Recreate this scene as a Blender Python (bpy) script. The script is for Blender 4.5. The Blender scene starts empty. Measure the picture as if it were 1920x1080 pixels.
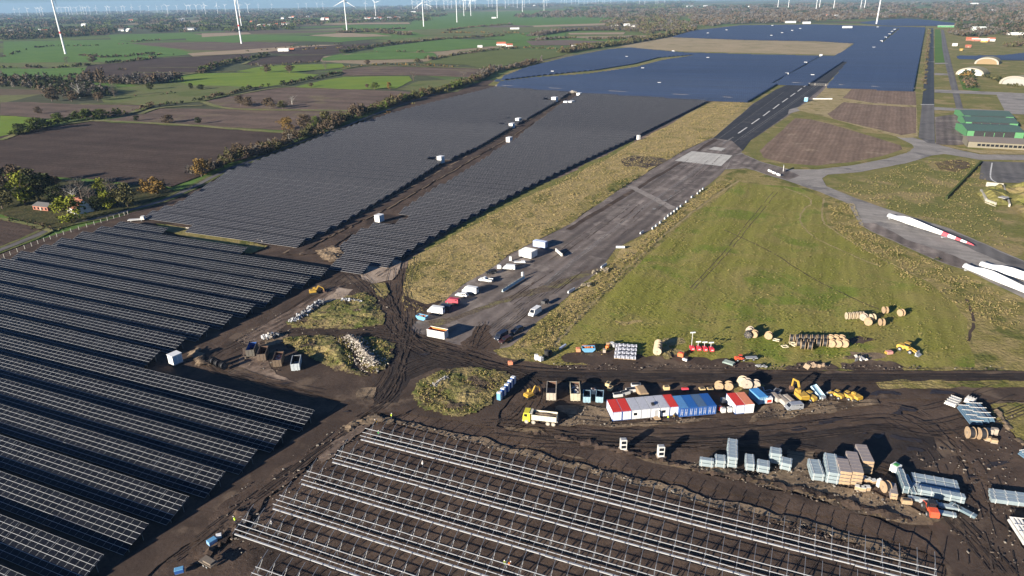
import bpy, bmesh, math, random
from math import sin, cos, pi, radians, atan2, hypot, sqrt, degrees
from mathutils import Vector, Matrix, noise
from mathutils.geometry import tessellate_polygon
S = bpy.context.scene
C = S.collection
random.seed(7)

# ------------------------------------------------------------------ camera
CAM_H, FPX = 100.0, 1280.0
pitch, roll = math.atan(540 / FPX), math.atan(0.018)
FW = Vector((0, cos(pitch), -sin(pitch)))
RT = Vector((1, 0, 0))
UP = RT.cross(FW)
CR = cos(roll) * RT - sin(roll) * UP
CU = sin(roll) * RT + cos(roll) * UP
cam_d = bpy.data.cameras.new("camera")
cam_d.sensor_width = 36
cam_d.lens = 36 * FPX / 1920
cam_d.clip_start = 1
cam_d.clip_end = 80000
cam = bpy.data.objects.new("camera", cam_d)
C.objects.link(cam)
M3 = Matrix((CR, CU, -FW)).transposed()
cam.matrix_world = Matrix.Translation((0, 0, CAM_H)) @ M3.to_4x4()
S.camera = cam

# ------------------------------------------------------------------ sky and sun
SUN_EL, SUN_AZ = radians(15.5), radians(224)          # azimuth of the sun, counter-clockwise from +X
w = bpy.data.worlds.new("World")
S.world = w
w.use_nodes = True
nt = w.node_tree
nt.nodes.clear()
sky = nt.nodes.new("ShaderNodeTexSky")
sky.sky_type = 'NISHITA'
sky.sun_disc = False
sky.sun_elevation = SUN_EL
sky.sun_rotation = atan2(cos(SUN_AZ), sin(SUN_AZ))
sky.air_density, sky.dust_density, sky.ozone_density = 1.0, 0.3, 2.2
bg = nt.nodes.new("ShaderNodeBackground")
bg.inputs[1].default_value = 0.043
wo = nt.nodes.new("ShaderNodeOutputWorld")
tint = nt.nodes.new("ShaderNodeMix")
tint.data_type = 'RGBA'
tint.blend_type = 'MULTIPLY'
tint.inputs[0].default_value = 1
tint.inputs[7].default_value = (.38, .66, 1.1, 1)
nt.links.new(sky.outputs[0], tint.inputs[6])
nt.links.new(tint.outputs[2], bg.inputs[0])
nt.links.new(bg.outputs[0], wo.inputs[0])
ld = bpy.data.lights.new("sun", 'SUN')
ld.energy = 5.0
ld.angle = radians(0.5)
ld.color = (1.0, 0.90, 0.76)
sun = bpy.data.objects.new("sun", ld)
C.objects.link(sun)
sd = Vector((cos(SUN_AZ) * cos(SUN_EL), sin(SUN_AZ) * cos(SUN_EL), sin(SUN_EL)))
sun.rotation_euler = sd.to_track_quat('Z', 'Y').to_euler()
S.view_settings.view_transform = 'Standard'
S.view_settings.look = 'None'
S.view_settings.exposure = 1.28
S.view_settings.gamma = 1
S.cycles.max_bounces = 5
S.cycles.volume_bounces = 0
S.cycles.transparent_max_bounces = 8

# ------------------------------------------------------------------ helpers
def G(px, py, z=0.0):
    d = FW + CR * ((px - 960) / FPX) - CU * ((py - 540) / FPX)
    t = (z - CAM_H) / d.z
    return Vector((d.x * t, d.y * t, z))

TH = radians(-23.0)                                   # direction of the panel rows
RU = Vector((cos(TH), sin(TH), 0))
RN = Vector((-sin(TH), cos(TH), 0))
def UN(px, py, z=3.0):
    p = G(px, py, z)
    return (p.x * RU.x + p.y * RU.y, p.x * RN.x + p.y * RN.y)
def fromUN(u, n, z=0.0):
    p = RU * u + RN * n
    return Vector((p.x, p.y, z))

def tag(o, label=None, cat=None, group=None, kind=None):
    if label: o['label'] = label
    if cat: o['category'] = cat
    if group: o['group'] = group
    if kind: o['kind'] = kind
    return o

ORD = {1: 'first', 2: 'second', 3: 'third', 4: 'fourth', 5: 'fifth', 6: 'sixth', 7: 'seventh', 8: 'eighth', 9: 'ninth', 10: 'tenth'}
def ordn(i):
    if i in ORD: return ORD[i]
    return "%d%s" % (i, 'th' if 10 <= i % 100 <= 20 else {1: 'st', 2: 'nd', 3: 'rd'}.get(i % 10, 'th'))

class MB:
    def __init__(s): s.v, s.f, s.m = [], [], []
    def add(s, vs, fs, mi=0):
        o = len(s.v)
        s.v += [tuple(x) for x in vs]
        s.f += [tuple(i + o for i in f) for f in fs]
        s.m += [mi] * len(fs)
        return s
    def box(s, c, d, rz=0, mi=0, top=1.0, topy=None):
        hx, hy, hz = d[0] / 2, d[1] / 2, d[2] / 2
        ty = top if topy is None else topy
        vs = []
        ca, sa = cos(rz), sin(rz)
        for z, k, ky in ((-hz, 1, 1), (hz, top, ty)):
            for x, y in ((-hx, -hy), (hx, -hy), (hx, hy), (-hx, hy)):
                x2, y2 = x * k, y * ky
                vs.append((c[0] + x2 * ca - y2 * sa, c[1] + x2 * sa + y2 * ca, c[2] + z))
        return s.add(vs, [(3, 2, 1, 0), (4, 5, 6, 7), (0, 1, 5, 4), (1, 2, 6, 5), (2, 3, 7, 6), (3, 0, 4, 7)], mi)
    def tube(s, a, b, r0, r1=None, n=8, mi=0, cap=True):
        a, b = Vector(a), Vector(b)
        r1 = r0 if r1 is None else r1
        d = (b - a).normalized()
        t = d.orthogonal().normalized()
        t2 = d.cross(t)
        vs = []
        for p, r in ((a, r0), (b, r1)):
            for i in range(n):
                an = 2 * pi * i / n
                vs.append(p + (t * cos(an) + t2 * sin(an)) * r)
        fs = [(i, (i + 1) % n, n + (i + 1) % n, n + i) for i in range(n)]
        if cap: fs += [tuple(range(n))[::-1], tuple(range(n, 2 * n))]
        return s.add(vs, fs, mi)
    def bar(s, a, b, w_, h_, mi=0, up=(0, 0, 1)):
        a, b = Vector(a), Vector(b)
        d = (b - a).normalized()
        sd_ = d.cross(Vector(up))
        if sd_.length < 1e-4: sd_ = d.orthogonal()
        sd_.normalize()
        u_ = sd_.cross(d)
        vs = [p + sd_ * x * w_ / 2 + u_ * z * h_ / 2 for p in (a, b) for x, z in ((-1, -1), (1, -1), (1, 1), (-1, 1))]
        return s.add(vs, [(0, 1, 2, 3), (7, 6, 5, 4), (0, 4, 5, 1), (1, 5, 6, 2), (2, 6, 7, 3), (3, 7, 4, 0)], mi)
    def prism(s, prof, y0, y1, mi=0, zt=None, k=1.0):
        """profile in x,z extruded along y; above height zt the width is scaled by k"""
        n = len(prof)
        vs = []
        for y in (y0, y1):
            for x, z in prof:
                vs.append((x, y * (k if zt is not None and z > zt else 1), z))
        fs = [tuple(range(n)), tuple(range(n, 2 * n))[::-1]]
        fs += [((i + 1) % n, i, n + i, n + (i + 1) % n) for i in range(n)]
        return s.add(vs, fs, mi)
    def quad(s, a, b, c, d, mi=0): return s.add([a, b, c, d], [(0, 1, 2, 3)], mi)
    def build(s, name, mats, parent=None, loc=None, rz=0, smooth=False):
        me = bpy.data.meshes.new(name)
        me.from_pydata(s.v, [], s.f)
        if not isinstance(mats, (list, tuple)): mats = [mats]
        for m in mats: me.materials.append(m)
        if len(mats) > 1: me.polygons.foreach_set('material_index', s.m)
        if smooth: me.polygons.foreach_set('use_smooth', [True] * len(s.f))
        me.update()
        o = bpy.data.objects.new(name, me)
        C.objects.link(o)
        if parent: o.parent = parent
        if loc is not None: o.location = loc
        if rz: o.rotation_euler.z = rz
        return o

def thing(name, label, cat, loc, rz=0, group=None):
    o = bpy.data.objects.new(name, None)
    C.objects.link(o)
    o.empty_display_size = 0.5
    o.location = loc
    o.rotation_euler.z = rz
    return tag(o, label, cat, group)

KIDS = {}
def dup(root, loc, rz=0, label=None, group=None, sc=None):
    if root.name not in KIDS: KIDS[root.name] = [(c, list(c.children)) for c in root.children]
    r = root.copy()
    C.objects.link(r)
    r.location = loc
    r.rotation_euler = (0, 0, rz)
    if sc: r.scale = (sc, sc, sc) if isinstance(sc, (int, float)) else sc
    if label: r['label'] = label
    if group: r['group'] = group
    for ch, gs in KIDS[root.name]:
        c = ch.copy()
        C.objects.link(c)
        c.parent = r
        for g in gs:
            d = g.copy()
            C.objects.link(d)
            d.parent = c
    return r

# ------------------------------------------------------------------ materials
def newmat(name):
    m = bpy.data.materials.new(name)
    m.use_nodes = True
    t = m.node_tree
    b = t.nodes['Principled BSDF']
    return m, t, b
def mth(t, op, a, b=None, c=None):
    n = t.nodes.new('ShaderNodeMath')
    n.operation = op
    for i, x in enumerate((a, b, c)):
        if x is None: continue
        if isinstance(x, (int, float)): n.inputs[i].default_value = x
        else: t.links.new(x, n.inputs[i])
    return n.outputs[0]
def nz(t, vec, scale, detail=4, rough=.6, dist=0):
    n = t.nodes.new('ShaderNodeTexNoise')
    n.inputs['Scale'].default_value = scale
    n.inputs['Detail'].default_value = detail
    n.inputs['Roughness'].default_value = rough
    n.inputs['Distortion'].default_value = dist
    t.links.new(vec, n.inputs['Vector'])
    return n.outputs['Fac']
def sstep(t, x, lo, hi):
    n = t.nodes.new('ShaderNodeMapRange')
    n.interpolation_type = 'SMOOTHSTEP'
    n.inputs[1].default_value, n.inputs[2].default_value = lo, hi
    t.links.new(x, n.inputs[0])
    return n.outputs[0]
def mixc(t, f, a, b, mode='MIX'):
    n = t.nodes.new('ShaderNodeMix')
    n.data_type = 'RGBA'
    n.blend_type = mode
    for i, x in ((0, f), (6, a), (7, b)):
        if isinstance(x, (int, float)): n.inputs[i].default_value = x
        elif isinstance(x, tuple): n.inputs[i].default_value = (*x, 1)
        else: t.links.new(x, n.inputs[i])
    return n.outputs[2]
def scalec(t, col, f):
    n = t.nodes.new('ShaderNodeVectorMath')
    n.operation = 'SCALE'
    t.links.new(col, n.inputs[0])
    t.links.new(f, n.inputs['Scale'])
    return n.outputs[0]

PM = {}
def pm(col, rough=.5, metal=0, var=.18, sc=1.5, name=None, spec=.5):
    """painted / plain object surface with slight dirt variation"""
    key = (col, rough, metal, var, sc)
    if key in PM: return PM[key]
    m, t, b = newmat(name or 'paint')
    tc = t.nodes.new('ShaderNodeTexCoord')
    f = nz(t, tc.outputs['Object'], sc, 5, .65)
    d = mixc(t, sstep(t, f, .42, .75), col, tuple(c * .55 + .03 for c in col))
    c = mixc(t, var * 2.2, col, d)
    t.links.new(c, b.inputs['Base Color'])
    b.inputs['Roughness'].default_value = rough
    b.inputs['Metallic'].default_value = metal
    b.inputs['Specular IOR Level'].default_value = spec
    PM[key] = m
    return m

def gmat(name, c1, c2, c3=None, s1=14, s2=1.2, s3=40, t3=.58, stripe=None, bump=.4, bs=None, contrast=.55, rough=.95, speck=None, warp=3, flat=False):
    """ground: c1/c2 mixed at scale s1 (metres), c3 in patches of scale s3, fine contrast at s2;
    stripe=(angle, period, strength) ploughing or mowing lines"""
    m, t, b = newmat(name)
    g = t.nodes.new('ShaderNodeNewGeometry')
    P = g.outputs['Position']
    a = nz(t, P, 1 / s1, 6, .62, .6)
    col = mixc(t, sstep(t, a, .36, .64), c1, c2)
    if c3:
        a3 = nz(t, P, 1 / s3, 7, .62, .3)
        col = mixc(t, sstep(t, a3, t3 - .04, t3 + .06), col, c3)
    fine = nz(t, P, 1 / s2, 5, .75)
    k = mth(t, 'MULTIPLY_ADD', fine, 2 * contrast, 1 - contrast)
    if stripe:
        mp = t.nodes.new('ShaderNodeMapping')
        mp.inputs['Rotation'].default_value = (0, 0, -radians(stripe[0]))
        t.links.new(P, mp.inputs[0])
        sx = t.nodes.new('ShaderNodeSeparateXYZ')
        t.links.new(mp.outputs[0], sx.inputs[0])
        wob = nz(t, P, 1 / 25, 3, .5)
        y = mth(t, 'MULTIPLY_ADD', wob, warp, sx.outputs[1])
        s_ = mth(t, 'SINE', mth(t, 'MULTIPLY', y, 2 * pi / stripe[1]))
        y2 = mth(t, 'SINE', mth(t, 'MULTIPLY', y, 2 * pi / (stripe[1] * 4.3)))
        mx = t.nodes.new('ShaderNodeMapping')
        mx.inputs['Rotation'].default_value = (0, 0, -radians(stripe[0]))
        mx.inputs['Scale'].default_value = (1 / 40, 1 / (stripe[1] * .7), 1)
        mx.vector_type = 'POINT'
        t.links.new(mp.outputs[0], mx.inputs[0])
        mx.inputs['Rotation'].default_value = (0, 0, 0)
        st = nz(t, mx.outputs[0], 1, 4, .6)
        s2_ = mth(t, 'MULTIPLY_ADD', mth(t, 'ADD', s_, y2), stripe[2] * .35, 1)
        s3_ = mth(t, 'MULTIPLY_ADD', st, stripe[2] * 2, 1 - stripe[2])
        k = mth(t, 'MULTIPLY', k, mth(t, 'MULTIPLY', s2_, s3_))
    col = scalec(t, col, k)
    if speck:
        sp = nz(t, P, 1 / speck[1], 2, .5)
        col = mixc(t, sstep(t, sp, speck[2], speck[2] + .05), col, speck[0])
    t.links.new(col, b.inputs['Base Color'])
    b.inputs['Roughness'].default_value = rough
    b.inputs['Specular IOR Level'].default_value = .15
    if bump:
        bn = t.nodes.new('ShaderNodeBump')
        bn.inputs['Strength'].default_value = 1
        bn.inputs['Distance'].default_value = bump
        h = nz(t, P, 1 / (bs or s2), 4, .65)
        if stripe and not flat:
            h = mth(t, 'MULTIPLY_ADD', s_, .12 * stripe[2], h)
        t.links.new(h, bn.inputs['Height'])
        t.links.new(bn.outputs[0], b.inputs['Normal'])
    return m

M = {}
DG, YG = (.075, .085, .022), (.20, .165, .060)
M['soil'] = gmat('soil', (.064, .045, .035), (.100, .070, .052), (.038, .028, .023), s1=9, s2=.9, bump=.12, contrast=.6)
M['mud'] = gmat('mud', (.056, .040, .031), (.086, .061, .046), (.130, .095, .068), s1=11, s2=.8, s3=14, t3=.58, bump=.06, contrast=.4, rough=.9)
M['mud_wet'] = gmat('wet_mud', (.030, .024, .022), (.048, .037, .031), None, s1=8, s2=1, bump=.05, contrast=.4, rough=.85)
M['puddle'] = gmat('puddle', (.030, .025, .025), (.042, .035, .033), None, s1=3, s2=2, bump=0, contrast=.3, rough=.45)
M['rut'] = gmat('rut_soil', (.095, .070, .054), (.040, .030, .025), None, s1=3, s2=1, bump=.0, contrast=.4, rough=.9)
M['tan'] = gmat('tan_soil', (.25, .185, .120), (.155, .115, .078), (.080, .060, .045), s1=5, s2=.7, s3=9, t3=.56, bump=.18, contrast=.7)
M['sand'] = gmat('pale_sand', (.42, .33, .25), (.31, .24, .18), (.16, .12, .095), s1=6, s2=.6, s3=10, t3=.6, bump=.15, contrast=.5)
M['pink'] = gmat('pink_track', (.20, .148, .112), (.115, .084, .066), (.29, .22, .165), s1=4, s2=.8, s3=10, t3=.6, stripe=(54, 2.6, .35), bump=.08, contrast=.5)
M['dry'] = gmat('dry_grass', (.380, .285, .128), (.290, .230, .088), (.175, .155, .050), s1=9, s2=1.3, s3=26, t3=.57, bump=.55, bs=1.1, contrast=.75)
M['drier'] = gmat('straw_grass', (.36, .285, .15), (.28, .225, .10), (.17, .145, .055), s1=7, s2=1.0, s3=14, t3=.6, bump=.4, bs=.9, contrast=.7)
M['meadow'] = gmat('meadow', (.205, .200, .040), (.255, .215, .068), (.155, .185, .030), s1=30, s2=.9, s3=30, t3=.55, stripe=(66, 4.5, .22), bump=.28, bs=.8, contrast=.7, warp=9)
M['rough'] = gmat('rough_grass', (.195, .170, .050), (.290, .228, .095), (.115, .120, .030), s1=8, s2=1.2, s3=14, t3=.56, bump=.7, bs=1.3, contrast=.8)
M['olive'] = gmat('olive_grass', (.205, .180, .060), (.145, .148, .040), (.275, .215, .095), s1=20, s2=2, s3=28, t3=.55, bump=.5, bs=2, contrast=.6)
M['lush'] = gmat('lush_grass', (.075, .150, .022), (.095, .165, .030), None, s1=30, s2=2, bump=.2, contrast=.35)
M['asphalt'] = gmat('asphalt', (.176, .146, .126), (.128, .106, .094), (.230, .195, .168), s1=13, s2=1.2, s3=12, t3=.56, stripe=(60, 5.0, .42), bump=.02, contrast=.45, rough=.85, warp=.6, flat=True)
M['asphalt_dark'] = gmat('dark_asphalt', (.050, .049, .052), (.038, .038, .041), (.066, .062, .060), s1=20, s2=2, s3=20, t3=.6, stripe=(60, 3.4, .22), bump=.02, contrast=.25, rough=.8, warp=.4, flat=True)
M['taxi_dark'] = gmat('taxiway_asphalt', (.045, .052, .060), (.058, .062, .066), None, s1=20, s2=2, stripe=(60, 6, .2), bump=.02, contrast=.2, rough=.8, warp=.4, flat=True)
M['taxi_grey'] = gmat('grey_asphalt', (.120, .112, .105), (.150, .140, .130), (.095, .09, .088), s1=15, s2=2, s3=20, t3=.6, stripe=(60, 5, .25), bump=.02, contrast=.25, rough=.85, warp=.5, flat=True)
M['concrete'] = gmat('road_concrete', (.300, .275, .245), (.235, .215, .195), (.170, .158, .148), s1=14, s2=1.4, s3=18, t3=.58, stripe=(-32, 4.5, .16), bump=.02, contrast=.28, rough=.9, warp=.8, flat=True)
M['slab'] = gmat('pale_concrete', (.50, .48, .43), (.43, .41, .37), (.36, .34, .31), s1=6, s2=1, s3=8, t3=.62, stripe=(60, 3.8, .12), bump=.01, contrast=.22, warp=0, flat=True)
M['plough'] = gmat('ploughed_soil', (.215, .150, .108), (.170, .118, .084), (.27, .20, .14), s1=10, s2=1.6, s3=18, t3=.62, stripe=(62, 3.1, .24), bump=.10, contrast=.45, warp=4)
M['white_line'] = gmat('road_paint', (.62, .61, .58), (.52, .51, .48), (.36, .35, .33), s1=2, s2=.8, s3=4, t3=.6, bump=0, contrast=.3)
M['worn_line'] = gmat('worn_paint', (.26, .25, .235), (.17, .16, .15), (.13, .125, .12), s1=3, s2=.8, s3=4, t3=.5, bump=0, contrast=.4)
M['stain'] = gmat('pale_stain', (.30, .265, .235), (.22, .192, .170), None, s1=3, s2=.8, bump=0, contrast=.4)

# ------------------------------------------------------------------ sheets of ground
ZC = [0.0]
def sheet(name, pts, mat, jit=.5, z=None, ground=False, seed=0, step=None, kind='structure'):
    """flat patch of ground whose outline is given where it lies (pixels turned into ground points), edges roughened"""
    if z is None:
        ZC[0] += .004
        z = ZC[0]
    P = [Vector(p) for p in pts] if ground else [G(*p) for p in pts]
    out = []
    n = len(P)
    for i in range(n):
        a, b = P[i], P[(i + 1) % n]
        L = (b - a).length
        dist = max(60, min(((a + b) / 2).length, a.length, b.length))
        st = step or max(.8, dist / 130)
        k = max(1, min(400, int(L / st)))
        for j in range(k):
            p = a.lerp(b, j / k)
            if jit:
                d_ = max(1.0, p.length / 250)
                q = Vector((p.x / (5 * d_), p.y / (5 * d_), seed * 3.1))
                f = 0
                for oc in (1, 2.3, 5.1):
                    f += noise.noise(q * oc) / oc
                g_ = 0
                q2 = q + Vector((31, 17, 5))
                for oc in (1, 2.3, 5.1):
                    g_ += noise.noise(q2 * oc) / oc
                p = p + Vector((f, g_, 0)) * jit * d_
            out.append(Vector((p.x, p.y, z)))
    tri = tessellate_polygon([out])
    mb = MB().add(out, tri)
    o = mb.build(name, mat)
    me = o.data
    if len(me.polygons) and sum(p.normal.z for p in me.polygons) < 0: me.flip_normals()
    return tag(o, kind=kind)

def catmull(P, n=8):
    out = []
    for i in range(len(P) - 1):
        p0, p1, p2, p3 = P[max(i - 1, 0)], P[i], P[i + 1], P[min(i + 2, len(P) - 1)]
        for j in range(n):
            t = j / n
            out.append(.5 * ((2 * p1) + (p2 - p0) * t + (2 * p0 - 5 * p1 + 4 * p2 - p3) * t * t + (3 * p1 - p0 - 3 * p2 + p3) * t ** 3))
    out.append(P[-1])
    return out

def ribbon(mb, pts, width, z, off=0, n=8, jit=0, mi=0, broken=0, raw=False):
    P = catmull(pts if raw else [G(*p) for p in pts], n)
    vs, fs = [], []
    for i, p in enumerate(P):
        d = (P[min(i + 1, len(P) - 1)] - P[max(i - 1, 0)]).normalized()
        s = Vector((-d.y, d.x, 0))
        o_ = off + (noise.noise(Vector((i * .3, off * 3, 1))) * jit if jit else 0)
        w_ = width * (1 + .5 * noise.noise(Vector((i * .7, off, 9))) if jit else 1)
        vs += [p + s * (o_ - w_ / 2) + Vector((0, 0, z)), p + s * (o_ + w_ / 2) + Vector((0, 0, z))]
        if i and not (broken and noise.noise(Vector((i * .35, off * 7, 3))) > broken):
            fs.append((2 * i - 2, 2 * i, 2 * i + 1, 2 * i - 1))
    mb.add(vs, fs, mi)
# ------------------------------------------------------------------ the land
def far_mat():
    m, t, b = newmat('farmland')
    g = t.nodes.new('ShaderNodeNewGeometry')
    P = g.outputs['Position']
    wv = t.nodes.new('ShaderNodeVectorMath')
    wv.operation = 'MULTIPLY_ADD'
    nn = t.nodes.new('ShaderNodeTexNoise')
    nn.inputs['Scale'].default_value = 1 / 300
    t.links.new(P, nn.inputs['Vector'])
    t.links.new(nn.outputs['Color'], wv.inputs[0])
    wv.inputs[1].default_value = (60, 60, 0)
    t.links.new(P, wv.inputs[2])
    mp = t.nodes.new('ShaderNodeMapping')
    mp.inputs['Rotation'].default_value = (0, 0, radians(28))
    mp.inputs['Scale'].default_value = (1 / 420, 1 / 230, 0)
    t.links.new(wv.outputs[0], mp.inputs[0])
    vo = t.nodes.new('ShaderNodeTexVoronoi')
    vo.feature = 'F1'
    vo.inputs['Randomness'].default_value = .8
    vo.inputs['Scale'].default_value = 1
    t.links.new(mp.outputs[0], vo.inputs['Vector'])
    sx = t.nodes.new('ShaderNodeSeparateColor')
    t.links.new(vo.outputs['Color'], sx.inputs[0])
    cr = t.nodes.new('ShaderNodeValToRGB')
    cr.color_ramp.interpolation = 'CONSTANT'
    el = cr.color_ramp.elements
    cols = [(0, (.10, .14, .045)), (.16, (.12, .15, .045)), (.30, (.085, .095, .050)), (.44, (.13, .10, .07)), (.56, (.10, .17, .04)), (.68, (.08, .085, .05)), (.80, (.15, .155, .065)), (.92, (.28, .22, .14))]
    while len(el) < len(cols): el.new(.5)
    for e, (p_, c_) in zip(el, cols):
        e.position = p_
        e.color = (*c_, 1)
    t.links.new(sx.outputs[0], cr.inputs[0])
    f = nz(t, P, 1 / 14, 5, .7)
    col = scalec(t, cr.outputs[0], mth(t, 'MULTIPLY_ADD', f, 1.0, .5))
    t.links.new(col, b.inputs['Base Color'])
    b.inputs['Roughness'].default_value = 1
    b.inputs['Specular IOR Level'].default_value = .1
    return m
mb = MB()
rs = [0, 300, 1000, 3000, 9000, 22000]
nseg = 48
mb.v.append((0, 0, -.2))
for r in rs[1:]:
    for i in range(nseg):
        mb.v.append((r * cos(2 * pi * i / nseg), r * sin(2 * pi * i / nseg), -.2))
for i in range(nseg):
    mb.f.append((0, 1 + i, 1 + (i + 1) % nseg))
for k in range(len(rs) - 2):
    for i in range(nseg):
        a, b_ = 1 + k * nseg + i, 1 + k * nseg + (i + 1) % nseg
        mb.f.append((a, a + nseg, b_ + nseg, b_))
mb.m = [0] * len(mb.f)
tag(mb.build('ground', far_mat()), kind='structure')

FM = dict(
    green=gmat('field_green', (.105, .185, .038), (.088, .165, .036), None, s1=60, s2=4, bump=0, contrast=.25, stripe=(30, 14, .12)),
    bright=gmat('field_bright_green', (.165, .225, .030), (.135, .205, .028), None, s1=60, s2=3, bump=0, contrast=.25, stripe=(20, 10, .12)),
    dull=gmat('field_pasture', (.125, .150, .048), (.150, .150, .060), (.10, .125, .035), s1=50, s2=4, s3=60, bump=0, contrast=.35),
    olive=gmat('field_olive', (.120, .140, .040), (.105, .125, .035), None, s1=50, s2=4, bump=0, contrast=.3),
    dark=gmat('field_dark_soil', (.060, .041, .032), (.080, .056, .043), None, s1=40, s2=2.5, bump=.3, contrast=.6, stripe=(-20, 5, .25)),
    brown=gmat('field_brown_soil', (.150, .106, .080), (.115, .082, .062), (.160, .125, .075), s1=40, s2=3, s3=60, bump=.3, contrast=.5, stripe=(-20, 7, .3)),
    pinkish=gmat('field_pale_soil', (.165, .120, .098), (.14, .105, .08), None, s1=40, s2=3, bump=0, contrast=.35),
    tan=gmat('field_stubble', (.36, .27, .18), (.30, .23, .15), None, s1=50, s2=4, bump=0, contrast=.25),
)
FIELDS = [
 ('green', [(0, 78), (210, 74), (345, 94), (370, 101), (290, 108), (200, 116), (0, 118)]),
 ('green', [(200, 65), (350, 62), (400, 68), (260, 78), (210, 74)]),
 ('dull', [(0, 118), (200, 116), (290, 108), (300, 106), (190, 128), (0, 126)]),
 ('green', [(0, 130), (140, 127), (240, 128), (150, 142), (0, 150)]),
 ('brown', [(235, 81), (450, 78), (565, 81), (520, 91), (410, 95), (350, 93)]),
 ('tan', [(350, 100), (530, 88), (600, 84), (640, 84), (500, 97), (420, 103), (360, 106)]),
 ('dark', [(500, 99), (560, 89), (640, 84), (700, 80), (690, 88), (640, 100), (600, 104)]),
 ('dark', [(160, 124), (290, 110), (460, 101), (505, 106), (460, 112), (385, 123), (378, 136), (300, 148), (150, 144)]),
 ('dark', [(455, 120), (500, 106), (610, 103), (598, 116), (470, 122)]),
 ('green', [(600, 109), (640, 101), (640, 113), (600, 114)]),
 ('bright', [(440, 134), (500, 123), (640, 119), (650, 126), (560, 134), (500, 137)]),
 ('bright', [(300, 157), (370, 138), (520, 135), (600, 140), (572, 150), (500, 163), (400, 163)]),
 ('bright', [(548, 164), (600, 152), (640, 144), (770, 143), (775, 151), (740, 166), (640, 169)]),
 ('dull', [(745, 168), (780, 152), (880, 148), (885, 156), (860, 172), (825, 175)]),
 ('brown', [(640, 131), (700, 124), (905, 129), (905, 146), (780, 141), (640, 142)]),
 ('dull', [(170, 168), (300, 159), (480, 163), (440, 176), (380, 191), (280, 197), (200, 192)]),
 ('dull', [(250, 160), (300, 150), (360, 158), (300, 164)]),
 ('brown', [(380, 192), (430, 181), (530, 164), (640, 167), (825, 175), (760, 196), (660, 208), (560, 206), (440, 205)]),
 ('brown', [(0, 192), (60, 192), (150, 196), (275, 198), (240, 214), (150, 222), (75, 222), (0, 216)]),
 ('bright', [(0, 217), (60, 221), (105, 228), (95, 236), (0, 258)]),
 ('brown', [(262, 215), (300, 204), (440, 205), (640, 208), (655, 212), (600, 236), (572, 247), (350, 234), (185, 228)]),
 ('dark', [(-60, 270), (60, 244), (175, 228), (350, 237), (520, 249), (572, 248), (500, 285), (430, 305), (365, 334), (320, 352), (240, 345), (150, 335), (0, 325), (-60, 330)]),
 ('dark', [(-200, 410), (0, 412), (60, 425), (98, 437), (60, 448), (-200, 520)]),
 ('green', [(340, 68), (460, 65), (640, 69), (720, 71), (640, 79), (500, 75), (440, 80), (345, 76)]),
 ('tan', [(380, 63), (460, 61), (470, 64), (380, 70)]),
 ('tan', [(575, 67), (640, 62), (700, 64), (735, 68), (640, 70)]),
 ('tan', [(600, 44), (765, 42), (768, 45), (640, 46)]),
 ('green', [(640, 47), (830, 45), (850, 54), (760, 58), (640, 57)]),
 ('green', [(780, 30), (860, 24), (1100, 16), (1160, 24), (1150, 46), (1060, 50), (960, 47), (900, 52), (830, 54), (770, 45)]),
 ('tan', [(998, 48), (1150, 43), (1260, 43), (1150, 47), (1000, 51)]),
 ('pinkish', [(900, 50), (960, 47), (1000, 49), (960, 53)]),
 ('green', [(700, 90), (840, 73), (975, 76), (940, 85), (870, 92), (800, 98), (700, 97)]),
 ('green', [(640, 104), (700, 98), (810, 99), (820, 108), (780, 111), (640, 113)]),
 ('dull', [(690, 77), (830, 66), (900, 68), (840, 73), (740, 82)]),
 ('green', [(900, 73), (960, 64), (1060, 62), (1060, 70), (980, 76)]),
 ('dull', [(760, 56), (900, 52), (1060, 50), (1040, 58), (900, 66), (800, 66)]),
 ('olive', [(790, 119), (830, 105), (960, 92), (1080, 97), (1055, 104), (980, 120), (905, 128), (870, 122)]),
 ('pinkish', [(990, 77), (1060, 75), (1135, 78), (1110, 85), (1000, 85)]),
 ('tan', [(1065, 62), (1170, 61), (1165, 65), (1070, 65)]),
 ('green', [(1040, 35), (1100, 30), (1150, 33), (1100, 42), (1020, 43)]),
 ('tan', [(1290, 30), (1310, 30), (1310, 33), (1290, 33)]),
 ('tan', [(1410, 28), (1490, 29), (1485, 32), (1410, 31)]),
 ('tan', [(1288, 42), (1335, 41), (1350, 44), (1290, 44)]),
]
zf = .0
FIELDS = FIELDS
for i, (k, pts) in enumerate(FIELDS):
    zf += .012
    sheet('field', pts, FM[k], jit=1.2, z=zf, seed=i)

mk = MB()
for ln, w_ in (([(175, 226.5), (350, 235.5), (520, 248.5), (575, 246)], 7), ([(0, 264), (60, 243), (105, 236), (175, 226.5)], 6), ([(380, 191), (440, 205), (640, 208), (655, 210)], 7), ([(262, 215), (300, 203), (380, 198)], 6), ([(150, 196), (275, 198), (240, 214)], 6),
               ([(640, 130), (700, 123), (905, 129)], 9), ([(300, 148), (378, 136), (440, 134)], 9), ([(455, 121), (500, 106), (610, 103)], 8), ([(0, 411), (60, 424), (98, 436)], 2.5), ([(250, 136), (385, 137.5)], 6), ([(430, 181), (530, 164.5), (640, 168)], 5), ([(160, 123), (290, 109.5), (460, 101)], 9), ([(260, 128), (380, 127)], 6)):
    ribbon(mk, ln, w_, .6 + len(mk.v) * 1e-4, n=16, jit=1.5)
tag(mk.build('field_margins', gmat('margin_grass', (.22, .20, .09), (.14, .16, .05), None, s1=20, s2=2, bump=0, contrast=.6)), kind='structure')
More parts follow.
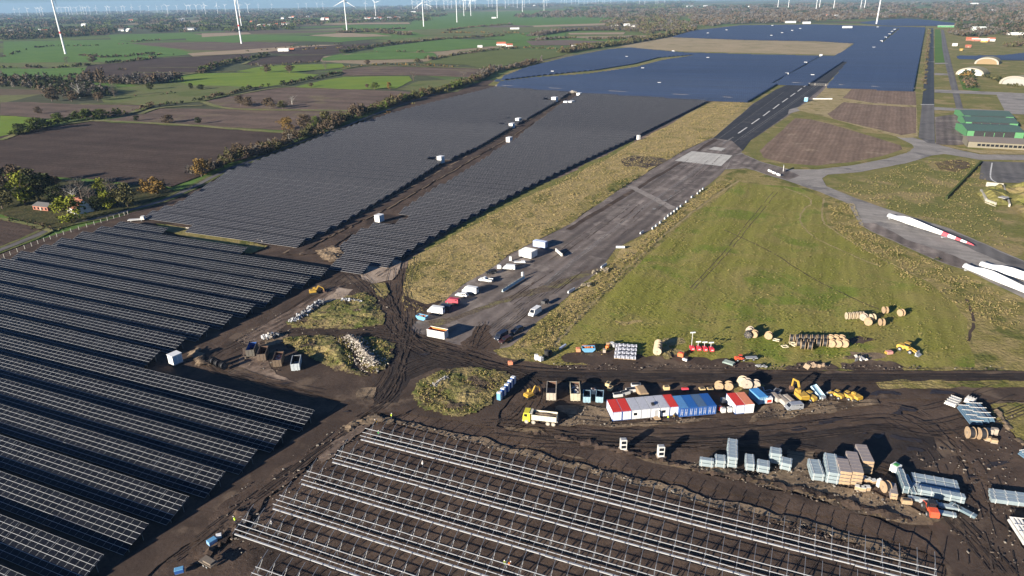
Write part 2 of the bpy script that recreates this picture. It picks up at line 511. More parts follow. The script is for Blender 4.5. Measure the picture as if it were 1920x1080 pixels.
# airfield grass on the right, all the way back
zf = .02
sheet('grassland', [(1392, 178), (1480, 150), (1545, 158), (1717, 160), (1738, 46), (1800, 50), (1990, 55), (2200, 300), (2300, 640), (1920, 700), (1500, 700), (1000, 692), (930, 668), (1000, 600), (1150, 465), (1280, 380), (1390, 290), (1300, 280)], M['olive'], jit=.5, z=zf)
sheet('solar_field_soil', [(-260, 560), (0, 472), (120, 435), (250, 398), (330, 372), (430, 318), (560, 270), (640, 240), (780, 190), (915, 150), (1100, 160), (1330, 184), (1400, 186), (1150, 300), (870, 420), (770, 480), (765, 560), (790, 610), (870, 640), (930, 664), (1030, 684), (1920, 690), (2300, 700), (2500, 1500), (-500, 1500)], M['soil'], jit=.5, z=.03)
ZC[0] = .034
blue_ground = sheet('solar_park_grass', [(915, 160), (945, 138), (985, 122), (1060, 104), (1165, 86), (1268, 62), (1385, 46), (1530, 44), (1736, 48), (1716, 168), (1548, 160), (1455, 156), (1402, 189), (1325, 186), (1100, 172)], M['olive'], jit=.3)
sheet('tan_meadow', [(1160, 88), (1210, 74), (1268, 66), (1400, 72), (1530, 74), (1604, 79), (1566, 103), (1440, 100), (1280, 96)], gmat('steppe', (.36, .28, .17), (.30, .245, .14), (.25, .21, .11), s1=50, s2=5, s3=60, bump=0, contrast=.4), jit=1)
sheet('green_gap', [(930, 145), (1010, 138), (1120, 128), (1190, 118), (1235, 106), (1300, 100), (1305, 102), (1240, 110), (1190, 123), (1100, 135), (1000, 142), (935, 150)], gmat('gap_grass', (.17, .19, .05), (.25, .23, .09), None, s1=20, s2=4, bump=0), jit=.6)

# grass strip between the solar field and the runway
sheet('sandy_track', [(1332, 186), (1345, 191), (1245, 243), (1070, 332), (885, 418), (803, 465), (775, 500), (745, 505), (728, 492), (800, 447), (880, 404), (990, 348), (1080, 305), (1180, 259)], M['pink'], jit=.6)
sheet('dry_grass', [(767, 487), (800, 464), (880, 418), (980, 364), (1060, 332), (1150, 287), (1240, 242), (1325, 193), (1350, 188), (1402, 188), (1414, 194), (1337, 257), (1280, 283), (1215, 322), (1157, 358), (1067, 420), (1023, 443), (960, 473), (923, 503), (870, 533), (837, 560), (806, 588), (787, 597), (765, 604), (752, 565), (760, 520)], M['dry'], jit=.9)
sheet('dry_grass', [(757, 555), (800, 570), (830, 562), (800, 592), (785, 604), (762, 606), (750, 585)], M['mud'], jit=1.2, seed=3)
sheet('green_verge', [(880, 412), (980, 359), (1060, 328), (1150, 284), (1190, 262), (1190, 266), (1150, 292), (1060, 339), (980, 372), (885, 424), (800, 470), (792, 466)], gmat('verge', (.14, .15, .04), (.19, .17, .06), None, s1=5, s2=1, bump=.5, contrast=.8), jit=1.6)
sheet('green_verge', [(1205, 322), (1180, 332), (1130, 350), (1075, 392), (1040, 425), (1070, 420), (1157, 360), (1180, 342)], M['rough'], jit=2)
sheet('brown_patch', [(1165, 300), (1190, 291), (1250, 297), (1262, 300), (1245, 308), (1215, 318), (1195, 311), (1178, 313), (1168, 306)], gmat('brown_patch', (.10, .075, .06), (.19, .15, .08), (.06, .045, .04), s1=4, s2=1, s3=7, t3=.52, bump=.2), jit=3.5)
# runway
sheet('runway', [(1481, 157), (1560, 156), (1535, 185), (1500, 203), (1407, 264), (1388, 288), (1350, 328), (1282, 384), (1222, 431), (1155, 466), (1124, 508), (1078, 544), (1004, 608), (962, 647), (930, 664), (880, 652), (800, 630), (768, 620), (780, 604), (803, 588), (837, 560), (870, 533), (923, 503), (960, 474), (1023, 444), (1067, 421), (1157, 359), (1215, 323), (1280, 284), (1337, 258), (1413, 194), (1455, 168)], M['asphalt'], jit=.35)
sheet('runway_surface', [(1337, 259), (1414, 194), (1455, 168), (1481, 157), (1548, 159), (1493, 204), (1408, 263), (1393, 283), (1372, 264)], M['asphalt_dark'], jit=.12)
sheet('runway_surface', [(1480, 158), (1512, 158), (1579, 113), (1593, 113), (1548, 159)], M['asphalt_dark'], jit=.1)
sheet('apron_mud', [(872, 655), (866, 640), (882, 624), (905, 606), (918, 612), (925, 630), (938, 648), (935, 664)], M['soil'], jit=1.8)
sheet('apron_soil', [(800, 603), (857, 592), (940, 560), (1023, 534), (1120, 502), (1127, 508), (1035, 545), (960, 563), (873, 594), (806, 618)], gmat('strip', (.15, .12, .085), (.11, .085, .065), (.18, .16, .07), s1=4, s2=.9, s3=9, bump=.25, contrast=.6), jit=.7)
sheet('apron_soil', [(1300, 288), (1337, 260), (1345, 262), (1300, 292), (1160, 378), (1070, 432), (1060, 430)], M['mud'], jit=.6)
sheet('concrete_patch', [(1265.5, 301.5), (1297, 283.5), (1373.5, 291.5), (1352, 311.5)], M['slab'], jit=.05)
sheet('concrete_patch', [(1328, 280), (1339, 275.5), (1361, 278), (1352, 283)], M['slab'], jit=.05)
sheet('dark_junction', [(1393, 289), (1425, 303), (1480, 318), (1520, 335), (1480, 338), (1430, 326), (1400, 316), (1358, 318), (1372, 292)], M['asphalt'], jit=.4)
# markings
mk = MB()
for a, b in [((1384, 250.3), (1400.5, 239)), ((1409, 232.7), (1424, 222.3)), ((1431, 217.5), (1443.5, 208)), ((1449.5, 204.3), (1461, 195.5)), ((1466.5, 192), (1477, 184.5)), ((1482, 181), (1491, 174.5)), ((1495.5, 171.5), (1503.5, 165.5)), ((1507, 163), (1513.5, 158.5))]:
    ribbon(mk, [a, b], 1.2, ZC[0] + .008, n=1)
tag(mk.build('runway_markings', M['white_line']), kind='structure')
mk = MB()
for ln, w_, o_ in (([(1320, 308), (1240, 365), (1160, 422), (1060, 500), (1020, 535)], .45, 0), ([(1320, 308), (1240, 365), (1160, 422), (1060, 500), (1020, 535)], .3, 1.2),
                   ([(1383, 262), (1440, 223), (1500, 182), (1530, 160)], .5, 0), ([(1388, 262), (1445, 223), (1504, 182), (1535, 160)], .35, 0),
                   ([(1355, 270), (1375, 257)], 1.2, 0), ([(1352, 285), (1383, 262)], .4, 0),
                   ([(1345, 262), (1420, 208), (1470, 172)], .35, 0), ([(1160, 380), (1240, 330), (1290, 300)], .3, 0)):
    ribbon(mk, ln, w_, ZC[0] + .008, off=o_, n=10, jit=.05, broken=.42)
for q in ((1267, 358), (1258, 368), (1247, 376), (1238, 385), (1226, 392)):
    p = G(*q)
    mk.box((p.x, p.y, ZC[0] + .004), (3.2, 1.6, .008), rz=radians(60))
tag(mk.build('worn_markings', M['worn_line']), kind='structure')
mk = MB()
ribbon(mk, [(1180, 349), (1215, 366), (1250, 385), (1262, 392)], 4.6, ZC[0] + .006, n=8, jit=.8, broken=.5)
ribbon(mk, [(1180, 352), (1215, 369), (1245, 386)], 1.2, ZC[0] + .009, off=3, n=8, jit=.8, broken=.5)
tag(mk.build('pale_stain', M['stain']), kind='structure')
ZC[0] += .01
# grass to the right of the runway, big meadow
sheet('rough_grass', [(1345, 335), (1380, 318), (1420, 320), (1450, 330), (1500, 345), (1560, 370), (1600, 382), (1625, 432), (1700, 468), (1760, 495), (1920, 562), (2200, 690), (2200, 720), (1500, 694), (1040, 684), (940, 671), (925, 658), (962, 648), (1004, 609), (1078, 545), (1124, 509), (1155, 467), (1222, 432), (1282, 385)], M['rough'], jit=.6)
sheet('dry_grass', [(1282, 386), (1340, 350), (1388, 335), (1360, 362), (1290, 402), (1215, 458), (1140, 528), (1065, 600), (1040, 640), (960, 655), (1010, 610), (1080, 548), (1130, 512), (1160, 470), (1225, 434)], M['dry'], jit=1.0, seed=5)
sheet('dry_grass', [(1548, 385), (1572, 374), (1600, 385), (1618, 432), (1700, 470), (1760, 500), (1920, 575), (2000, 620), (2000, 665), (1900, 640), (1820, 590), (1740, 545), (1640, 500), (1575, 445), (1552, 418)], M['rough'], jit=1.0, seed=6)
sheet('meadow', [(1386, 342), (1440, 347), (1500, 352), (1540, 372), (1546, 400), (1552, 425), (1600, 452), (1650, 480), (1740, 530), (1790, 570), (1812, 600), (1815, 640), (1830, 688), (1500, 690), (1180, 686), (1050, 672), (1050, 645), (1080, 610), (1150, 540), (1225, 470), (1300, 402), (1360, 362)], M['meadow'], jit=.8)
mk = MB()
for ln, w_ in (([(1388, 338), (1330, 375), (1265, 425), (1190, 490), (1110, 570), (1055, 630), (1040, 650)], 1.0), ([(1470, 352), (1520, 375), (1500, 405), (1520, 440), (1600, 480), (1650, 500)], .8), ([(1545, 372), (1542, 410), (1560, 430), (1640, 478), (1740, 528)], .9)):
    ribbon(mk, ln, w_, ZC[0] + .006 + len(mk.v) * 1e-5, n=14, jit=.8)
tag(mk.build('dry_edge_line', M['drier']), kind='structure')
mk = MB()
for ln, w_ in (([(1355, 430), (1440, 470), (1520, 520), (1600, 560), (1660, 585)], .5), ([(1290, 545), (1360, 470), (1400, 420), (1450, 360)], .35), ([(1296, 547), (1367, 472), (1408, 421), (1458, 361)], .35), ([(1812, 560), (1825, 600), (1815, 640)], .9)):
    ribbon(mk, ln, w_, ZC[0] + .009 + len(mk.v) * 1e-5, n=14, jit=.5, broken=.35)
tag(mk.build('wheel_marks', M['mud']), kind='structure')
ZC[0] += .01
random.seed(15)
wm_ = MB()
for i in range(60):
    a, b_ = G(920, 600), G(1330, 300)
    p = a.lerp(b_, random.random()) + Vector((random.uniform(-13, 13), random.uniform(-8, 8), 0))
    l = random.uniform(6, 30)
    an = radians(60 + random.gauss(0, 2.5))
    d = Vector((cos(an), sin(an), 0)) * l
    ribbon(wm_, [p, p + d * .5 + Vector((random.uniform(-.3, .3), 0, 0)), p + d], random.uniform(.12, .45), ZC[0] - .006 + i * .00004, n=6, jit=.3, broken=.3, raw=True, mi=random.choice((0, 1, 1)))
tag(wm_.build('runway_scuffs', [M['stain'], M['mud']]), kind='structure')
for i, (x, y, s_, k) in enumerate([(1180, 605, 4, 'dry'), (1253, 662, 4.5, 'drier'), (1260, 640, 4, 'drier'), (1615, 640, 4, 'mud'), (1612, 668, 4, 'tan'), (1520, 690, 5, 'mud'), (1640, 690, 6, 'mud'), (1135, 672, 8, 'mud'), (1230, 688, 12, 'mud'), (1330, 690, 9, 'mud')]):
    p = G(x, y)
    sheet('bare_patch', [(p.x + s_ * cos(a * pi / 5) * (1.6 if y > 665 else 1), p.y + s_ * .6 * sin(a * pi / 5), 0) for a in range(10)], M[k], jit=2.4, ground=True, seed=i, step=.6)
# concrete road, loops and the ploughed islands
sheet('concrete_road', [(1390, 287), (1425, 303), (1480, 318), (1533, 318), (1600, 310), (1663, 298), (1700, 287), (1713, 277), (1709, 271), (1680, 256), (1620, 239), (1560, 223), (1500, 208), (1478, 214), (1480, 206), (1500, 200), (1562, 217), (1622, 233), (1684, 251), (1724, 262), (1754, 268), (1764, 273), (1800, 282), (1840, 290), (1950, 291), (1950, 301), (1837, 300), (1770, 289), (1748, 292), (1697, 307), (1613, 323), (1552, 328), (1540, 335), (1550, 350), (1604, 372), (1665, 393), (1780, 429), (1950, 503), (1950, 575), (1813, 508), (1757, 490), (1713, 470), (1633, 434), (1612, 422), (1590, 382), (1540, 362), (1478, 340), (1438, 328), (1400, 315), (1360, 318), (1374, 292)], M['concrete'], jit=.3)
ZC[0] += .004
sheet('road_surface', [(1374, 292), (1392, 289), (1425, 304), (1470, 316), (1500, 330), (1478, 338), (1438, 327), (1400, 314), (1362, 317)], M['asphalt'], jit=.5)
sheet('road_surface', [(1612, 420), (1640, 418), (1700, 450), (1790, 480), (1830, 500), (1813, 507), (1757, 489), (1713, 469), (1633, 433)], M['asphalt'], jit=.6)
sheet('road_surface', [(1720, 415), (1800, 440), (1950, 505), (1950, 522), (1830, 472)], M['taxi_grey'], jit=.5)
sheet('island_grass', [(1412, 285), (1487, 217), (1510, 217), (1560, 229), (1647, 254), (1706, 273), (1706, 284), (1663, 296), (1600, 308), (1533, 316), (1480, 316), (1428, 302), (1395, 290)], M['olive'], jit=.4)
sheet('ploughed_field', [(1424, 283), (1492, 222), (1520, 224), (1570, 237), (1640, 258), (1690, 273), (1693, 281), (1655, 293), (1597, 304), (1530, 311), (1470, 306), (1432, 296)], M['plough'], jit=.5)
sheet('dry_grass', [(1552, 160), (1717, 165), (1724, 258), (1690, 259), (1620, 240), (1560, 223), (1500, 208), (1495, 203), (1530, 183)], M['drier'], jit=.3, seed=8)
sheet('ploughed_field', [(1550, 214), (1582, 192), (1640, 197), (1717, 202), (1716, 250), (1692, 254), (1620, 237), (1560, 223)], M['plough'], jit=.5)
sheet('ploughed_field', [(1580, 184), (1597, 167), (1660, 168), (1717, 172), (1718, 198), (1640, 194)], M['plough'], jit=.5)
# straight taxiway
sheet('taxiway_verge', [(1711, 168), (1736, 50), (1742, 50), (1737, 170), (1727, 258), (1720, 258), (1717, 172)], M['olive'], jit=.3)
sheet('taxiway', [(1721.7, 258), (1728.5, 196), (1741.5, 53), (1750, 53), (1751.5, 196), (1753, 270), (1738, 268)], M['taxi_grey'], jit=.1)
sheet('taxiway_surface', [(1728.3, 196), (1741.5, 53), (1750, 53), (1751.3, 196)], M['taxi_dark'], jit=.05)
mk = MB()
for x0, x1, y in ((1727.5, 1750.5, 196.3), (1735.8, 1750.5, 115.9), (1738, 1750.3, 88.3), (1741, 1750, 65.7), (1742, 1749.8, 54.5)):
    for j in range(5):
        a, b = G(x0 + (x1 - x0) * (j + .08) / 5, y), G(x0 + (x1 - x0) * (j + .82) / 5, y + .4)
        mk.bar((a.x, a.y, ZC[0] + .01), (b.x, b.y, ZC[0] + .01), 3.6 + a.y / 500, .012)
tag(mk.build('taxiway_markings', M['white_line']), kind='structure')
sheet('bright_grass', [(1752, 55), (1762, 55), (1770, 95), (1776, 117), (1752, 119)], M['lush'], jit=.2)
sheet('bright_grass', [(1795, 142), (1806, 168), (1830, 171), (1838, 168), (1815, 158), (1800, 140)], M['lush'], jit=.4)
sheet('service_road', [(1764, 55), (1769, 56), (1776, 86), (1806, 206), (1793, 206), (1772, 118), (1766, 90)], M['taxi_grey'], jit=.2)
sheet('service_road', [(1752, 168), (1870, 173), (1950, 177), (1950, 183), (1868, 178), (1752, 174)], M['concrete'], jit=.2)
sheet('service_road', [(1752, 137), (1778, 138.5), (1779, 141.5), (1752, 141)], M['concrete'], jit=.2)
sheet('service_road', [(1752, 118.2), (1778, 118), (1778, 120), (1752, 120.5)], M['concrete'], jit=.2)
sheet('service_road', [(1752, 201), (1806, 204), (1950, 211), (1950, 217), (1806, 209), (1752, 206.5)], M['concrete'], jit=.2)
sheet('concrete_apron', [(1868, 176), (1950, 180), (1950, 213), (1884, 209), (1878, 198)], M['concrete'], jit=.2)
sheet('hangar_apron', [(1753, 220), (1800, 213), (1806, 240), (1809, 271), (1790, 273), (1755, 271)], M['asphalt'], jit=.3)
sheet('dark_apron', [(1841, 303), (1950, 306), (1950, 345), (1870, 343), (1836, 336)], M['taxi_grey'], jit=.2)
mk = MB()
ribbon(mk, [(1860, 306), (1857, 333), (1868, 343)], .7, ZC[0] + .008, n=4)
tag(mk.build('apron_line', M['white_line']), kind='structure')
sheet('dry_grass', [(1762, 272), (1800, 278), (1850, 283), (1950, 284), (1950, 290), (1840, 289), (1800, 281)], M['drier'], jit=.4)
sheet('heather', [(1752, 306), (1770, 302), (1795, 300), (1808, 305), (1818, 313), (1800, 316), (1785, 323), (1772, 318), (1758, 319)], gmat('heather', (.10, .07, .05), (.16, .12, .05), (.07, .05, .04), s1=4, s2=1.2, s3=6, bump=.4), jit=3)
# lane along the far-left edge
mk = MB()
ribbon(mk, [(-120, 520), (0, 470), (60, 446), (110, 425), (190, 408), (250, 393), (310, 375), (365, 350), (430, 318), (560, 268), (640, 240), (700, 216), (780, 188), (880, 155), (930, 132), (1000, 118), (1100, 98), (1180, 83), (1240, 68)], 3.6, ZC[0] + .004, n=10)
tag(mk.build('lane', M['taxi_grey']), kind='structure')
mk = MB()
for o_, w_ in ((3.4, 2.2), (-3.2, 1.8)):
    ribbon(mk, [(-120, 520), (0, 470), (60, 446), (110, 425), (190, 408), (250, 393), (310, 375), (365, 350), (430, 318), (560, 268), (640, 240)], w_, ZC[0] + .008, off=o_, n=10, jit=.6)
tag(mk.build('lane_verge', gmat('lane_verge', (.09, .12, .03), (.15, .14, .06), None, s1=5, s2=1, bump=.3)), kind='structure')
ZC[0] += .012
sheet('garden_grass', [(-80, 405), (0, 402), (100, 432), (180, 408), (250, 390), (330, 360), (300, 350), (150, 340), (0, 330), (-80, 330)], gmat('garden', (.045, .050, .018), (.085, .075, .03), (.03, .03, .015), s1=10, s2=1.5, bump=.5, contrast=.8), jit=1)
# yard
sheet('mud_road', [(650, 505), (700, 520), (735, 560), (752, 600), (790, 640), (880, 672), (960, 688), (1060, 694), (1400, 697), (1950, 698), (1950, 752), (1650, 750), (1400, 745), (1380, 700), (1000, 712), (968, 735), (940, 770), (930, 800), (1000, 812), (1300, 805), (1500, 795), (1700, 780), (1760, 800), (1800, 860), (1780, 900), (1850, 960), (1900, 1000), (2000, 1180), (1800, 1180), (1760, 1030), (1700, 900), (1600, 860), (1400, 835), (1200, 830), (1000, 820), (860, 792), (740, 775), (690, 775), (600, 850), (480, 940), (300, 1060), (200, 1150), (100, 1150), (230, 1050), (420, 920), (600, 790), (640, 755), (560, 730), (470, 715), (395, 690), (400, 660), (440, 628), (520, 575), (600, 530)], M['mud'], jit=.9)
sheet('mud_road', [(735, 640), (790, 655), (880, 680), (960, 694), (1000, 700), (1010, 722), (985, 735), (950, 715), (900, 697), (820, 690), (770, 712), (745, 755), (700, 760), (700, 735), (730, 700)], M['mud_wet'], jit=.9)
sheet('mud_road', [(1000, 697), (1400, 702), (1950, 702), (1950, 714), (1640, 716), (1400, 720), (1010, 716)], M['mud_wet'], jit=.7)
sheet('mud_road', [(960, 818), (1200, 822), (1450, 815), (1650, 795), (1740, 815), (1770, 860), (1720, 880), (1560, 850), (1400, 826), (1200, 832)], M['mud_wet'], jit=1.3)
sheet('sand_patch', [(676, 508), (700, 494), (744, 484), (754, 492), (747, 512), (735, 527), (700, 532), (680, 524)], M['sand'], jit=1.2)
sheet('sand_patch', [(636, 540), (660, 545), (650, 560), (610, 568), (570, 592), (548, 606), (540, 596), (585, 570)], M['sand'], jit=1.2, seed=2)
sheet('sand_patch', [(440, 640), (500, 606), (560, 574), (610, 545), (640, 535), (625, 552), (570, 585), (520, 622), (470, 650)], M['pink'], jit=1.0, seed=3)
sheet('puddle', [(750, 470), (770, 460), (785, 462), (768, 480), (760, 488), (748, 485)], M['mud_wet'], jit=1.2, seed=3)
for i, (k, pts) in enumerate([
 ('tan', [(1040, 765), (1080, 760), (1142, 766), (1148, 796), (1100, 802), (1040, 798), (1070, 785)]),
 ('tan', [(1100, 800), (1150, 796), (1250, 792), (1340, 785), (1300, 795), (1150, 805)]),
 ('tan', [(1410, 782), (1450, 758), (1480, 768), (1540, 755), (1640, 750), (1650, 760), (1560, 775), (1480, 785), (1440, 790), (1400, 790)]),
 ('tan', [(1300, 868), (1400, 890), (1470, 885), (1500, 880), (1560, 912), (1640, 925), (1720, 960), (1760, 972), (1745, 990), (1690, 985), (1600, 960), (1500, 930), (1400, 905), (1300, 885)]),
 ('tan', [(1480, 845), (1530, 850), (1520, 880), (1490, 885), (1475, 870)]),
 ('tan', [(1000, 830), (1100, 840), (1180, 860), (1300, 875), (1300, 885), (1200, 875), (1100, 860), (980, 835)]),
 ('tan', [(940, 800), (1010, 808), (1060, 822), (1160, 850), (1290, 885), (1180, 862), (1060, 838), (960, 812)]),
 ('soil', [(930, 805), (1010, 815), (1160, 850), (1300, 888), (1480, 925), (1640, 975), (1740, 1020), (1780, 1060), (1700, 1030), (1560, 975), (1380, 930), (1200, 890), (1040, 850), (930, 820)]),
 ('tan', [(740, 790), (860, 815), (1000, 850), (1160, 892), (1380, 945), (1560, 990), (1700, 1040), (1740, 1065), (1690, 1050), (1560, 1005), (1380, 958), (1160, 903), (1000, 862), (860, 824), (745, 797)]),
 ('tan', [(1860, 755), (1950, 754), (1950, 759), (1870, 760)]),
 ('soil', [(1780, 800), (1850, 760), (1900, 820), (1950, 870), (1950, 930), (1860, 920), (1800, 860)]),
 ('pink', [(455, 655), (480, 650), (500, 680), (520, 700), (560, 720), (500, 712), (450, 690)]),
 ('tan', [(670, 735), (705, 728), (705, 745), (690, 752), (665, 748)]),
 ('tan', [(500, 640), (520, 630), (545, 628), (530, 645), (500, 650)]),
 ('pink', [(590, 860), (640, 815), (690, 790), (700, 793), (650, 830), (600, 875)]),
 ('soil', [(420, 940), (470, 920), (640, 800), (660, 805), (500, 940), (430, 1000), (380, 1060), (350, 1060)]),
]):
    sheet('soil_patch', pts, M[k], jit=1.4, seed=20 + i)
sheet('grass_patch', [(1848, 757), (1950, 758), (1950, 880), (1925, 850), (1900, 815), (1872, 790), (1860, 770)], M['rough'], jit=1)
sheet('grass_patch', [(1640, 719), (1700, 715), (1950, 716), (1950, 727), (1700, 731), (1650, 729)], M['rough'], jit=1)
sheet('grass_patch', [(1370, 722), (1420, 718), (1440, 728), (1400, 740), (1375, 738)], M['rough'], jit=.8)
sheet('grass_patch', [(695, 533), (722, 532), (731, 548), (722, 562), (705, 556)], M['rough'], jit=.8)
sheet('grass_patch', [(292, 420), (360, 430), (500, 463), (470, 478), (370, 452), (300, 432)], M['rough'], jit=1)
sheet('grass_patch', [(600, 470), (650, 462), (650, 490), (620, 492)], M['tan'], jit=1.5)
mk = MB()
CT = [(548, 478), (600, 447), (640, 427), (700, 399), (760, 366), (830, 326), (900, 286), (960, 251), (1010, 221), (1060, 191), (1080, 176)]
ribbon(mk, CT, 6.5, ZC[0] + .004, n=10, jit=.8)
ribbon(mk, [(560, 476), (600, 470), (650, 440)], 5, ZC[0] + .005, n=8, jit=.8)
ribbon(mk, CT, 1.0, ZC[0] + .008, off=4.2, n=14, jit=1.2, broken=.2, mi=1)
ribbon(mk, CT, .7, ZC[0] + .008, off=-3.6, n=14, jit=1.2, broken=.1, mi=1)
tag(mk.build('service_track', [M['mud'], M['tan']]), kind='structure')
ZC[0] += .01
for i, (x, y, s_) in enumerate([(1660, 742, 2.6), (1692, 772, 3.2), (1700, 830, 2.4), (1722, 850, 2.0), (1858, 868, 2.2), (1830, 900, 1.6), (1462, 838, 1.6), (1560, 795, 2.0), (1505, 812, 1.4), (1770, 742, 2.4), (700, 660, 1.3), (760, 478, 3.0), (795, 668, 1.5), (1110, 712, 1.8), (1250, 715, 1.6), (640, 770, 1.2), (1625, 815, 2.0), (530, 722, 1.4)]):
    p = G(x, y)
    sheet('puddle', [(p.x + s_ * 1.3 * cos(a * pi / 5), p.y + s_ * .35 * sin(a * pi / 5), 0) for a in range(10)], M['puddle'], jit=2.4, ground=True, seed=i, step=.5)
sheet('grass_patch', [(1960, 755), (2500, 755), (2500, 1200), (2120, 1200), (2000, 960)], M['olive'], jit=1)
# tyre tracks
mk = MB()
random.seed(3)
TR = [([(655, 512), (690, 545), (725, 590), (755, 630), (800, 660), (880, 680)], 9, 9), ([(745, 505), (742, 540), (750, 590), (745, 640), (735, 700), (700, 755)], 7, 7),
      ([(650, 515), (560, 580), (470, 635), (400, 680), (480, 715), (600, 745)], 6, 6), ([(760, 620), (740, 680), (720, 740), (640, 800), (480, 920), (300, 1050)], 6, 6),
      ([(540, 622), (640, 625), (740, 635), (860, 665), (1000, 700), (1400, 708), (1900, 706)], 8, 7), ([(940, 790), (1200, 815), (1450, 800), (1640, 780), (1750, 790), (1900, 742)], 9, 12),
      ([(1000, 825), (1400, 830), (1600, 860), (1720, 900), (1830, 1000), (1900, 1080)], 8, 10), ([(885, 655), (925, 622), (985, 577), (1060, 522)], 3, 5), ([(880, 655), (890, 630), (905, 606)], 4, 6),
      ([(1700, 780), (1800, 850), (1850, 950), (1880, 1080)], 6, 14), ([(760, 700), (820, 680), (900, 690), (990, 730), (960, 790), (900, 800)], 5, 6), ([(775, 480), (765, 530), (750, 580)], 4, 5), ([(1330, 188), (1180, 262), (990, 352), (800, 455), (700, 520)], 4, 5)]
for pts, k, spread in TR:
    for i in range(max(2, int(k * .65))):
        o_ = random.uniform(-spread, spread) * .5
        for dd in (-.9, .9):
            ribbon(mk, [(x + random.uniform(-3, 3), y + random.uniform(-1, 1)) for x, y in pts], random.uniform(.18, .34), ZC[0] + .006 + len(mk.v) * 1e-6, off=o_ + dd, n=14, jit=.25, broken=.12, mi=random.choice((1, 1, 0)))
tag(mk.build('tyre_tracks', [M['mud_wet'], M['rut']]), kind='structure')
ZC[0] += .03

# ------------------------------------------------------------------ grassed earth banks and spoil
def mound(name, pts, h, mat, seed=0, res=.8, bump=.5, label=None, edge=4):
    P = [G(*p) for p in pts]
    x0, x1 = min(p.x for p in P), max(p.x for p in P)
    y0, y1 = min(p.y for p in P), max(p.y for p in P)
    n = len(P)
    def sdist(x, y):
        ins, d = False, 1e9
        for i in range(n):
            a, b = P[i], P[(i + 1) % n]
            if (a.y > y) != (b.y > y) and x < (b.x - a.x) * (y - a.y) / (b.y - a.y) + a.x: ins = not ins
            ex, ey = b.x - a.x, b.y - a.y
            t = max(0, min(1, ((x - a.x) * ex + (y - a.y) * ey) / (ex * ex + ey * ey)))
            d = min(d, hypot(x - a.x - t * ex, y - a.y - t * ey))
        return d if ins else -d
    nx, ny = int((x1 - x0 + 4) / res) + 1, int((y1 - y0 + 4) / res) + 1
    idx, vs, fs = {}, [], []
    for j in range(ny):
        for i in range(nx):
            x, y = x0 - 2 + i * res, y0 - 2 + j * res
            d = sdist(x, y) + 1.2 * noise.noise(Vector((x * .35, y * .35, seed)))
            if d < -.1: continue
            k = min(1, max(0, d) / edge)
            k = k * k * (3 - 2 * k)
            z = h * k * (.8 + .8 * noise.noise(Vector((x * .09, y * .09, seed + 4))) - 1.1 * max(0, .16 - abs(noise.noise(Vector((x * .07, y * .07, seed + 9))))) * 3) + bump * k ** .4 * (noise.noise(Vector((x * .8, y * .8, seed))) * .6 + noise.noise(Vector((x * 2, y * 2, seed))) * .5)
            idx[i, j] = len(vs)
            vs.append((x + random.uniform(-.2, .2), y + random.uniform(-.2, .2), max(z, 0) + ZC[0] + (-.05 if d < .15 else .0)))
    for (i, j), a in idx.items():
        if (i + 1, j) in idx and (i, j + 1) in idx and (i + 1, j + 1) in idx:
            fs.append((a, idx[i + 1, j], idx[i + 1, j + 1], idx[i, j + 1]))
    o = MB().add(vs, fs).build(name, mat)
    return tag(o, kind='structure')
M['bank'] = gmat('bank_grass', (.105, .122, .030), (.270, .210, .095), (.090, .066, .045), s1=6, s2=.9, s3=9, t3=.55, bump=.7, bs=.9, contrast=.85)
mound('grass_bank', [(530, 612), (565, 590), (600, 575), (640, 560), (685, 548), (705, 560), (722, 592), (722, 612), (660, 620), (560, 619)], .9, M['bank'], 1, edge=7)
mound('grass_bank', [(522, 640), (545, 632), (620, 630), (660, 655), (665, 690), (700, 712), (650, 706), (590, 680), (545, 655)], 2.0, M['bank'], 2, edge=6)
mound('grass_bank', [(655, 636), (700, 632), (742, 645), (738, 678), (712, 705), (680, 690), (665, 660)], .5, M['bank'], 3)
mound('grass_bank', [(768, 742), (785, 715), (820, 698), (880, 690), (945, 697), (962, 712), (925, 755), (895, 780), (850, 786), (790, 770)], .8, M['bank'], 4, edge=7)
mound('soil_bank', [(950, 806), (1080, 822), (1300, 878), (1500, 912), (1640, 955), (1720, 975), (1712, 986), (1640, 972), (1490, 926), (1300, 888), (1080, 835)], .9, M['soil'], 5, edge=2, bump=.9)
mound('soil_bank', [(640, 800), (700, 780), (745, 788), (735, 800), (690, 796), (650, 815)], .7, M['tan'], 6, edge=2, bump=.7)
mound('soil_bank', [(415, 1010), (440, 960), (470, 950), (470, 985), (430, 1020), (380, 1060), (360, 1050)], .8, M['soil'], 7, edge=2, bump=.9)
mound('soil_bank', [(350, 665), (375, 650), (385, 668), (400, 690), (370, 690)], 1.2, M['tan'], 8, edge=2, bump=.7)
mound('soil_bank', [(1862, 765), (1880, 780), (1905, 812), (1945, 860), (1940, 870), (1895, 820), (1860, 778)], .7, M['tan'], 9, edge=1.5, bump=.6)
mound('soil_bank', [(590, 472), (625, 462), (650, 470), (640, 490), (605, 490)], 1.3, M['tan'], 10, edge=3, bump=.9)
mound('soil_bank', [(1235, 660), (1262, 640), (1258, 672), (1240, 680)], .5, M['drier'], 11, edge=2, bump=.5)

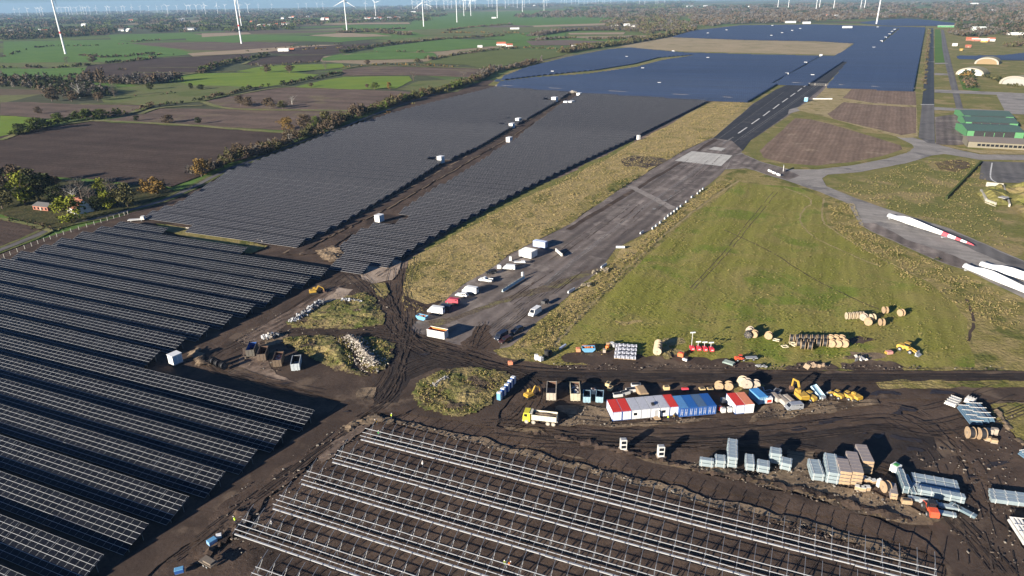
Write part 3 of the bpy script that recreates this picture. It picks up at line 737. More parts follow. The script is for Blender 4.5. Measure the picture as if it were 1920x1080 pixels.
def rubble(pts, n, s0, s1, mats, label, cat='rubble', h=1.6, seed=0):
    random.seed(seed)
    P = [G(*p) for p in pts]
    mb = MB()
    for i in range(n):
        k = random.random() * (len(P) - 1)
        a, b = P[int(k)], P[min(int(k) + 1, len(P) - 1)]
        c = a.lerp(b, k - int(k))
        r = abs(random.gauss(0, 1))
        an = random.uniform(0, 2 * pi)
        R_ = h * 1.5 * min(r, 2) * .8
        z = max(0, h * (1 - R_ / (h * 2.4))) * random.uniform(.5, 1)
        s = random.uniform(s0, s1)
        cc = (c.x + cos(an) * R_, c.y + sin(an) * R_, z + s * .3)
        o0 = len(mb.v)
        mb.box((0, 0, 0), (s * random.uniform(.6, 1.5), s * random.uniform(.5, 1.2), s * random.uniform(.3, .8)), mi=random.randrange(len(mats)), top=random.uniform(.5, 1))
        R3 = Matrix.Rotation(random.uniform(0, 6.3), 3, Vector((random.random(), random.random(), random.random())).normalized())
        for q in range(o0, len(mb.v)):
            v = R3 @ Vector(mb.v[q])
            mb.v[q] = (v.x + cc[0], v.y + cc[1], v.z + cc[2] + ZC[0])
    return tag(mb.build('rubble_pile', mats), label, cat, kind='stuff')
ST = [pm((.34, .30, .25), .9, var=.4), pm((.46, .42, .36), .9, var=.4), pm((.22, .19, .16), .9, var=.4)]
pal_grass = [pm((.20, .165, .11), .95), pm((.28, .24, .17), .95)]
GR = [pm((.20, .21, .22), .8, var=.4), pm((.12, .12, .13), .8, var=.4), pm((.42, .43, .44), .8)]
rubble([(655, 640), (672, 650), (682, 668), (695, 680), (704, 690)], 900, .2, .6, ST, 'long heap of pale broken stones beside the grassy bank at the track junction', h=1.8, seed=1)
rubble([(548, 608), (565, 598), (585, 582), (602, 570)], 260, .25, .9, GR, 'line of grey concrete debris along the left edge of the upper grass mound', h=1.1, seed=2)
rubble([(640, 566), (660, 566), (680, 570)], 70, .3, .9, GR, 'grey debris scattered on the upper grass mound', h=.5, seed=3)
rubble([(668, 590), (685, 582)], 30, .3, .9, ST, 'small pale debris patch on the right side of the upper grass mound', h=.4, seed=4)
rubble([(815, 728), (828, 718), (838, 712)], 220, .15, .45, GR + ST, 'grey rubble heap on the round grass mound near the portable toilets', h=.7, seed=5)
rubble([(500, 636), (515, 634)], 60, .4, 1.2, GR + ST, 'grey slabs and planks dumped behind the open roll-off containers', h=.8, seed=6)
rubble([(300, 412), (345, 418)], 60, .3, .7, ST, 'broken stone row at the left end of the ditch between the solar fields', h=.3, seed=7)
rubble([(350, 430), (400, 438), (450, 447), (495, 456)], 170, .3, .8, ST, 'long dotted row of pale stones in the ditch between the solar fields', h=.3, seed=8)
rubble([(1112, 514), (1130, 510), (1140, 509)], 50, .3, .7, pal_grass, 'low pale rubble mound in the dry grass beside the runway', h=1.0, seed=9)
rubble([(1092, 540), (1106, 537)], 40, .3, .8, pal_grass, 'small rubble heap nearer the camera in the grass beside the runway', h=.9, seed=10)
rubble([(1415, 690), (1440, 692)], 20, .3, .9, GR, 'scattered dark scraps at the near edge of the meadow', h=.3, seed=11)
rubble([(1510, 692), (1530, 690), (1545, 690)], 30, .4, 1.2, [pm((.30, .22, .15), .9)], 'weathered timber scraps beside the mud road', h=.3, seed=12)
rubble([(1072, 174), (1078, 176)], 60, .6, 1.8, ST, 'excavated spoil at the far end of the central service track', h=1.6, seed=13)
rubble([(1604, 676), (1618, 678)], 30, .4, 1.2, GR + ST, 'dark scrap and sheeting beside the bare patch at the meadow edge', h=.5, seed=14)
# ------------------------------------------------------------------ solar tables
PW, PH, PZ0, PZ1 = 2.0, 6.6, .7, 3.0
def panel_mat(name, cell, cell2, line, lw=.09, lwx=.05, rough=.22, spec=.45, rowvar=False):
    m, t, b = newmat(name)
    tc = t.nodes.new('ShaderNodeTexCoord')
    sx = t.nodes.new('ShaderNodeSeparateXYZ')
    t.links.new(tc.outputs['Object'], sx.inputs[0])
    x = mth(t, 'FRACT', mth(t, 'DIVIDE', sx.outputs[0], PW))
    y = mth(t, 'FRACT', mth(t, 'ADD', mth(t, 'DIVIDE', sx.outputs[1], PH / 6), lw * .45))
    lx = mth(t, 'LESS_THAN', x, lwx / PW)
    ly = mth(t, 'LESS_THAN', y, lw / (PH / 6))
    l = mth(t, 'MAXIMUM', lx, ly)
    wn = t.nodes.new('ShaderNodeTexWhiteNoise')
    fl = t.nodes.new('ShaderNodeVectorMath')
    fl.operation = 'FLOOR'
    dv = t.nodes.new('ShaderNodeVectorMath')
    dv.operation = 'DIVIDE'
    dv.inputs[1].default_value = (PW, PH / 6, 50)
    t.links.new(tc.outputs['Object'], dv.inputs[0])
    t.links.new(dv.outputs[0], fl.inputs[0])
    t.links.new(fl.outputs[0], wn.inputs[0])
    c = mixc(t, wn.outputs['Value'], cell, cell2)
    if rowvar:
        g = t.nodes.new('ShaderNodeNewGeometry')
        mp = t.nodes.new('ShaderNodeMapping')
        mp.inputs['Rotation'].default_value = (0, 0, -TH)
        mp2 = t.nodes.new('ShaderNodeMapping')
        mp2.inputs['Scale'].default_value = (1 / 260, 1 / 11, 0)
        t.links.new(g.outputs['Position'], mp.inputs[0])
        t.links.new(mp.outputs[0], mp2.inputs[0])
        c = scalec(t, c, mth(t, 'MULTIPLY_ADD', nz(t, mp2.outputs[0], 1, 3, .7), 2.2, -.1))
    t.links.new(mixc(t, l, c, line), b.inputs['Base Color'])
    b.inputs['Specular IOR Level'].default_value = spec
    t.links.new(mth(t, 'MULTIPLY_ADD', l, .3, rough), b.inputs['Roughness'])
    return m
MP_N = panel_mat('dark_panel', (.005, .006, .009), (.009, .010, .014), (.46, .47, .47), .062, .03, rough=.35, spec=.12)
MP_M = panel_mat('dark_panel_far', (.008, .009, .013), (.014, .015, .020), (.33, .33, .34), .12, .035, rough=.35, spec=.16)
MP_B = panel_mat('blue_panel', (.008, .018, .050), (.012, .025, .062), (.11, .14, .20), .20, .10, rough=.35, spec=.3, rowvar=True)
M_STEEL = pm((.36, .38, .40), .38, .75, .1, name='galvanised_steel')
M_POST = pm((.25, .26, .27), .5, .6, .1)

def scan(polys, n):
    xs = []
    for P in polys:
        for i in range(len(P)):
            (u0, n0), (u1, n1) = P[i], P[(i + 1) % len(P)]
            if (n0 > n) != (n1 > n): xs.append(u0 + (u1 - u0) * (n - n0) / (n1 - n0))
    xs.sort()
    return [(xs[i], xs[i + 1]) for i in range(0, len(xs) - 1, 2)]

def row_mesh(L, seg, th=.05, amp=.05):
    mb = MB()
    k = max(1, round(L / seg))
    for i in range(k):
        x0, x1 = L * i / k, L * (i + 1) / k
        x0 = round(x0 / PW) * PW
        x1 = round(x1 / PW) * PW
        if x1 <= x0: continue
        a, b_, c, d = (random.uniform(-amp, amp) for _ in range(4))
        if i < k - 1: x1 -= .06
        V = [(x0, 0, PZ0 + a), (x1, 0, PZ0 + b_), (x1, PH, PZ1 + c), (x0, PH, PZ1 + d)]
        mb.add(V + [(x, y, z - th) for x, y, z in V], [(0, 1, 2, 3), (7, 6, 5, 4), (0, 4, 5, 1), (1, 5, 6, 2), (2, 6, 7, 3), (3, 7, 4, 0)])
    return mb
def legs_mesh(L, step):
    mb = MB()
    k = max(1, int(L / step))
    for i in range(k + 1):
        x = .4 + (L - .8) * i / k
        for y in (1.5, 4.9):
            mb.box((x, y, (PZ0 + (PZ1 - PZ0) * y / PH) / 2 - .05), (.12, .12, PZ0 + (PZ1 - PZ0) * y / PH - .15))
        mb.bar((x, .2, PZ0 - .05), (x, PH - .2, PZ1 - .12), .08, .12)
    for y in (1.5, 4.9): mb.box((L / 2, y, PZ0 + (PZ1 - PZ0) * y / PH - .2), (L - .6, .08, .1))
    return mb

rows = []        # (distance, u0, L, n_bottom, block)
def collect(block, nlist, polys, holes=()):
    for n in nlist:
        for u0, u1 in scan(polys, n):
            cuts = [(u0, u1)]
            for hu, hn, hw, hn2 in holes:
                if abs(n - PH / 2 - hn) < hn2:
                    nc = []
                    for a, b_ in cuts:
                        if b_ < hu - hw or a > hu + hw: nc.append((a, b_))
                        else:
                            if hu - hw - a > 6: nc.append((a, hu - hw))
                            if b_ - hu - hw > 6: nc.append((hu + hw, b_))
                    cuts = nc
            for a, b_ in cuts:
                L = round((b_ - a) / PW) * PW
                if L >= 6:
                    p = fromUN(b_ - L / 2, n)
                    rows.append((p.length, b_ - L, L, n - PH, block))
NT = [34.6, 43.9, 53.3, 62.5, 71.9, 81.3, 90.7, 99.8, 109.1, 118.7, 128.6, 138.1, 147.2, 156.8, 166.6, 175.8, 185.4, 194.8, 204.8, 213.8, 222.6]
collect('N', NT, [[(-330, 20), (-118, 20), (-112.8, 62.5), (-106.4, 118.7), (-106.4, 123.5), (-172, 123.5), (-171.5, 133), (-168, 176), (-165.8, 207), (-166, 209), (-215, 209.1), (-215, 217), (-271, 217.1), (-271, 226), (-303, 226), (-306, 200), (-305, 165), (-330, 120)]])
def hole(px, py, w_, h_):
    u, n = UN(px, py, 0)
    return (u, n, w_, h_)
pxp = lambda L: [UN(x, y, 3.0) for x, y in L]
collect('A', [232.5 + 9.62 * k for k in range(60)], [pxp([(275, 398), (350, 370), (430, 318), (560, 270), (640, 240), (760, 203), (860, 178), (930, 161), (1068, 171), (1040, 190), (960, 235), (900, 270), (830, 300), (750, 350), (690, 385), (637, 416), (590, 437), (548, 461), (528, 463), (500, 454), (508, 444), (360, 423), (370, 411)])],
        [hole(822, 305, 9, 5), hole(958, 238, 12, 6), hole(966, 227, 10, 6), hole(1036, 190, 12, 7)])
collect('B', [215.5 + 9.62 * k for k in range(60)], [pxp([(1092, 173), (1325, 187), (1180, 258), (1080, 303), (990, 346), (880, 402), (800, 445), (728, 490), (680, 495), (632, 487), (655, 462), (640, 458), (655, 442), (690, 422), (735, 400), (850, 330), (960, 262), (1050, 195)])],
        [hole(722, 414, 11, 6), hole(955, 264, 10, 5)])
collect('C', [752 + 9.6 * k for k in range(230)], [pxp([(932, 160), (946, 141), (985, 126), (1060, 107), (1140, 92), (1180, 88.5), (1280, 97.5), (1440, 102), (1566, 104), (1605, 79.5), (1530, 75), (1400, 73), (1262, 68), (1300, 57), (1390, 47), (1530, 45.5), (1735, 51), (1712, 167), (1550, 160), (1591, 113), (1580, 113), (1513, 157), (1456, 155), (1400, 188)]),
        pxp([(930, 148), (1010, 138.5), (1120, 128), (1190, 117), (1235, 105.5), (1300, 100), (1308, 102), (1242, 112), (1192, 125), (1100, 137.5), (1000, 144), (940, 151)]),
        pxp([(1442, 155.5), (1450, 154.5), (1542, 104), (1537, 103.5)]), pxp([(1648, 80), (1654, 79.5), (1689, 52), (1684.5, 51.6)])])
collect('D', [2700 + 22 * k for k in range(160)], [pxp([(1612, 42), (1650, 37), (1700, 34.5), (1740, 37), (1800, 44), (1740, 48.5), (1655, 46.5)])])
collect('E', [300 + 9.6 * k for k in range(150)], [pxp([(1793, 104), (1880, 103), (1925, 98), (1925, 110), (1798, 108)])])
rows.sort(key=lambda r: r[0])
BL = {'N': 'near left block', 'A': 'left grey block', 'B': 'right grey block', 'C': 'blue solar park', 'D': 'distant blue patch', 'E': 'blue strip at far right'}
GRP = {'N': 'near rows of black solar panels', 'A': 'grey solar rows left of the central track', 'B': 'grey solar rows right of the central track', 'C': 'rows of the blue solar park', 'D': 'far blue solar rows', 'E': 'blue solar strip rows'}
cnt = {}
rest = MB()
restA = MB()
random.seed(11)
for i, (dist, u0, L, nb, bk) in enumerate(rows):
    p = fromUN(u0, nb)
    if i >= 295:
        dst = rest
        r = row_mesh(L, 60, .05, .03)
        q = [fromUN(u0 + v[0], nb + v[1], v[2]) for v in r.v]
        rest.add(q, r.f)
        continue
    cnt[bk] = cnt.get(bk, 0) + 1
    nth = cnt[bk]
    lab = {'N': 'black panel row with white frames', 'A': 'dark grey panel row', 'B': 'dark grey panel row'}.get(bk, 'blue panel row')
    root = thing('solar_row', '%s, %s closest to the camera in the %s' % (lab, ordn(nth), BL[bk]), 'solar row', p, TH, GRP[bk])
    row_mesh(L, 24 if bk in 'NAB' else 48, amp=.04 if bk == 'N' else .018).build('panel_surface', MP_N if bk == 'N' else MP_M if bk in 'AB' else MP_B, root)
    if bk in 'NAB': legs_mesh(L, 6 if bk == 'N' else 12).build('support_frame', M_POST, root)
if rest.v:
    def rest_mat():
        m = MP_B.copy()
        return m
    # the far rows share one sheet of local coordinates along the rows
    o = MB()
    o.v = [((v[0] * RU.x + v[1] * RU.y), (v[0] * RN.x + v[1] * RN.y), v[2]) for v in rest.v]
    o.f, o.m = rest.f, rest.m
    ob = o.build('solar_rows', MP_B, None, (0, 0, 0), TH)
    tag(ob, 'mass of blue solar panel rows filling the far part of the solar park', 'solar park', kind='stuff')

# ------------------------------------------------------------------ mounting racks under construction
def rack_bits(k):
    return (MB().bar((0, 0, .78), (0, 6.75, 3.08), .085, .14), MB().box((0, 3.3, .95), (.09, .12, 1.9)).bar((0, 3.3, .5), (0, 5.1, 2.45), .05, .05))
ra, po = None, None
RK = [(121.3, -89.2, -90.6, 34, 'furthest'), (111.2, -91, -91.6, 60, 'second furthest'), (102.2, -93.2, -93.4, 60, 'third furthest'), (93.3, -93.2, -93.8, 60, 'third nearest'), (84.4, -95.8, -96, 40, 'second nearest'), (75.2, -84, -84.2, 20, 'nearest')]
M_ALU = pm((.55, .56, .56), .35, .35, .08, name='bright_profile')
random.seed(5)
for nt_, ur, up_, ue, nm in RK:
    root = thing('mounting_rack', 'empty steel mounting rack without panels, the %s of the six parallel racks' % nm, 'rack', fromUN(up_, nt_ - 6.7), TH, 'unfinished solar mounting racks')
    L = ue - up_
    for j, (y, wd, hh) in enumerate(((3.2, .12, .10), (2.05, .12, .10), (1.0, .12, .10), (.08, .30, .20))):
        mb = MB()
        x = 0 if j < 3 else .8
        zc = .78 + y / 6.75 * 2.3 + .14
        while x < L:
            l = min(random.choice((8.7, 11.6)), L - x)
            dz = random.uniform(-.03, .03)
            if j == 3 and random.random() < .3:
                mb.bar((x, y - .1, zc + dz), (x + l - .1, y + random.uniform(-.15, .15), zc + dz), .2, .2)
                mb.bar((x, y + .18, zc + dz), (x + l - .3, y + .15, zc + dz), .12, .12)
            else:
                mb.bar((x, y, zc + dz), (x + l - .04, y + random.uniform(-.04, .04), zc + dz), wd, hh)
            x += l
        mb.build('purlin', M_ALU, root)
    a_, b_ = rack_bits(0)
    n_ = int((ue - ur) / 2.93)
    rp = None
    for k in range(n_ + 1):
        x = ur - up_ + k * 2.93
        if k == 0:
            rp = a_.build('rafter', M_STEEL, root, (x, 0, 0))
            pp = b_.build('post', M_POST, root, (x, 0, 0))
        else:
            for s_ in (rp, pp):
                c = s_.copy()
                C.objects.link(c)
                c.parent = root
                c.location = (x, 0, random.uniform(-.03, .03))
# ------------------------------------------------------------------ vegetation
def leafmat(name, a, b_):
    m, t, b = newmat(name)
    oi = t.nodes.new('ShaderNodeNewGeometry')
    f = nz(t, oi.outputs['Position'], .45, 3, .6)
    c = mixc(t, sstep(t, f, .38, .62), a, b_)
    t.links.new(c, b.inputs['Base Color'])
    b.inputs['Roughness'].default_value = .9
    b.inputs['Specular IOR Level'].default_value = .1
    return m
LM = dict(green=leafmat('green_leaves', (.060, .085, .020), (.095, .115, .028)), yellow=leafmat('yellow_green_leaves', (.185, .205, .025), (.135, .150, .022)),
          dark=leafmat('dark_leaves', (.028, .038, .016), (.045, .052, .022)), orange=leafmat('orange_leaves', (.22, .135, .040), (.16, .108, .036)),
          brown=leafmat('brown_leaves', (.085, .062, .042), (.115, .085, .052)), grey=leafmat('bare_twigs', (.095, .084, .072), (.125, .112, .095)),
          olive=leafmat('olive_leaves', (.105, .098, .040), (.080, .076, .034)))
BARK = pm((.12, .09, .07), .95)
BIRCH = pm((.45, .43, .38), .9)
def tri_leaf(mb, c, s, mi=0, thin=1.0):
    n = Vector((random.gauss(0, 1), random.gauss(0, 1), random.gauss(0, 1))).normalized()
    t = n.orthogonal().normalized()
    b_ = n.cross(t)
    an = random.uniform(0, 6.28)
    d, e = t * cos(an) + b_ * sin(an), (b_ * cos(an) - t * sin(an)) * thin
    c = Vector(c)
    mb.add([c - d * s, c + e * s * .6, c + d * s, c - e * s * .6], [(0, 1, 2, 3)], mi)
def crown_mb(seed, h, r, base, n, leaf, clumps=14, thin=1.0):
    random.seed(seed)
    mb = MB()
    cs = []
    for i in range(clumps):
        a, z = random.uniform(0, 6.28), random.uniform(.08, .95)
        rr = r * sqrt(max(.05, 1 - (2 * z - .9) ** 2)) * random.uniform(.25, .85)
        cs.append((Vector((cos(a) * rr, sin(a) * rr, base + (h - base) * z)), r * random.uniform(.28, .46)))
    for i in range(n):
        c, cr_ = cs[i % clumps]
        d = Vector((random.gauss(0, 1), random.gauss(0, 1), random.gauss(0, 1))).normalized() * cr_ * random.uniform(.55, 1.1)
        p = c + d
        if p.z > h * 1.03: p.z = h * random.uniform(.9, 1)
        if p.z < .4: p.z = .5
        tri_leaf(mb, p, leaf * random.uniform(.6, 1.3), thin=thin)
    return mb
def trunk_mb(seed, h, base, r, n=6, bare=False):
    random.seed(seed)
    mb = MB()
    top = h * (.8 if bare else .6)
    mb.tube((0, 0, -.1), (random.uniform(-.3, .3), random.uniform(-.3, .3), top), .028 * h, .008 * h, 6)
    for i in range(12 if bare else n):
        z = random.uniform(base * .8 + .3, top)
        a = random.uniform(0, 6.28)
        l = r * random.uniform(.5, 1)
        mb.tube((0, 0, z), (cos(a) * l, sin(a) * l, min(z + l * random.uniform(.6, 1.3), h * .97)), .010 * h, .003 * h, 4)
    return mb
PROTO = {}
def tree(kind, px, py, h, w_, label, group=None, at=None):
    v = random.randrange(2)
    p = at if at is not None else G(px, py)
    st = random.getstate()
    if (kind, v) not in PROTO:
        bare = kind == 'grey'
        t = thing('bare_tree' if bare else 'tree', label, 'tree', p, 0, group)
        crown_mb(hash(kind) % 97 * 0 + len(kind) * 7 + v, 10, 4, 1.2, 950 if not bare else 620, .46 if not bare else .36, 22, 1.0 if not bare else .28).build('crown', LM[kind], t)
        trunk_mb(v + 3, 10, 1.4, 4, bare=bare).build('trunk', BIRCH if bare and v else BARK, t)
        PROTO[kind, v] = t
        t.scale = (w_ / 8, w_ / 8, h / 10)
        random.setstate(st)
        t.rotation_euler.z = random.uniform(0, 6)
        return t
    return dup(PROTO[kind, v], p, random.uniform(0, 6), label, group, sc=(w_ / 8, w_ / 8, h / 10))
def clumpy(mb, x, y, r, h, mi, size, dens=1.0):
    n = max(3, int(2.6 * r * h / (size * size) * dens))
    n = min(n, 80)
    ph = random.uniform(0, 10)
    for i in range(n):
        a, e = random.uniform(0, 6.28), random.uniform(-.3, 1)
        rr = sqrt(max(0, 1 - e * e)) * r * random.uniform(.6, 1.05)
        z = (e * .5 + .5) * h * random.uniform(.8, 1.05)
        tri_leaf(mb, (x + cos(a) * rr, y + sin(a) * rr, max(z, size * .4)), size * random.uniform(.6, 1.2), mi)
def hedge(pts, h, wd, pal, label, dens=1.0, gaps=.0, seed=0, name='hedge', group='hedges between the fields'):
    random.seed(seed + 100)
    P = catmull([G(*p) for p in pts], 6)
    mb = MB()
    for a, b_ in zip(P, P[1:]):
        L = (b_ - a).length
        dist = ((a + b_) / 2).length
        size = max(.42, dist * .0013)
        st = max(1.4, size * 1.5)
        k = max(1, int(L / st * dens * max(1, wd / 7)))
        for i in range(k):
            c = a.lerp(b_, random.random())
            g_ = noise.noise(Vector((c.x / 35, c.y / 35, seed)))
            if gaps and g_ < gaps - .35: continue
            hh = h * (.75 + .9 * noise.noise(Vector((c.x / 14, c.y / 14, seed + 3)))) * random.uniform(.7, 1.15)
            r = max(size, min(2.2, hh * .4)) * random.uniform(.8, 1.3)
            mi = int(abs(noise.noise(Vector((c.x / 30, c.y / 30, seed + 7)))) * 5.5 + random.random() * .8) % len(pal)
            clumpy(mb, c.x + random.uniform(-wd, wd) / 2, c.y + random.uniform(-wd, wd) / 2, r, max(.8, hh), mi, size)
    o = mb.build(name, [LM[k_] for k_ in pal])
    return tag(o, label, 'hedge', group)
HB, HD, HO = ['brown', 'olive', 'grey'], ['dark', 'brown', 'green'], ['olive', 'orange', 'brown', 'green']
HL = [
 ([(372, 330), (400, 318), (440, 303), (500, 286), (560, 264), (600, 250), (640, 229)], 8.5, 13, ['olive', 'brown', 'grey', 'olive'], 'tall autumn tree belt along the lane beside the front of the grey solar block', 1.3, 0),
 ([(640, 229), (700, 208), (780, 184), (850, 166), (897, 150)], 8.5, 14, ['brown', 'olive', 'green', 'brown', 'orange'], 'tree belt continuing along the lane towards the blue solar park', 1.2, 0),
 ([(385, 352), (430, 333), (500, 303), (560, 280), (640, 246), (700, 222), (780, 194)], 2.2, 3, ['orange', 'olive'], 'low yellow bushes between the lane and the left edge of the grey solar block', .5, .45),
 ([(897, 150), (925, 134), (965, 128), (1010, 118)], 8, 16, ['brown', 'grey'], 'brown thicket at the left corner of the blue solar park', 1.2, 0),
 ([(1055, 100), (1100, 92), (1160, 84), (1210, 76), (1260, 66), (1300, 56)], 10, 26, ['brown', 'olive', 'dark'], 'wide wooded belt along the far left edge of the blue solar park', 1.2, 0),
 ([(0, 263), (40, 250), (75, 241), (110, 232), (150, 224), (175, 220)], 7, 8, ['green', 'dark', 'olive'], 'dark hedge above the large dark ploughed field on the left', 1.3, .2),
 ([(150, 224), (200, 222), (240, 212), (285, 200)], 6, 6, ['green', 'brown', 'dark'], 'hedge running up from the corner of the dark ploughed field', 1.2, .1),
 ([(285, 200), (330, 196), (345, 194)], 5, 4, HD, 'short dark hedge between the two brown fields on the left', 1.1, .2),
 ([(368, 191), (410, 182), (470, 168), (505, 163)], 5, 6, HD, 'curved hedge below the brightest green field', 1.2, .1),
 ([(530, 162), (560, 154), (600, 147), (645, 137)], 6, 6, HD, 'hedge between the two bright green fields', 1.2, .1),
 ([(250, 182), (300, 178), (360, 170)], 3, 3, HD, 'thin hedge across the pale pasture on the left', .8, .3),
 ([(0, 158), (60, 160), (130, 170), (175, 182)], 13, 40, ['brown', 'dark', 'grey', 'dark'], 'dense brown grove at the left edge behind the brown field', 1.5, 0),
 ([(140, 152), (200, 156), (270, 158), (335, 152)], 13, 24, ['grey', 'brown', 'brown'], 'leafless brown grove left of the brightest green field', 1.3, 0),
 ([(0, 128), (60, 127), (120, 127), (180, 121), (240, 116), (292, 109)], 6, 10, HD, 'hedge above the long green meadow on the left', 1.2, .2),
 ([(0, 148), (70, 149), (150, 142), (240, 130)], 5, 6, HD, 'hedge below the long green meadow on the left', 1, .35),
 ([(378, 138), (395, 128), (425, 120), (460, 113), (500, 105)], 8, 14, HD, 'dark bushy hedge between the dark field and the bright green field', 1.4, 0),
 ([(600, 116), (560, 120), (520, 124), (470, 124)], 5, 8, HB, 'brown hedge behind the brightest green fields', 1, .2),
 ([(645, 126), (720, 122), (800, 124), (900, 128)], 4, 6, HO, 'long low hedge above the narrow brown field', .9, .2),
 ([(0, 108), (80, 88), (170, 86), (240, 82)], 4, 5, HD, 'thin hedge in the green meadow behind the left wind turbine', .8, .3),
 ([(230, 80), (260, 78), (300, 75)], 5, 8, HD, 'short hedge at the left end of the far brown field', 1, .2),
 ([(460, 97), (540, 90), (640, 83)], 4, 5, HB, 'brown hedge along the pale stubble strip', .8, .3),
 ([(640, 100), (680, 92), (740, 83)], 8, 12, HD, 'dark wood strip left of the broad green field', 1.3, 0),
 ([(778, 118), (830, 108), (880, 100), (930, 94), (980, 90)], 6, 10, HB, 'hedge above the olive field near the red roofed farm', 1.3, .1),
 ([(980, 90), (1040, 92), (1075, 94)], 5, 10, HO, 'golden hedge to the right of the red roofed farm', 1.2, 0),
 ([(700, 100), (760, 98), (800, 99)], 5, 6, HB, 'bushes across the middle of the broad green field', .7, .3),
 ([(740, 83), (800, 77), (840, 73), (900, 70), (980, 66)], 7, 14, HB, 'wavy brown hedge above the broad green field', 1.3, .1),
 ([(640, 62), (700, 60), (765, 66)], 9, 40, HB, 'brown wood beside the near white wind turbine', 1.3, 0),
 ([(650, 56), (700, 56), (760, 54)], 6, 20, HD, 'dark hedge behind the brown wood and wind turbine', 1.2, 0),
 ([(840, 58), (880, 52), (960, 46)], 6, 16, HB, 'distant brown hedge in the wide green plain', 1.2, .1),
 ([(820, 62), (900, 62), (1000, 62)], 6, 14, HO, 'loose brown tree row in the wide green plain', 1, .25),
 ([(1000, 68), (1030, 63), (1070, 58), (1160, 57), (1260, 58)], 10, 40, ['brown', 'grey', 'olive'], 'broad wooded band in front of the far stubble field', 1.3, 0),
 ([(1000, 76), (1060, 72), (1120, 74), (1200, 72)], 8, 30, ['brown', 'olive', 'grey'], 'wooded band behind the pale brown field near the solar park', 1.2, .1),
 ([(1070, 88), (1110, 84), (1140, 80)], 6, 12, HO, 'autumn trees between pale brown field and solar park', 1, .1),
 ([(150, 104), (200, 108), (270, 104), (330, 103)], 6, 12, HD, 'mixed trees along the lower edge of the left turbine meadow', 1.2, .15),
 ([(565, 94), (640, 90), (690, 87)], 5, 8, HO, 'low orange brown hedge on the far dark field', .9, .2),
 ([(1732, 172), (1735, 130), (1739, 90), (1742, 56)], 2.0, 3, ['brown', 'olive', 'brown'], 'narrow brown bush strip between the blue solar park and taxiway', 1, .15),
 ([(1812, 140), (1812, 150), (1818, 160), (1824, 166)], 6, 12, ['dark', 'brown', 'orange'], 'dark trees in front of the white fronted aircraft shelter', 1.3, 0),
 ([(1838, 142), (1870, 150), (1905, 163)], 4, 12, ['olive', 'dark'], 'rough bushes right of the white fronted aircraft shelter', 1, .1),
 ([(1795, 62), (1815, 68), (1835, 66), (1870, 58)], 10, 40, ['brown', 'grey', 'dark'], 'brown trees around the red walled farm at upper right', 1.2, 0),
 ([(1890, 88), (1925, 84)], 9, 20, ['olive', 'brown'], 'rounded olive thicket at the right edge', 1.3, 0),
 ([(0, 330), (20, 325), (38, 318)], 4, 8, ['brown', 'olive'], 'brown undergrowth beside the trees at the left edge', 1, 0),
 ([(-10, 408), (50, 418), (100, 432), (150, 422)], 1.8, 7, ['brown', 'olive'], 'low brown scrub in front of the red roofed house', .9, 0),
 ([(60, 355), (110, 362), (160, 372)], 4, 10, ['dark', 'brown'], 'dark undergrowth behind the red roofed house', 1, 0),
 ([(1757, 490), (1763, 488)], 2.5, 2.5, ['dark', 'brown'], 'single dark bush at the edge of the concrete road beside the blades', 2.0, 0),
 ([(1140, 360), (1165, 352), (1200, 330)], 1.2, 2.5, ['dark'], 'low dark bramble line along the left runway edge', 1, 0),
]
for i, (pts, h, wd, pal, lab, dens, gp) in enumerate(HL):
    hedge(pts, h, wd, pal, lab, dens, gp, seed=i, group='hedges and tree belts between the fields')

def wood(poly, n, h, pal, label, thr=-.1, seed=0, sc=900):
    random.seed(seed + 500)
    xs, ys = [p[0] for p in poly], [p[1] for p in poly]
    mb = MB()
    c = 0
    for _ in range(n * 6):
        x, y = random.uniform(min(xs), max(xs)), random.uniform(min(ys), max(ys))
        ins = False
        for i in range(len(poly)):
            a, b_ = poly[i], poly[(i + 1) % len(poly)]
            if (a[1] > y) != (b_[1] > y) and x < (b_[0] - a[0]) * (y - a[1]) / (b_[1] - a[1]) + a[0]: ins = not ins
        if not ins: continue
        p = G(x, y)
        if p.length > 20000: continue
        if noise.noise(Vector((x / 55, y / 5, seed))) + .5 * noise.noise(Vector((x / 18, y / 2.2, seed))) < thr: continue
        size = p.length * .0010
        hh = h * random.uniform(.7, 1.3)
        mi = int(abs(noise.noise(Vector((x / 40, y / 4, seed + 7)))) * 4.5 + random.random() * 1.3) % len(pal)
        r = max(6, size * 1.8) * random.uniform(.7, 1.4)
        m_ = random.randint(12, 18)
        for j in range(m_):
            an, e = random.uniform(0, 6.28), random.random()
            tri_leaf(mb, (p.x + cos(an) * r * 1.4 * (1 - e * .5), p.y + sin(an) * r * 1.4 * (1 - e * .5), hh * (.15 + .8 * e)), max(1.8, size * 1.2) * random.uniform(.7, 1.2), mi)
        c += 1
        if c >= n: break
    return tag(mb.build('woodland', [LM[k] for k in pal]), label, 'woodland', kind='stuff')
WB = ['brown', 'dark', 'green', 'dark']
wood([(0, 25), (640, 15), (640, 26), (460, 34), (300, 40), (0, 46)], 1500, 13, WB, 'far dark woods along the left horizon', -.35, 1)
wood([(0, 44), (300, 38), (470, 34), (640, 28), (640, 40), (560, 55), (440, 60), (330, 60), (210, 62), (100, 72), (0, 74)], 1500, 12, WB, 'patchy woods behind the meadows on the left', -.12, 2)
wood([(0, 56), (200, 60), (205, 66), (60, 74), (0, 76)], 500, 13, ['brown', 'dark', 'brown'], 'brown wood edge behind the left turbine meadow', -.5, 12)
wood([(640, 14), (960, 5), (960, 16), (800, 24), (640, 34)], 800, 13, WB, 'far woods along the middle horizon', -.2, 3)
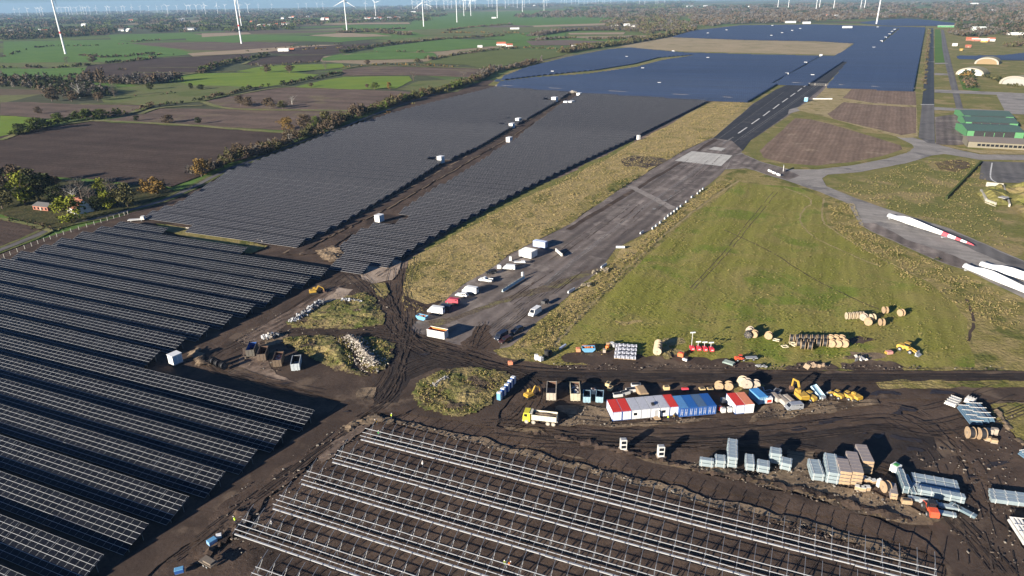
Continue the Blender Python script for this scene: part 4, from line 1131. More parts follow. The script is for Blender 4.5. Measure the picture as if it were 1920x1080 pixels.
wood([(960, 4), (1300, 1), (1300, 14), (1120, 18), (960, 12)], 800, 13, WB, 'far woods on the horizon right of centre', -.2, 4)
wood([(640, 34), (760, 26), (840, 28), (800, 40), (640, 44)], 300, 11, WB, 'village trees beyond the tan strip left of centre', -.1, 5)
wood([(960, 28), (1060, 20), (1290, 17), (1300, 30), (1180, 34), (1040, 34), (970, 33)], 800, 14, ['brown', 'grey', 'dark', 'brown'], 'long brown forest band behind the green plain', -.35, 6)
wood([(1130, 40), (1200, 30), (1300, 28), (1300, 60), (1220, 66), (1160, 58), (1120, 50)], 600, 12, ['brown', 'olive', 'grey'], 'woods north of the stubble field near the solar park', -.15, 7)
wood([(1290, 12), (1920, 2), (1950, 30), (1600, 22), (1290, 22)], 1100, 13, ['dark', 'brown', 'grey'], 'hazy far woods along the right horizon', -.15, 8)
wood([(1290, 18), (1500, 18), (1620, 22), (1740, 33), (1640, 35), (1500, 42), (1400, 44), (1300, 52)], 1300, 13, ['brown', 'grey', 'brown', 'dark'], 'brown autumn forest directly behind the blue solar park', -.3, 9)
wood([(1700, 20), (1950, 14), (1950, 46), (1830, 44), (1760, 38), (1700, 32)], 900, 13, ['dark', 'brown', 'grey'], 'woods behind the airfield buildings at the right', -.2, 10)
wood([(1790, 46), (1950, 44), (1950, 84), (1900, 70), (1840, 64), (1800, 60)], 260, 11, ['brown', 'dark', 'grey'], 'scattered trees among the far airfield buildings', .0, 11)

random.seed(21)
TREES = [
 ('olive', 5, 392, 12, 13, 'olive tree cut by the left edge below the tall yellow green tree'), ('dark', 108, 380, 10, 11, 'dark round tree behind the shed roof'), ('grey', 140, 384, 11, 12, 'leafless tree directly behind the ridge of the red roofed house'),
 ('olive', 222, 388, 10, 10, 'olive tree between the two lane side garden trees'), ('dark', 182, 396, 8, 8, 'dark shrub tree at the right gable foot'), ('olive', 62, 366, 15, 14, 'brown tree peeking behind the dark green trees at left'),
 ('olive', 112, 398, 6, 9, 'low olive shrub between shed and round yellow green tree'), ('brown', 105, 352, 7, 8, 'isolated brown shrub at the lower edge of the dark field'),
 ('brown', 12, 370, 17, 13, 'large brown tree at the very left edge behind the house garden'), ('yellow', 48, 384, 18, 14, 'tall yellow green tree at the left edge with brown trees behind'),
 ('dark', 74, 380, 16, 14, 'dark green tree right of the tall yellow green tree'), ('dark', 92, 372, 14, 12, 'dark tree on the right end of the left edge group'),
 ('brown', 30, 352, 14, 12, 'brown tree behind the yellow green tree at the left edge'),
 ('yellow', 133, 416, 13, 15, 'round yellow green tree in front of the red roofed house'), ('grey', 155, 376, 13, 13, 'broad leafless tree behind the red roofed house'),
 ('grey', 172, 390, 12, 10, 'leafless tree at the right gable of the red roofed house'), ('yellow', 193, 368, 10, 9, 'yellow green tree behind the leafless garden trees'),
 ('grey', 212, 372, 12, 11, 'leafless tree between two yellow green garden trees'), ('yellow', 202, 392, 9.5, 10, 'small yellow green tree by the lane beside the house'),
 ('olive', 240, 388, 13, 10, 'olive brown tree by the lane, right of the garden trees'), ('orange', 272, 362, 8, 7, 'smaller orange tree of the pair beside the lane'),
 ('orange', 293, 364, 9.5, 12, 'wide orange tree of the pair beside the lane'), ('orange', 378, 331, 11, 11, 'rounded yellow orange tree at the near end of the tree belt'),
 ('brown', 452, 199, 9, 9, 'first of the round brown trees on the middle brown field'), ('brown', 468, 200, 8, 10, 'brown tree close to the right of another on the middle brown field'),
 ('brown', 507, 204, 9, 10, 'round brown tree near the middle of the brown field hedge'), ('olive', 530, 205, 7, 8, 'smaller olive tree right of the round brown tree'),
 ('grey', 548, 196, 8, 9, 'leafless tree at the back of the middle brown field'), ('orange', 537, 243, 8, 12, 'orange brown tree at the far right corner of the dark field'),
 ('brown', 571, 243, 10, 12, 'round brown tree by the dark field corner, middle of three'), ('green', 593, 243, 9, 6, 'narrow green tree beside the round brown trees'),
 ('olive', 612, 240, 11, 11, 'olive tree between narrow green tree and tree belt'), ('brown', 633, 240, 10, 12, 'rust brown tree merging with the tree belt'),
 ('green', 163, 224, 8, 10, 'round green tree in the hedge corner above the dark field'), ('green', 188, 222, 7, 11, 'second green tree in the hedge corner above the dark field'),
 ('green', 70, 246, 9, 15, 'broad dark green tree in the hedge by the small bright meadow'), ('dark', 38, 251, 7, 9, 'dark tree in the hedge left of the broad green tree'),
 ('green', 112, 232, 8, 9, 'green tree in the hedge right of the small bright meadow'), ('brown', 73, 214, 6, 6, 'lone brown tree on the brown strip above the bright meadow'),
 ('brown', 318, 231, 6, 10, 'leafless brown bush at the top edge of the dark field'), ('dark', 372, 233, 5, 5, 'small round dark bush at the top edge of the dark field'),
 ('dark', 256, 227, 4, 5, 'small dark bush at the top left of the dark field'), ('dark', 283, 168, 7, 9, 'dark bush pair on the pale pasture'),
 ('dark', 358, 167, 6, 6, 'small dark tree in the pale pasture beneath the bright field'), ('dark', 376, 168, 5, 9, 'dark spreading bush in the pale pasture beneath the bright field'),
 ('grey', 150, 184, 14, 13, 'tall pale leafless tree right of the left grove'), ('grey', 215, 182, 13, 11, 'pale leafless tree standing in the pasture left'),
 ('brown', 98, 190, 12, 14, 'round brown tree at the near edge of the left grove'), ('brown', 135, 190, 9, 11, 'lower brown tree at the right foot of the left grove'), ('brown', 184, 189, 8, 10, 'brown shrub tree beside the pale pasture'),
 ('dark', 531, 160, 5, 7, 'dark bush at the left end of the hedge between the bright fields'), ('brown', 584, 163, 4, 6, 'small brown bush on the right bright green field'),
 ('brown', 688, 165, 4, 5, 'small bush on the brown edge below the bright field'), ('grey', 775, 151, 10, 10, 'pale leafless tree at the right end of the bright green field'),
 ('brown', 500, 136, 9, 12, 'brown tree on the green strip behind the brightest field'), ('brown', 543, 136, 9, 14, 'wide brown tree on the green strip behind the brightest field'), ('grey', 610, 130, 10, 9, 'pale leafless tree by the far green strip'),
 ('brown', 690, 122, 7, 9, 'brown tree left of the narrow brown field'), ('grey', 870, 150, 9, 12, 'pale leafless trees left of the blue solar park corner'),
 ('brown', 175, 118, 10, 12, 'brown tree below the left wind turbine'), ('grey', 125, 118, 10, 14, 'leafless trees at the foot of the left wind turbine meadow'),
 ('green', 702, 168, 7, 8, 'rounded green tree in the middle of the tree belt'), ('orange', 730, 168, 7, 5, 'small orange tree near the far part of the tree belt'),
]
for k, x, y, h, w_, lab in TREES:
    if y < 262: h, w_ = h * 1.25, w_ * 1.4
    tree(k, x, y, h, w_, lab, 'single trees and field bushes')

# ------------------------------------------------------------------ wind turbines
M_WT = pm((.64, .65, .66), .4, 0, .04, name='turbine_white')
M_RED = pm((.55, .03, .025), .5, 0, .1)
def turbine_parts(hub, R, root, band=False):
    MB().tube((0, 0, -.3), (0, 0, hub), 2.3, 1.4, 14).build('tower', M_WT, root, smooth=False)
    if band:
        MB().tube((0, 0, hub * .30), (0, 0, hub * .33), 2.13, 2.1, 14).build('red_band', M_RED, root)
    MB().box((2, 0, hub + 1), (11, 4, 4)).build('nacelle', M_WT, root)
    return root
def blade_mb(R):
    mb = MB()
    vs = []
    prof = [(0, 1.1, 1.1), (.06, 1.2, 1.0), (.2, 2.1, .5), (.5, 1.3, .25), (.85, .7, .12), (1, .15, .05)]
    for s_, c, t_ in prof:
        vs += [(-t_, -c * .6, s_ * R), (t_, -c * .6, s_ * R), (t_, c, s_ * R), (-t_, c, s_ * R)]
    fs = []
    for i in range(len(prof) - 1):
        for j in range(4):
            a = i * 4 + j
            b_ = i * 4 + (j + 1) % 4
            fs.append((a, b_, b_ + 4, a + 4))
    fs += [(3, 2, 1, 0), tuple(range(len(vs) - 4, len(vs)))]
    return mb.add(vs, fs)
TB = [(29, 30), (38, 29), (54, 31.5), (71, 30), (76.5, 31), (82, 31.5), (110, 28), (117, 28), (125, 29), (131, 29), (136, 28.5), (145, 27), (154, 28), (158, 27), (163, 28), (170, 28), (182, 27), (202, 27.5), (207, 26.5), (220, 25), (230, 26.5), (235, 25), (249, 26.5), (264, 24), (280, 24), (295, 23), (305, 23), (316, 30),
      (333, 24), (352, 27.5), (358, 24), (370, 27), (380, 23), (386, 27.5), (409, 27), (423, 22), (451, 25), (466, 25.5), (485, 18), (510, 18), (560, 17), (575, 17), (595, 16), (606, 17), (686, 19.5), (705, 33), (651, 60), (774, 18.5), (783, 18), (797, 18.5), (801, 19.5), (807, 20.5), (794.5, 50), (819, 17.5), (833, 18), (840, 16), (847, 16), (857, 42), (863, 16), (870, 30), (873, 20), (880, 17), (883, 30), (891, 16), (916, 16), (923, 15), (932.5, 34), (947.5, 16), (953, 10),
      (962, 13), (970, 15), (979.5, 22), (983, 14), (993, 9), (1020, 20.5), (1025, 13.5), (1052, 8), (1058, 8), (1062, 8), (1071.5, 8.5), (1079, 7.5), (1085, 8), (1095, 8), (1102, 8), (1110, 7.5), (1117, 7.5), (1122, 7), (1130, 7), (1133.5, 6.5), (1145, 6.5), (1174.5, 8), (1199, 7.5), (1209, 8), (1229.5, 8.5), (1233.5, 8), (1246.5, 7.5),
      (1458, 17), (1477.5, 17.5), (1530, 17.5), (1536, 16.5), (1562.5, 18.5), (1613.5, 16), (1620.5, 17), (123, 101), (453, 82), (453.5, 52), (1643, 46)]
TB.sort(key=lambda q: q[0])
BIG = {(123, 101): (150, 'white turbine tower with a red ring on the green meadow at far left', 1), (453, 82): (150, 'white turbine tower with a red ring on the brown field left of centre', 1),
       (453.5, 52): (150, 'turbine tower right behind the ringed tower on the brown field', 1), (1643, 46): (150, 'tall white turbine tower rising from the far end of the blue park', 0),
       (651, 60): (108, 'white wind turbine beside the brown wood and stubble field left of centre', 0), (794.5, 50): (96, 'white wind turbine alone on the green plain near the middle', 0), (857, 42): (105, 'white wind turbine right of the lone plain turbine', 0)}
NEARP, FARP, BIGP = None, None, {}
random.seed(9)
ft = 0
for q in TB:
    p = G(*q)
    if p.length > 15500: p = p * (15500 / p.length)
    rz = radians(-95 + random.uniform(-14, 14))
    a0 = random.choice((60, 60, 0, 30, 50)) + random.uniform(-8, 8)
    if q in BIG:
        hub, lab, band = BIG[q]
        r = thing('wind_turbine', lab, 'wind turbine', (p.x, p.y, 0), rz, 'wind turbines')
        turbine_parts(hub, 45, r, band)
        hb = MB().tube((-7.5, 0, hub + 1), (-3.4, 0, hub + 1), .9, 2.1, 10).build('hub', M_WT, r)
        for j in range(3):
            b_ = blade_mb(48).build('blade', M_WT, hb, (-5, 0, hub + 1))
            b_.rotation_euler = (radians(a0 + 120 * j), 0, 0)
        continue
    ft += 1
    lab = 'distant white wind turbine, %s from the left among the small ones on the horizon' % ordn(ft)
    if NEARP is None:
        r = thing('wind_turbine', lab, 'wind turbine', (p.x, p.y, 0), rz, 'wind turbines')
        turbine_parts(98, 45, r)
        hb = MB().tube((-7.5, 0, 99), (-3.4, 0, 99), .9, 2.1, 8).build('hub', M_WT, r)
        for j in range(3):
            b_ = blade_mb(44).build('blade', M_WT, r, (-5, 0, 99))
            b_.rotation_euler = (radians(120 * j), 0, 0)
        NEARP = r
    else:
        r = dup(NEARP, (p.x, p.y, 0), rz, lab)
    j = 0
    for c in r.children:
        if c.name.startswith('blade'):
            c.rotation_euler = (radians(a0 + 120 * j), 0, 0)
            j += 1
# ------------------------------------------------------------------ things on the site
WHITE = pm((.74, .74, .72), .5, var=.12)
DWHITE = pm((.60, .60, .57), .6, var=.3)
GREYM = pm((.30, .31, .32), .6)
BLACK = pm((.018, .018, .020), .6, var=.1)
GLASS = pm((.012, .015, .020), .12, var=.05, name='window_glass')
TYRE = pm((.022, .021, .020), .85)
RED = pm((.62, .045, .025), .5, var=.15)
SALMON = pm((.66, .24, .13), .6, var=.2)
BLUE = pm((.018, .085, .30), .5, var=.25)
LBLUE = pm((.13, .33, .52), .5, var=.25)
YEL = pm((.50, .31, .045), .6, var=.4)
YELG = pm((.58, .52, .04), .5, var=.15)
ORANGE = pm((.70, .20, .04), .6, var=.2)
WOOD = pm((.38, .265, .155), .85, var=.4, name='timber')
WOODG = pm((.36, .30, .24), .9, var=.35)
CARD = pm((.27, .235, .225), .8, var=.25, name='packed_modules')
CABLE = pm((.020, .020, .022), .5)
GALV = pm((.38, .46, .49), .4, .35, .2, sc=.6, name='galvanised_profiles')
GALVD = pm((.22, .30, .34), .45, .35, .2)
RUST = pm((.13, .070, .045), .9, var=.4)
CONC = pm((.36, .35, .33), .9, var=.3)
GREEN = pm((.05, .25, .06), .6)
HIVIS = pm((.55, .80, .05), .7)
HIOR = pm((.85, .22, .03), .7)
SKIN = pm((.50, .30, .20), .7)
PANTS = pm((.03, .035, .05), .9)
ROOFR = pm((.38, .105, .050), .85, var=.3, name='roof_tiles')
ROOFG = pm((.13, .125, .12), .85)
BRICK = pm((.30, .12, .08), .9, var=.3)
def A(a, b): return atan2(b.y - a.y, b.x - a.x)

def wheels(root, L, W, r, xs, wd=.26, name='wheel'):
    for x in xs:
        for y in (-1, 1):
            w_ = MB().tube((0, -wd / 2, 0), (0, wd / 2, 0), r, n=12).build(name, TYRE, root, (x, y * (W / 2 - wd * .45), r))
            MB().tube((0, -wd / 2 - .015, 0), (0, wd / 2 + .015, 0), r * .5, n=8).build('rim', GREYM, w_)
def vehicle(name, label, cat, col, L, W, H, px, py, hd, kind='van', group='vehicles parked on the old runway', rear_glass=True, barwin=(0.0, .62)):
    p = G(px, py)
    r = thing(name, label, cat, (p.x, p.y, ZC[0]), radians(hd), group)
    if kind == 'van':
        prof = [(-L / 2, .35), (-L / 2, H - .12), (-L / 2 + .12, H), (L * .20, H), (L * .27, H - .1), (L * .38, H * .56), (L * .485, H * .44), (L / 2, H * .34), (L / 2, .35)]
        zs, ws = (L * .265, H - .12), (L * .375, H * .58)
    elif kind == 'pickup':
        prof = [(-L / 2, .45), (-L / 2, .92), (-L * .02, .92), (L * .0, H * .97), (L * .03, H), (L * .18, H), (L * .31, H * .64), (L * .47, H * .58), (L / 2, H * .45), (L / 2, .45)]
        zs, ws = (L * .19, H - .05), (L * .305, H * .66)
    else:
        prof = [(-L / 2, .32), (-L / 2, H * .62), (-L * .46, H * .68), (-L * .42, H * .96), (-L * .38, H), (L * .06, H), (L * .22, H * .66), (L * .45, H * .58), (L / 2, H * .42), (L / 2, .32)]
        zs, ws = (L * .07, H - .04), (L * .215, H * .68)
    zc_ = H * .58
    MB().prism(prof, -W / 2, W / 2, zt=zc_, k=.90).build('body', col, r)
    e = .03
    MB().quad((zs[0] + e, -W * .38, zs[1] + e), (ws[0] + e, -W * .41, ws[1] + e), (ws[0] + e, W * .41, ws[1] + e), (zs[0] + e, W * .38, zs[1] + e)).build('windshield', GLASS, r)
    z0, z1 = H * .62, H * .90
    for s_ in (-1, 1):
        y = s_ * (W / 2 * .90 + .012)
        mb = MB()
        if kind == 'van': segs = [(L * .13, L * .27)] + ([(-L * .42, -L * .24), (-L * .2, 0), (L * .02, L * .11)] if barwin[0] else [(L * .0, L * .10)] if barwin[1] else [])
        elif kind == 'pickup': segs = [(L * .03, L * .14), (L * .155, L * .22)]
        else: segs = [(-L * .40, -L * .26), (-L * .24, -L * .08), (-L * .06, L * .08)]
        for a, b_ in segs: mb.box(((a + b_) / 2, y, (z0 + z1) / 2), (b_ - a, .03, z1 - z0))
        mb.build('side_window', GLASS, r)
        MB().box((L * .495, s_ * W * .38, H * .33), (.06, .28, .16)).build('headlight', pm((.8, .8, .75), .2), r)
    if rear_glass and kind != 'pickup':
        MB().box((-L / 2 - .01 + (.14 if kind == 'car' else 0), 0, H * .78), (.04 if kind == 'van' else .12, W * .7, H * .2)).build('rear_window', GLASS, r)
    MB().box((L / 2 + .03, 0, .42), (.1, W * .96, .2)).build('bumper', BLACK, r)
    if kind == 'pickup':
        MB().box((-L * .27, 0, .93), (L * .42, W * .84, .03)).build('load_bed', BLACK, r)
        mb = MB()
        for s_ in (-1, 1): mb.box((-L * .26, s_ * W * .46, 1.05), (L * .48, .08, .3))
        mb.build('bed_side', col, r)
    wheels(r, L, W, .34, (L * .33, -L * .30))
    return r
SIL = pm((.42, .44, .46), .35, .4, .1)
DBL = pm((.020, .028, .05), .35)
VR = pm((.42, .05, .075), .45, var=.1)
vehicle('parked_van', 'white panel van parked behind the small blue skip', 'van', WHITE, 5.9, 2.0, 2.5, 818, 589, 160, barwin=(0, 1))
vehicle('parked_van', 'dark blue van hidden behind the front white panel van', 'van', DBL, 4.9, 1.9, 1.9, 834, 583, 158)
vehicle('parked_van', 'crimson red minibus with dark side windows in the vehicle row', 'van', VR, 4.9, 1.9, 2.0, 849, 571, 160, barwin=(1, 1))
vehicle('parked_car', 'low white station car between the red minibus and a white van', 'car', WHITE, 4.6, 1.8, 1.55, 866, 558, 158, kind='car')
vehicle('parked_van', 'tall white van with rear doors facing the runway, behind white car', 'van', WHITE, 5.9, 2.0, 2.5, 882, 551, 155)
vehicle('pickup_truck', 'white pickup truck with open bed in the vehicle row', 'pickup truck', WHITE, 5.3, 1.9, 1.8, 911, 530, 160, kind='pickup')
vehicle('parked_car', 'black car parked half in the dry grass', 'car', BLACK, 4.5, 1.8, 1.5, 921, 515, 205, kind='car')
vehicle('parked_van', 'white minibus with long dark side windows', 'van', WHITE, 5.0, 1.9, 2.0, 955, 507, 166, barwin=(1, 1))
vehicle('parked_van', 'white van with grey windshield facing the camera, right side of runway', 'van', WHITE, 5.6, 2.0, 2.35, 1003, 592, 236, barwin=(1, 1))
vehicle('parked_van', 'dark van at the runway mouth, left of two dark cars', 'van', DBL, 5.0, 1.95, 2.2, 940, 637, 230)
vehicle('parked_car', 'dark maroon estate car at the runway mouth', 'car', pm((.05, .02, .018), .3), 4.9, 1.85, 1.5, 948, 643, 226, kind='car')
vehicle('parked_car', 'dark blue car behind the maroon estate car', 'car', DBL, 4.6, 1.8, 1.5, 970, 624, 226, kind='car')
vehicle('parked_van', 'silver compact van in the yard in front of the yellow machines', 'van', SIL, 4.5, 1.8, 1.8, 1487, 770, 188, kind='van', group='vehicles in the yard', barwin=(1, 1))

def hollow(mb, L, W, H, t=.1, z=0, mi=0, flare=1.0):
    for s_ in (-1, 1):
        mb.box((0, s_ * (W / 2 - t / 2), z + H / 2), (L, t, H), mi=mi)
        mb.box((s_ * (L / 2 - t / 2), 0, z + H / 2), (t, W - 2 * t, H), mi=mi)
    mb.box((0, 0, z + .06), (L - 2 * t, W - 2 * t, .12), mi=mi)
    return mb
def lumps(n, L, W, z, s, mats):
    mb = MB()
    for i in range(n):
        mb.box((random.uniform(-L, L) / 2, random.uniform(-W, W) / 2, z + random.uniform(0, s * .6)), (s * random.uniform(.5, 1.5), s * random.uniform(.4, 1), s * random.uniform(.3, .8)), rz=random.uniform(0, 3), mi=random.randrange(len(mats)), top=.7)
    return mb
def skip(label, px, py, hd, L, W, H, col, inner, load=None, ribs=True, group='open steel skips', name='skip'):
    p = G(px, py)
    r = thing(name, label, 'skip', (p.x, p.y, ZC[0]), radians(hd), group)
    mb = hollow(MB(), L, W, H, z=.15)
    if ribs:
        k = int(L / .75)
        for i in range(k + 1):
            x = -L / 2 + .06 + (L - .12) * i / k
            for s_ in (-1, 1): mb.box((x, s_ * (W / 2 + .03), H / 2 + .15), (.08, .06, H - .1))
        for s_ in (-1, 1): mb.box((0, s_ * (W / 2 + .02), H + .17), (L + .1, .14, .1))
    for s_ in (-1, 1): mb.box((0, s_ * .5, .07), (L, .16, .14))
    mb.build('container_body', col, r)
    mb = MB()
    t = .12
    for s_ in (-1, 1):
        mb.box((0, s_ * (W / 2 - t), .2 + H / 2), (L - .3, .02, H - .25))
        mb.box((s_ * (L / 2 - t), 0, .2 + H / 2), (.02, W - .3, H - .25))
    mb.build('inner_lining', inner, r)
    mb = MB()
    for y in (-W * .22, W * .22): mb.box((-L / 2 - .03, y, H / 2 + .15), (.06, .1, H * .9))
    mb.box((-L / 2 - .04, 0, H * .6), (.06, W * .9, .1))
    mb.build('tail_gate', col, r)
    if load: lumps(load[0], L * .86, W * .8, load[1], load[2], load[3]).build('load', load[3], r)
    return r
skip('large white roll-off container with orange inside on the apron', 821, 634, -24, 6.4, 2.5, 2.5, DWHITE, ORANGE, group='roll-off containers')
skip('open brown roll-off container nearly empty, behind the tipper truck', 1034, 743, 85, 6.2, 2.5, 2.2, pm((.42, .37, .30), .8, var=.4), RUST, (10, .2, .4, [RUST, WOODG]), group='roll-off containers')
skip('open cream roll-off container full of scrap timber beside the skips', 1078, 744, 87, 6.2, 2.5, 2.2, pm((.46, .42, .30), .8, var=.4), RUST, (90, 1.5, .5, [DWHITE, RUST, WOODG, GREYM]), group='roll-off containers')
skip('left one of two pale blue skips beside the container row', 1100, 752, 84, 3.6, 1.9, 1.7, pm((.25, .38, .45), .6, var=.3), DBL, (14, .4, .4, [BLACK, GREYM]))
skip('right one of two pale blue skips beside the container row', 1124, 752, 80, 3.6, 1.9, 1.7, pm((.25, .38, .45), .6, var=.3), DBL, (14, .4, .4, [BLACK, GREYM]))
skip('blue skip container leftmost of the four by the mud road bend', 474, 664, 98, 5.5, 2.4, 2.2, pm((.10, .09, .075), .8, var=.4), BLUE, group='four open containers by the road bend')
skip('dark rusty open container, second of the four by the mud road bend', 495, 672, 98, 5.5, 2.4, 2.2, pm((.12, .085, .06), .8, var=.4), RUST, group='four open containers by the road bend')
skip('rusty container filled with pink and white scrap, third of the four', 524, 683, 98, 5.5, 2.4, 2.2, pm((.12, .085, .055), .8, var=.4), RUST, (60, 1.2, .5, [DWHITE, RUST, pm((.45, .2, .15), .8), GREYM]), group='four open containers by the road bend')
skip('open container with pale blue end wall, rightmost of the four', 557, 690, 100, 5.5, 2.4, 2.2, pm((.42, .46, .48), .6, var=.2), BLACK, group='four open containers by the road bend')
def skip_boat(label, px, py, hd, col, load=None):
    p = G(px, py)
    r = thing('skip', label, 'skip', (p.x, p.y, ZC[0]), radians(hd), 'small boat shaped skips')
    mb = MB()
    L, W, H = 4.0, 1.8, 1.4
    prof = [(-L * .3, .05), (-L / 2, .85), (-L / 2, H), (-L / 2 + .1, H), (-L / 2 + .1, .9), (-L * .28, .15), (L * .28, .15), (L / 2 - .1, .9), (L / 2 - .1, H), (L / 2, H), (L / 2, .85), (L * .3, .05)]
    n = len(prof)
    mb.prism(prof, -W / 2, W / 2)
    mb.f = [f for f in mb.f if len(f) == 4]
    mb.m = [0] * len(mb.f)
    for s_ in (-1, 1):
        o = [(-L * .3, .05), (-L / 2, .85), (-L / 2, H), (L / 2, H), (L / 2, .85), (L * .3, .05)]
        MBp = MB().prism(o, s_ * W / 2 - .04, s_ * W / 2 + .04)
        mb.add(MBp.v, MBp.f)
    mb.build('skip_body', col, r)
    if load: lumps(26, L * .7, W * .7, .9, .5, load).build('load', load, r)
    return r
skip_boat('small light blue skip at the near end of the parked vehicles', 792, 601, 150, LBLUE, [ORANGE, DWHITE])
skip_boat('light blue skip with orange load on the meadow edge', 1103, 661, 0, LBLUE, [ORANGE, ORANGE])

def ribs_y(mb, L, W, H, z0, step=.55, d=.035):
    k = int(L / step)
    for i in range(1, k):
        x = -L / 2 + L * i / k
        for s_ in (-1, 1): mb.box((x, s_ * (W / 2 + d / 2 - .002), z0 + H / 2), (step * .45, d, H - .3))
def container(label, c, rz, side, roof, L=6.06, W=2.44, H=2.6, group=None, doors=True, frame=None, doorcol=None, cat='container', ribr=True):
    """long side along local x, door end at -x"""
    r = thing('shipping_container', label, cat, (c.x, c.y, ZC[0]), rz, group)
    mb = MB().box((0, 0, H / 2 + .08), (L - .06, W - .06, H - .16))
    ribs_y(mb, L, W - .06, H, .08)
    mb.build('container_body', side, r)
    mb = MB()
    for x in (-1, 1):
        for y in (-1, 1):
            mb.box((x * (L / 2 - .07), y * (W / 2 - .07), H / 2), (.14, .14, H - .02))
        mb.box((x * (L / 2 - .06), 0, H - .07), (.12, W - .28, .12))
        mb.box((x * (L / 2 - .06), 0, .08), (.12, W - .28, .14))
    for y in (-1, 1):
        mb.box((0, y * (W / 2 - .06), H - .07), (L - .28, .12, .12))
        mb.box((0, y * (W / 2 - .06), .08), (L - .28, .12, .14))
    mb.build('corner_frame', frame or side, r)
    mb = MB().box((0, 0, H + .0), (L - .1, W - .1, .05))
    if ribr:
        for i in range(5): mb.box((0, -W / 2 + W * (i + .5) / 5, H + .035), (L - .4, .10, .03))
    mb.build('roof', roof, r)
    if doors:
        for s_ in (-1, 1):
            mb = MB().box((-L / 2 - .005, s_ * W * .235, H / 2 + .03), (.05, W * .44, H - .35))
            d_ = mb.build('door', doorcol or side, r)
            mb = MB()
            for q in (-.25, .2): mb.bar((-L / 2 - .05, s_ * W * .235 + q, .3), (-L / 2 - .05, s_ * W * .235 + q, H - .3), .05, .05)
            for q in (.9, 1.3): mb.box((-L / 2 - .06, s_ * W * .235, q), (.05, .55, .07))
            mb.build('lock_bar', DWHITE, d_)
    return r
Pa, Pb = G(1148, 793), G(1272, 781.5)
ang = A(Pa, Pb)
u_, v_ = Vector((cos(ang), sin(ang), 0)), Vector((-sin(ang), cos(ang), 0))
GREYR = pm((.47, .48, .52), .6, var=.25)
step = (Pb - Pa).length / 7
cl = [(RED, 'red roof, leftmost of the row'), (RED, 'red roof, second from the left'), (GREYR, 'grey roof, next to the second red roof'), (GREYR, 'grey roof, second of four grey ones'), (GREYR, 'grey roof with dark air unit, third of four grey ones'), (GREYR, 'grey roof beside the rightmost red roof'), (RED, 'red roof at the right end touching the blue containers')]
for i, (rc, d_) in enumerate(cl):
    c = Pa + u_ * step * (i + .5) + v_ * 3.03
    r = container('white site office container with ' + d_, c, ang + pi / 2, WHITE, rc, W=step - .10, group='row of white site office containers', doors=False, frame=BLUE if rc is RED else pm((.40, .42, .46), .6), cat='site office')
    if i in (2, 5): MB().box((-3.05, .3, 1.5), (.05, .9, .8)).build('window', GLASS, r)
    if i == 4:
        MB().box((-3.06, -.3, 1.1), (.06, .95, 2.05)).build('door', GREYM, r)
        MB().box((-3.5, -.8, 1.1), (.9, .05, 2.0)).build('open_door_leaf', DWHITE, r)
        MB().box((-3.7, -.3, .15), (1.2, 1.6, .3)).build('step', WOOD, r)
        MB().box((-1.2, .2, 2.85), (.9, .7, .5)).box((-1.2, .2, 3.13), (.5, .5, .08)).build('air_unit', BLACK, r)
    elif i in (0, 1, 3, 6):
        MB().box((-3.04, 0, 1.35), (.04, 1.0, 2.1)).build('door', DWHITE, r)
Pa2, Pb2 = G(1272.5, 785.5), G(1342, 779.5)
a2 = A(Pa2, Pb2)
u2, v2 = Vector((cos(a2), sin(a2), 0)), Vector((-sin(a2), cos(a2), 0))
s2 = (Pb2 - Pa2).length / 4
for i, (rc, d_) in enumerate([(pm((.10, .26, .50), .5, var=.3), 'lighter roof, touching the red roof'), (pm((.020, .12, .38), .5, var=.3), 'plain roof, second of the four'), (pm((.075, .14, .24), .6, var=.5), 'worn greyish roof, third of the four'), (pm((.015, .095, .33), .5), 'clean roof, rightmost of the four')]):
    c = Pa2 + u2 * s2 * (i + .5) + v2 * 3.03
    container('blue shipping container with ' + d_, c, a2 + pi / 2, BLUE, rc, W=s2 - .05, group='blue shipping containers')
Pa3, Pb3 = G(1377.5, 780), G(1412, 777)
a3 = A(Pa3, Pb3)
u3, v3 = Vector((cos(a3), sin(a3), 0)), Vector((-sin(a3), cos(a3), 0))
for i, rc in enumerate((RED, SALMON)):
    c = Pa3 + u3 * 2.5 * (i + .5) + v3 * 3.03
    container('white container with %s roof, %s of the separate pair' % (('red', 'left') if i == 0 else ('salmon', 'right')), c, a3 + pi / 2, WHITE, rc, W=2.47, group='separate pair of white containers', doors=False, frame=BLUE if i == 0 else WHITE)
container('light blue container with bright blue roof right of the white pair', G(1420, 752), radians(105), LBLUE, pm((.06, .25, .55), .5), L=4.6, W=2.6, H=2.1, group=None)
pl = G(999.5, 464)
a4 = A(G(999.5, 464), G(1021.5, 468))
container('lilac grey box container on the runway beside the white double box', pl + Vector((cos(a4), sin(a4), 0)) * 2.9 + Vector((-sin(a4), cos(a4), 0)) * 1.3, a4 + pi, pm((.36, .42, .60), .5), pm((.42, .48, .62), .5), L=6.0, W=2.5, H=2.6)
pl = G(973, 482.5)
a5 = A(G(973, 482.5), G(998, 488))
for i in range(2):
    container('white container on the runway, %s one of the adjoining pair' % ('front', 'rear')[i], pl + Vector((cos(a5), sin(a5), 0)) * 3.05 + Vector((-sin(a5), cos(a5), 0)) * (1.25 + 2.48 * i), a5 + pi, WHITE, pm((.78, .77, .72), .6), L=6.1, W=2.44, H=2.7, group='adjoining white containers on the runway')

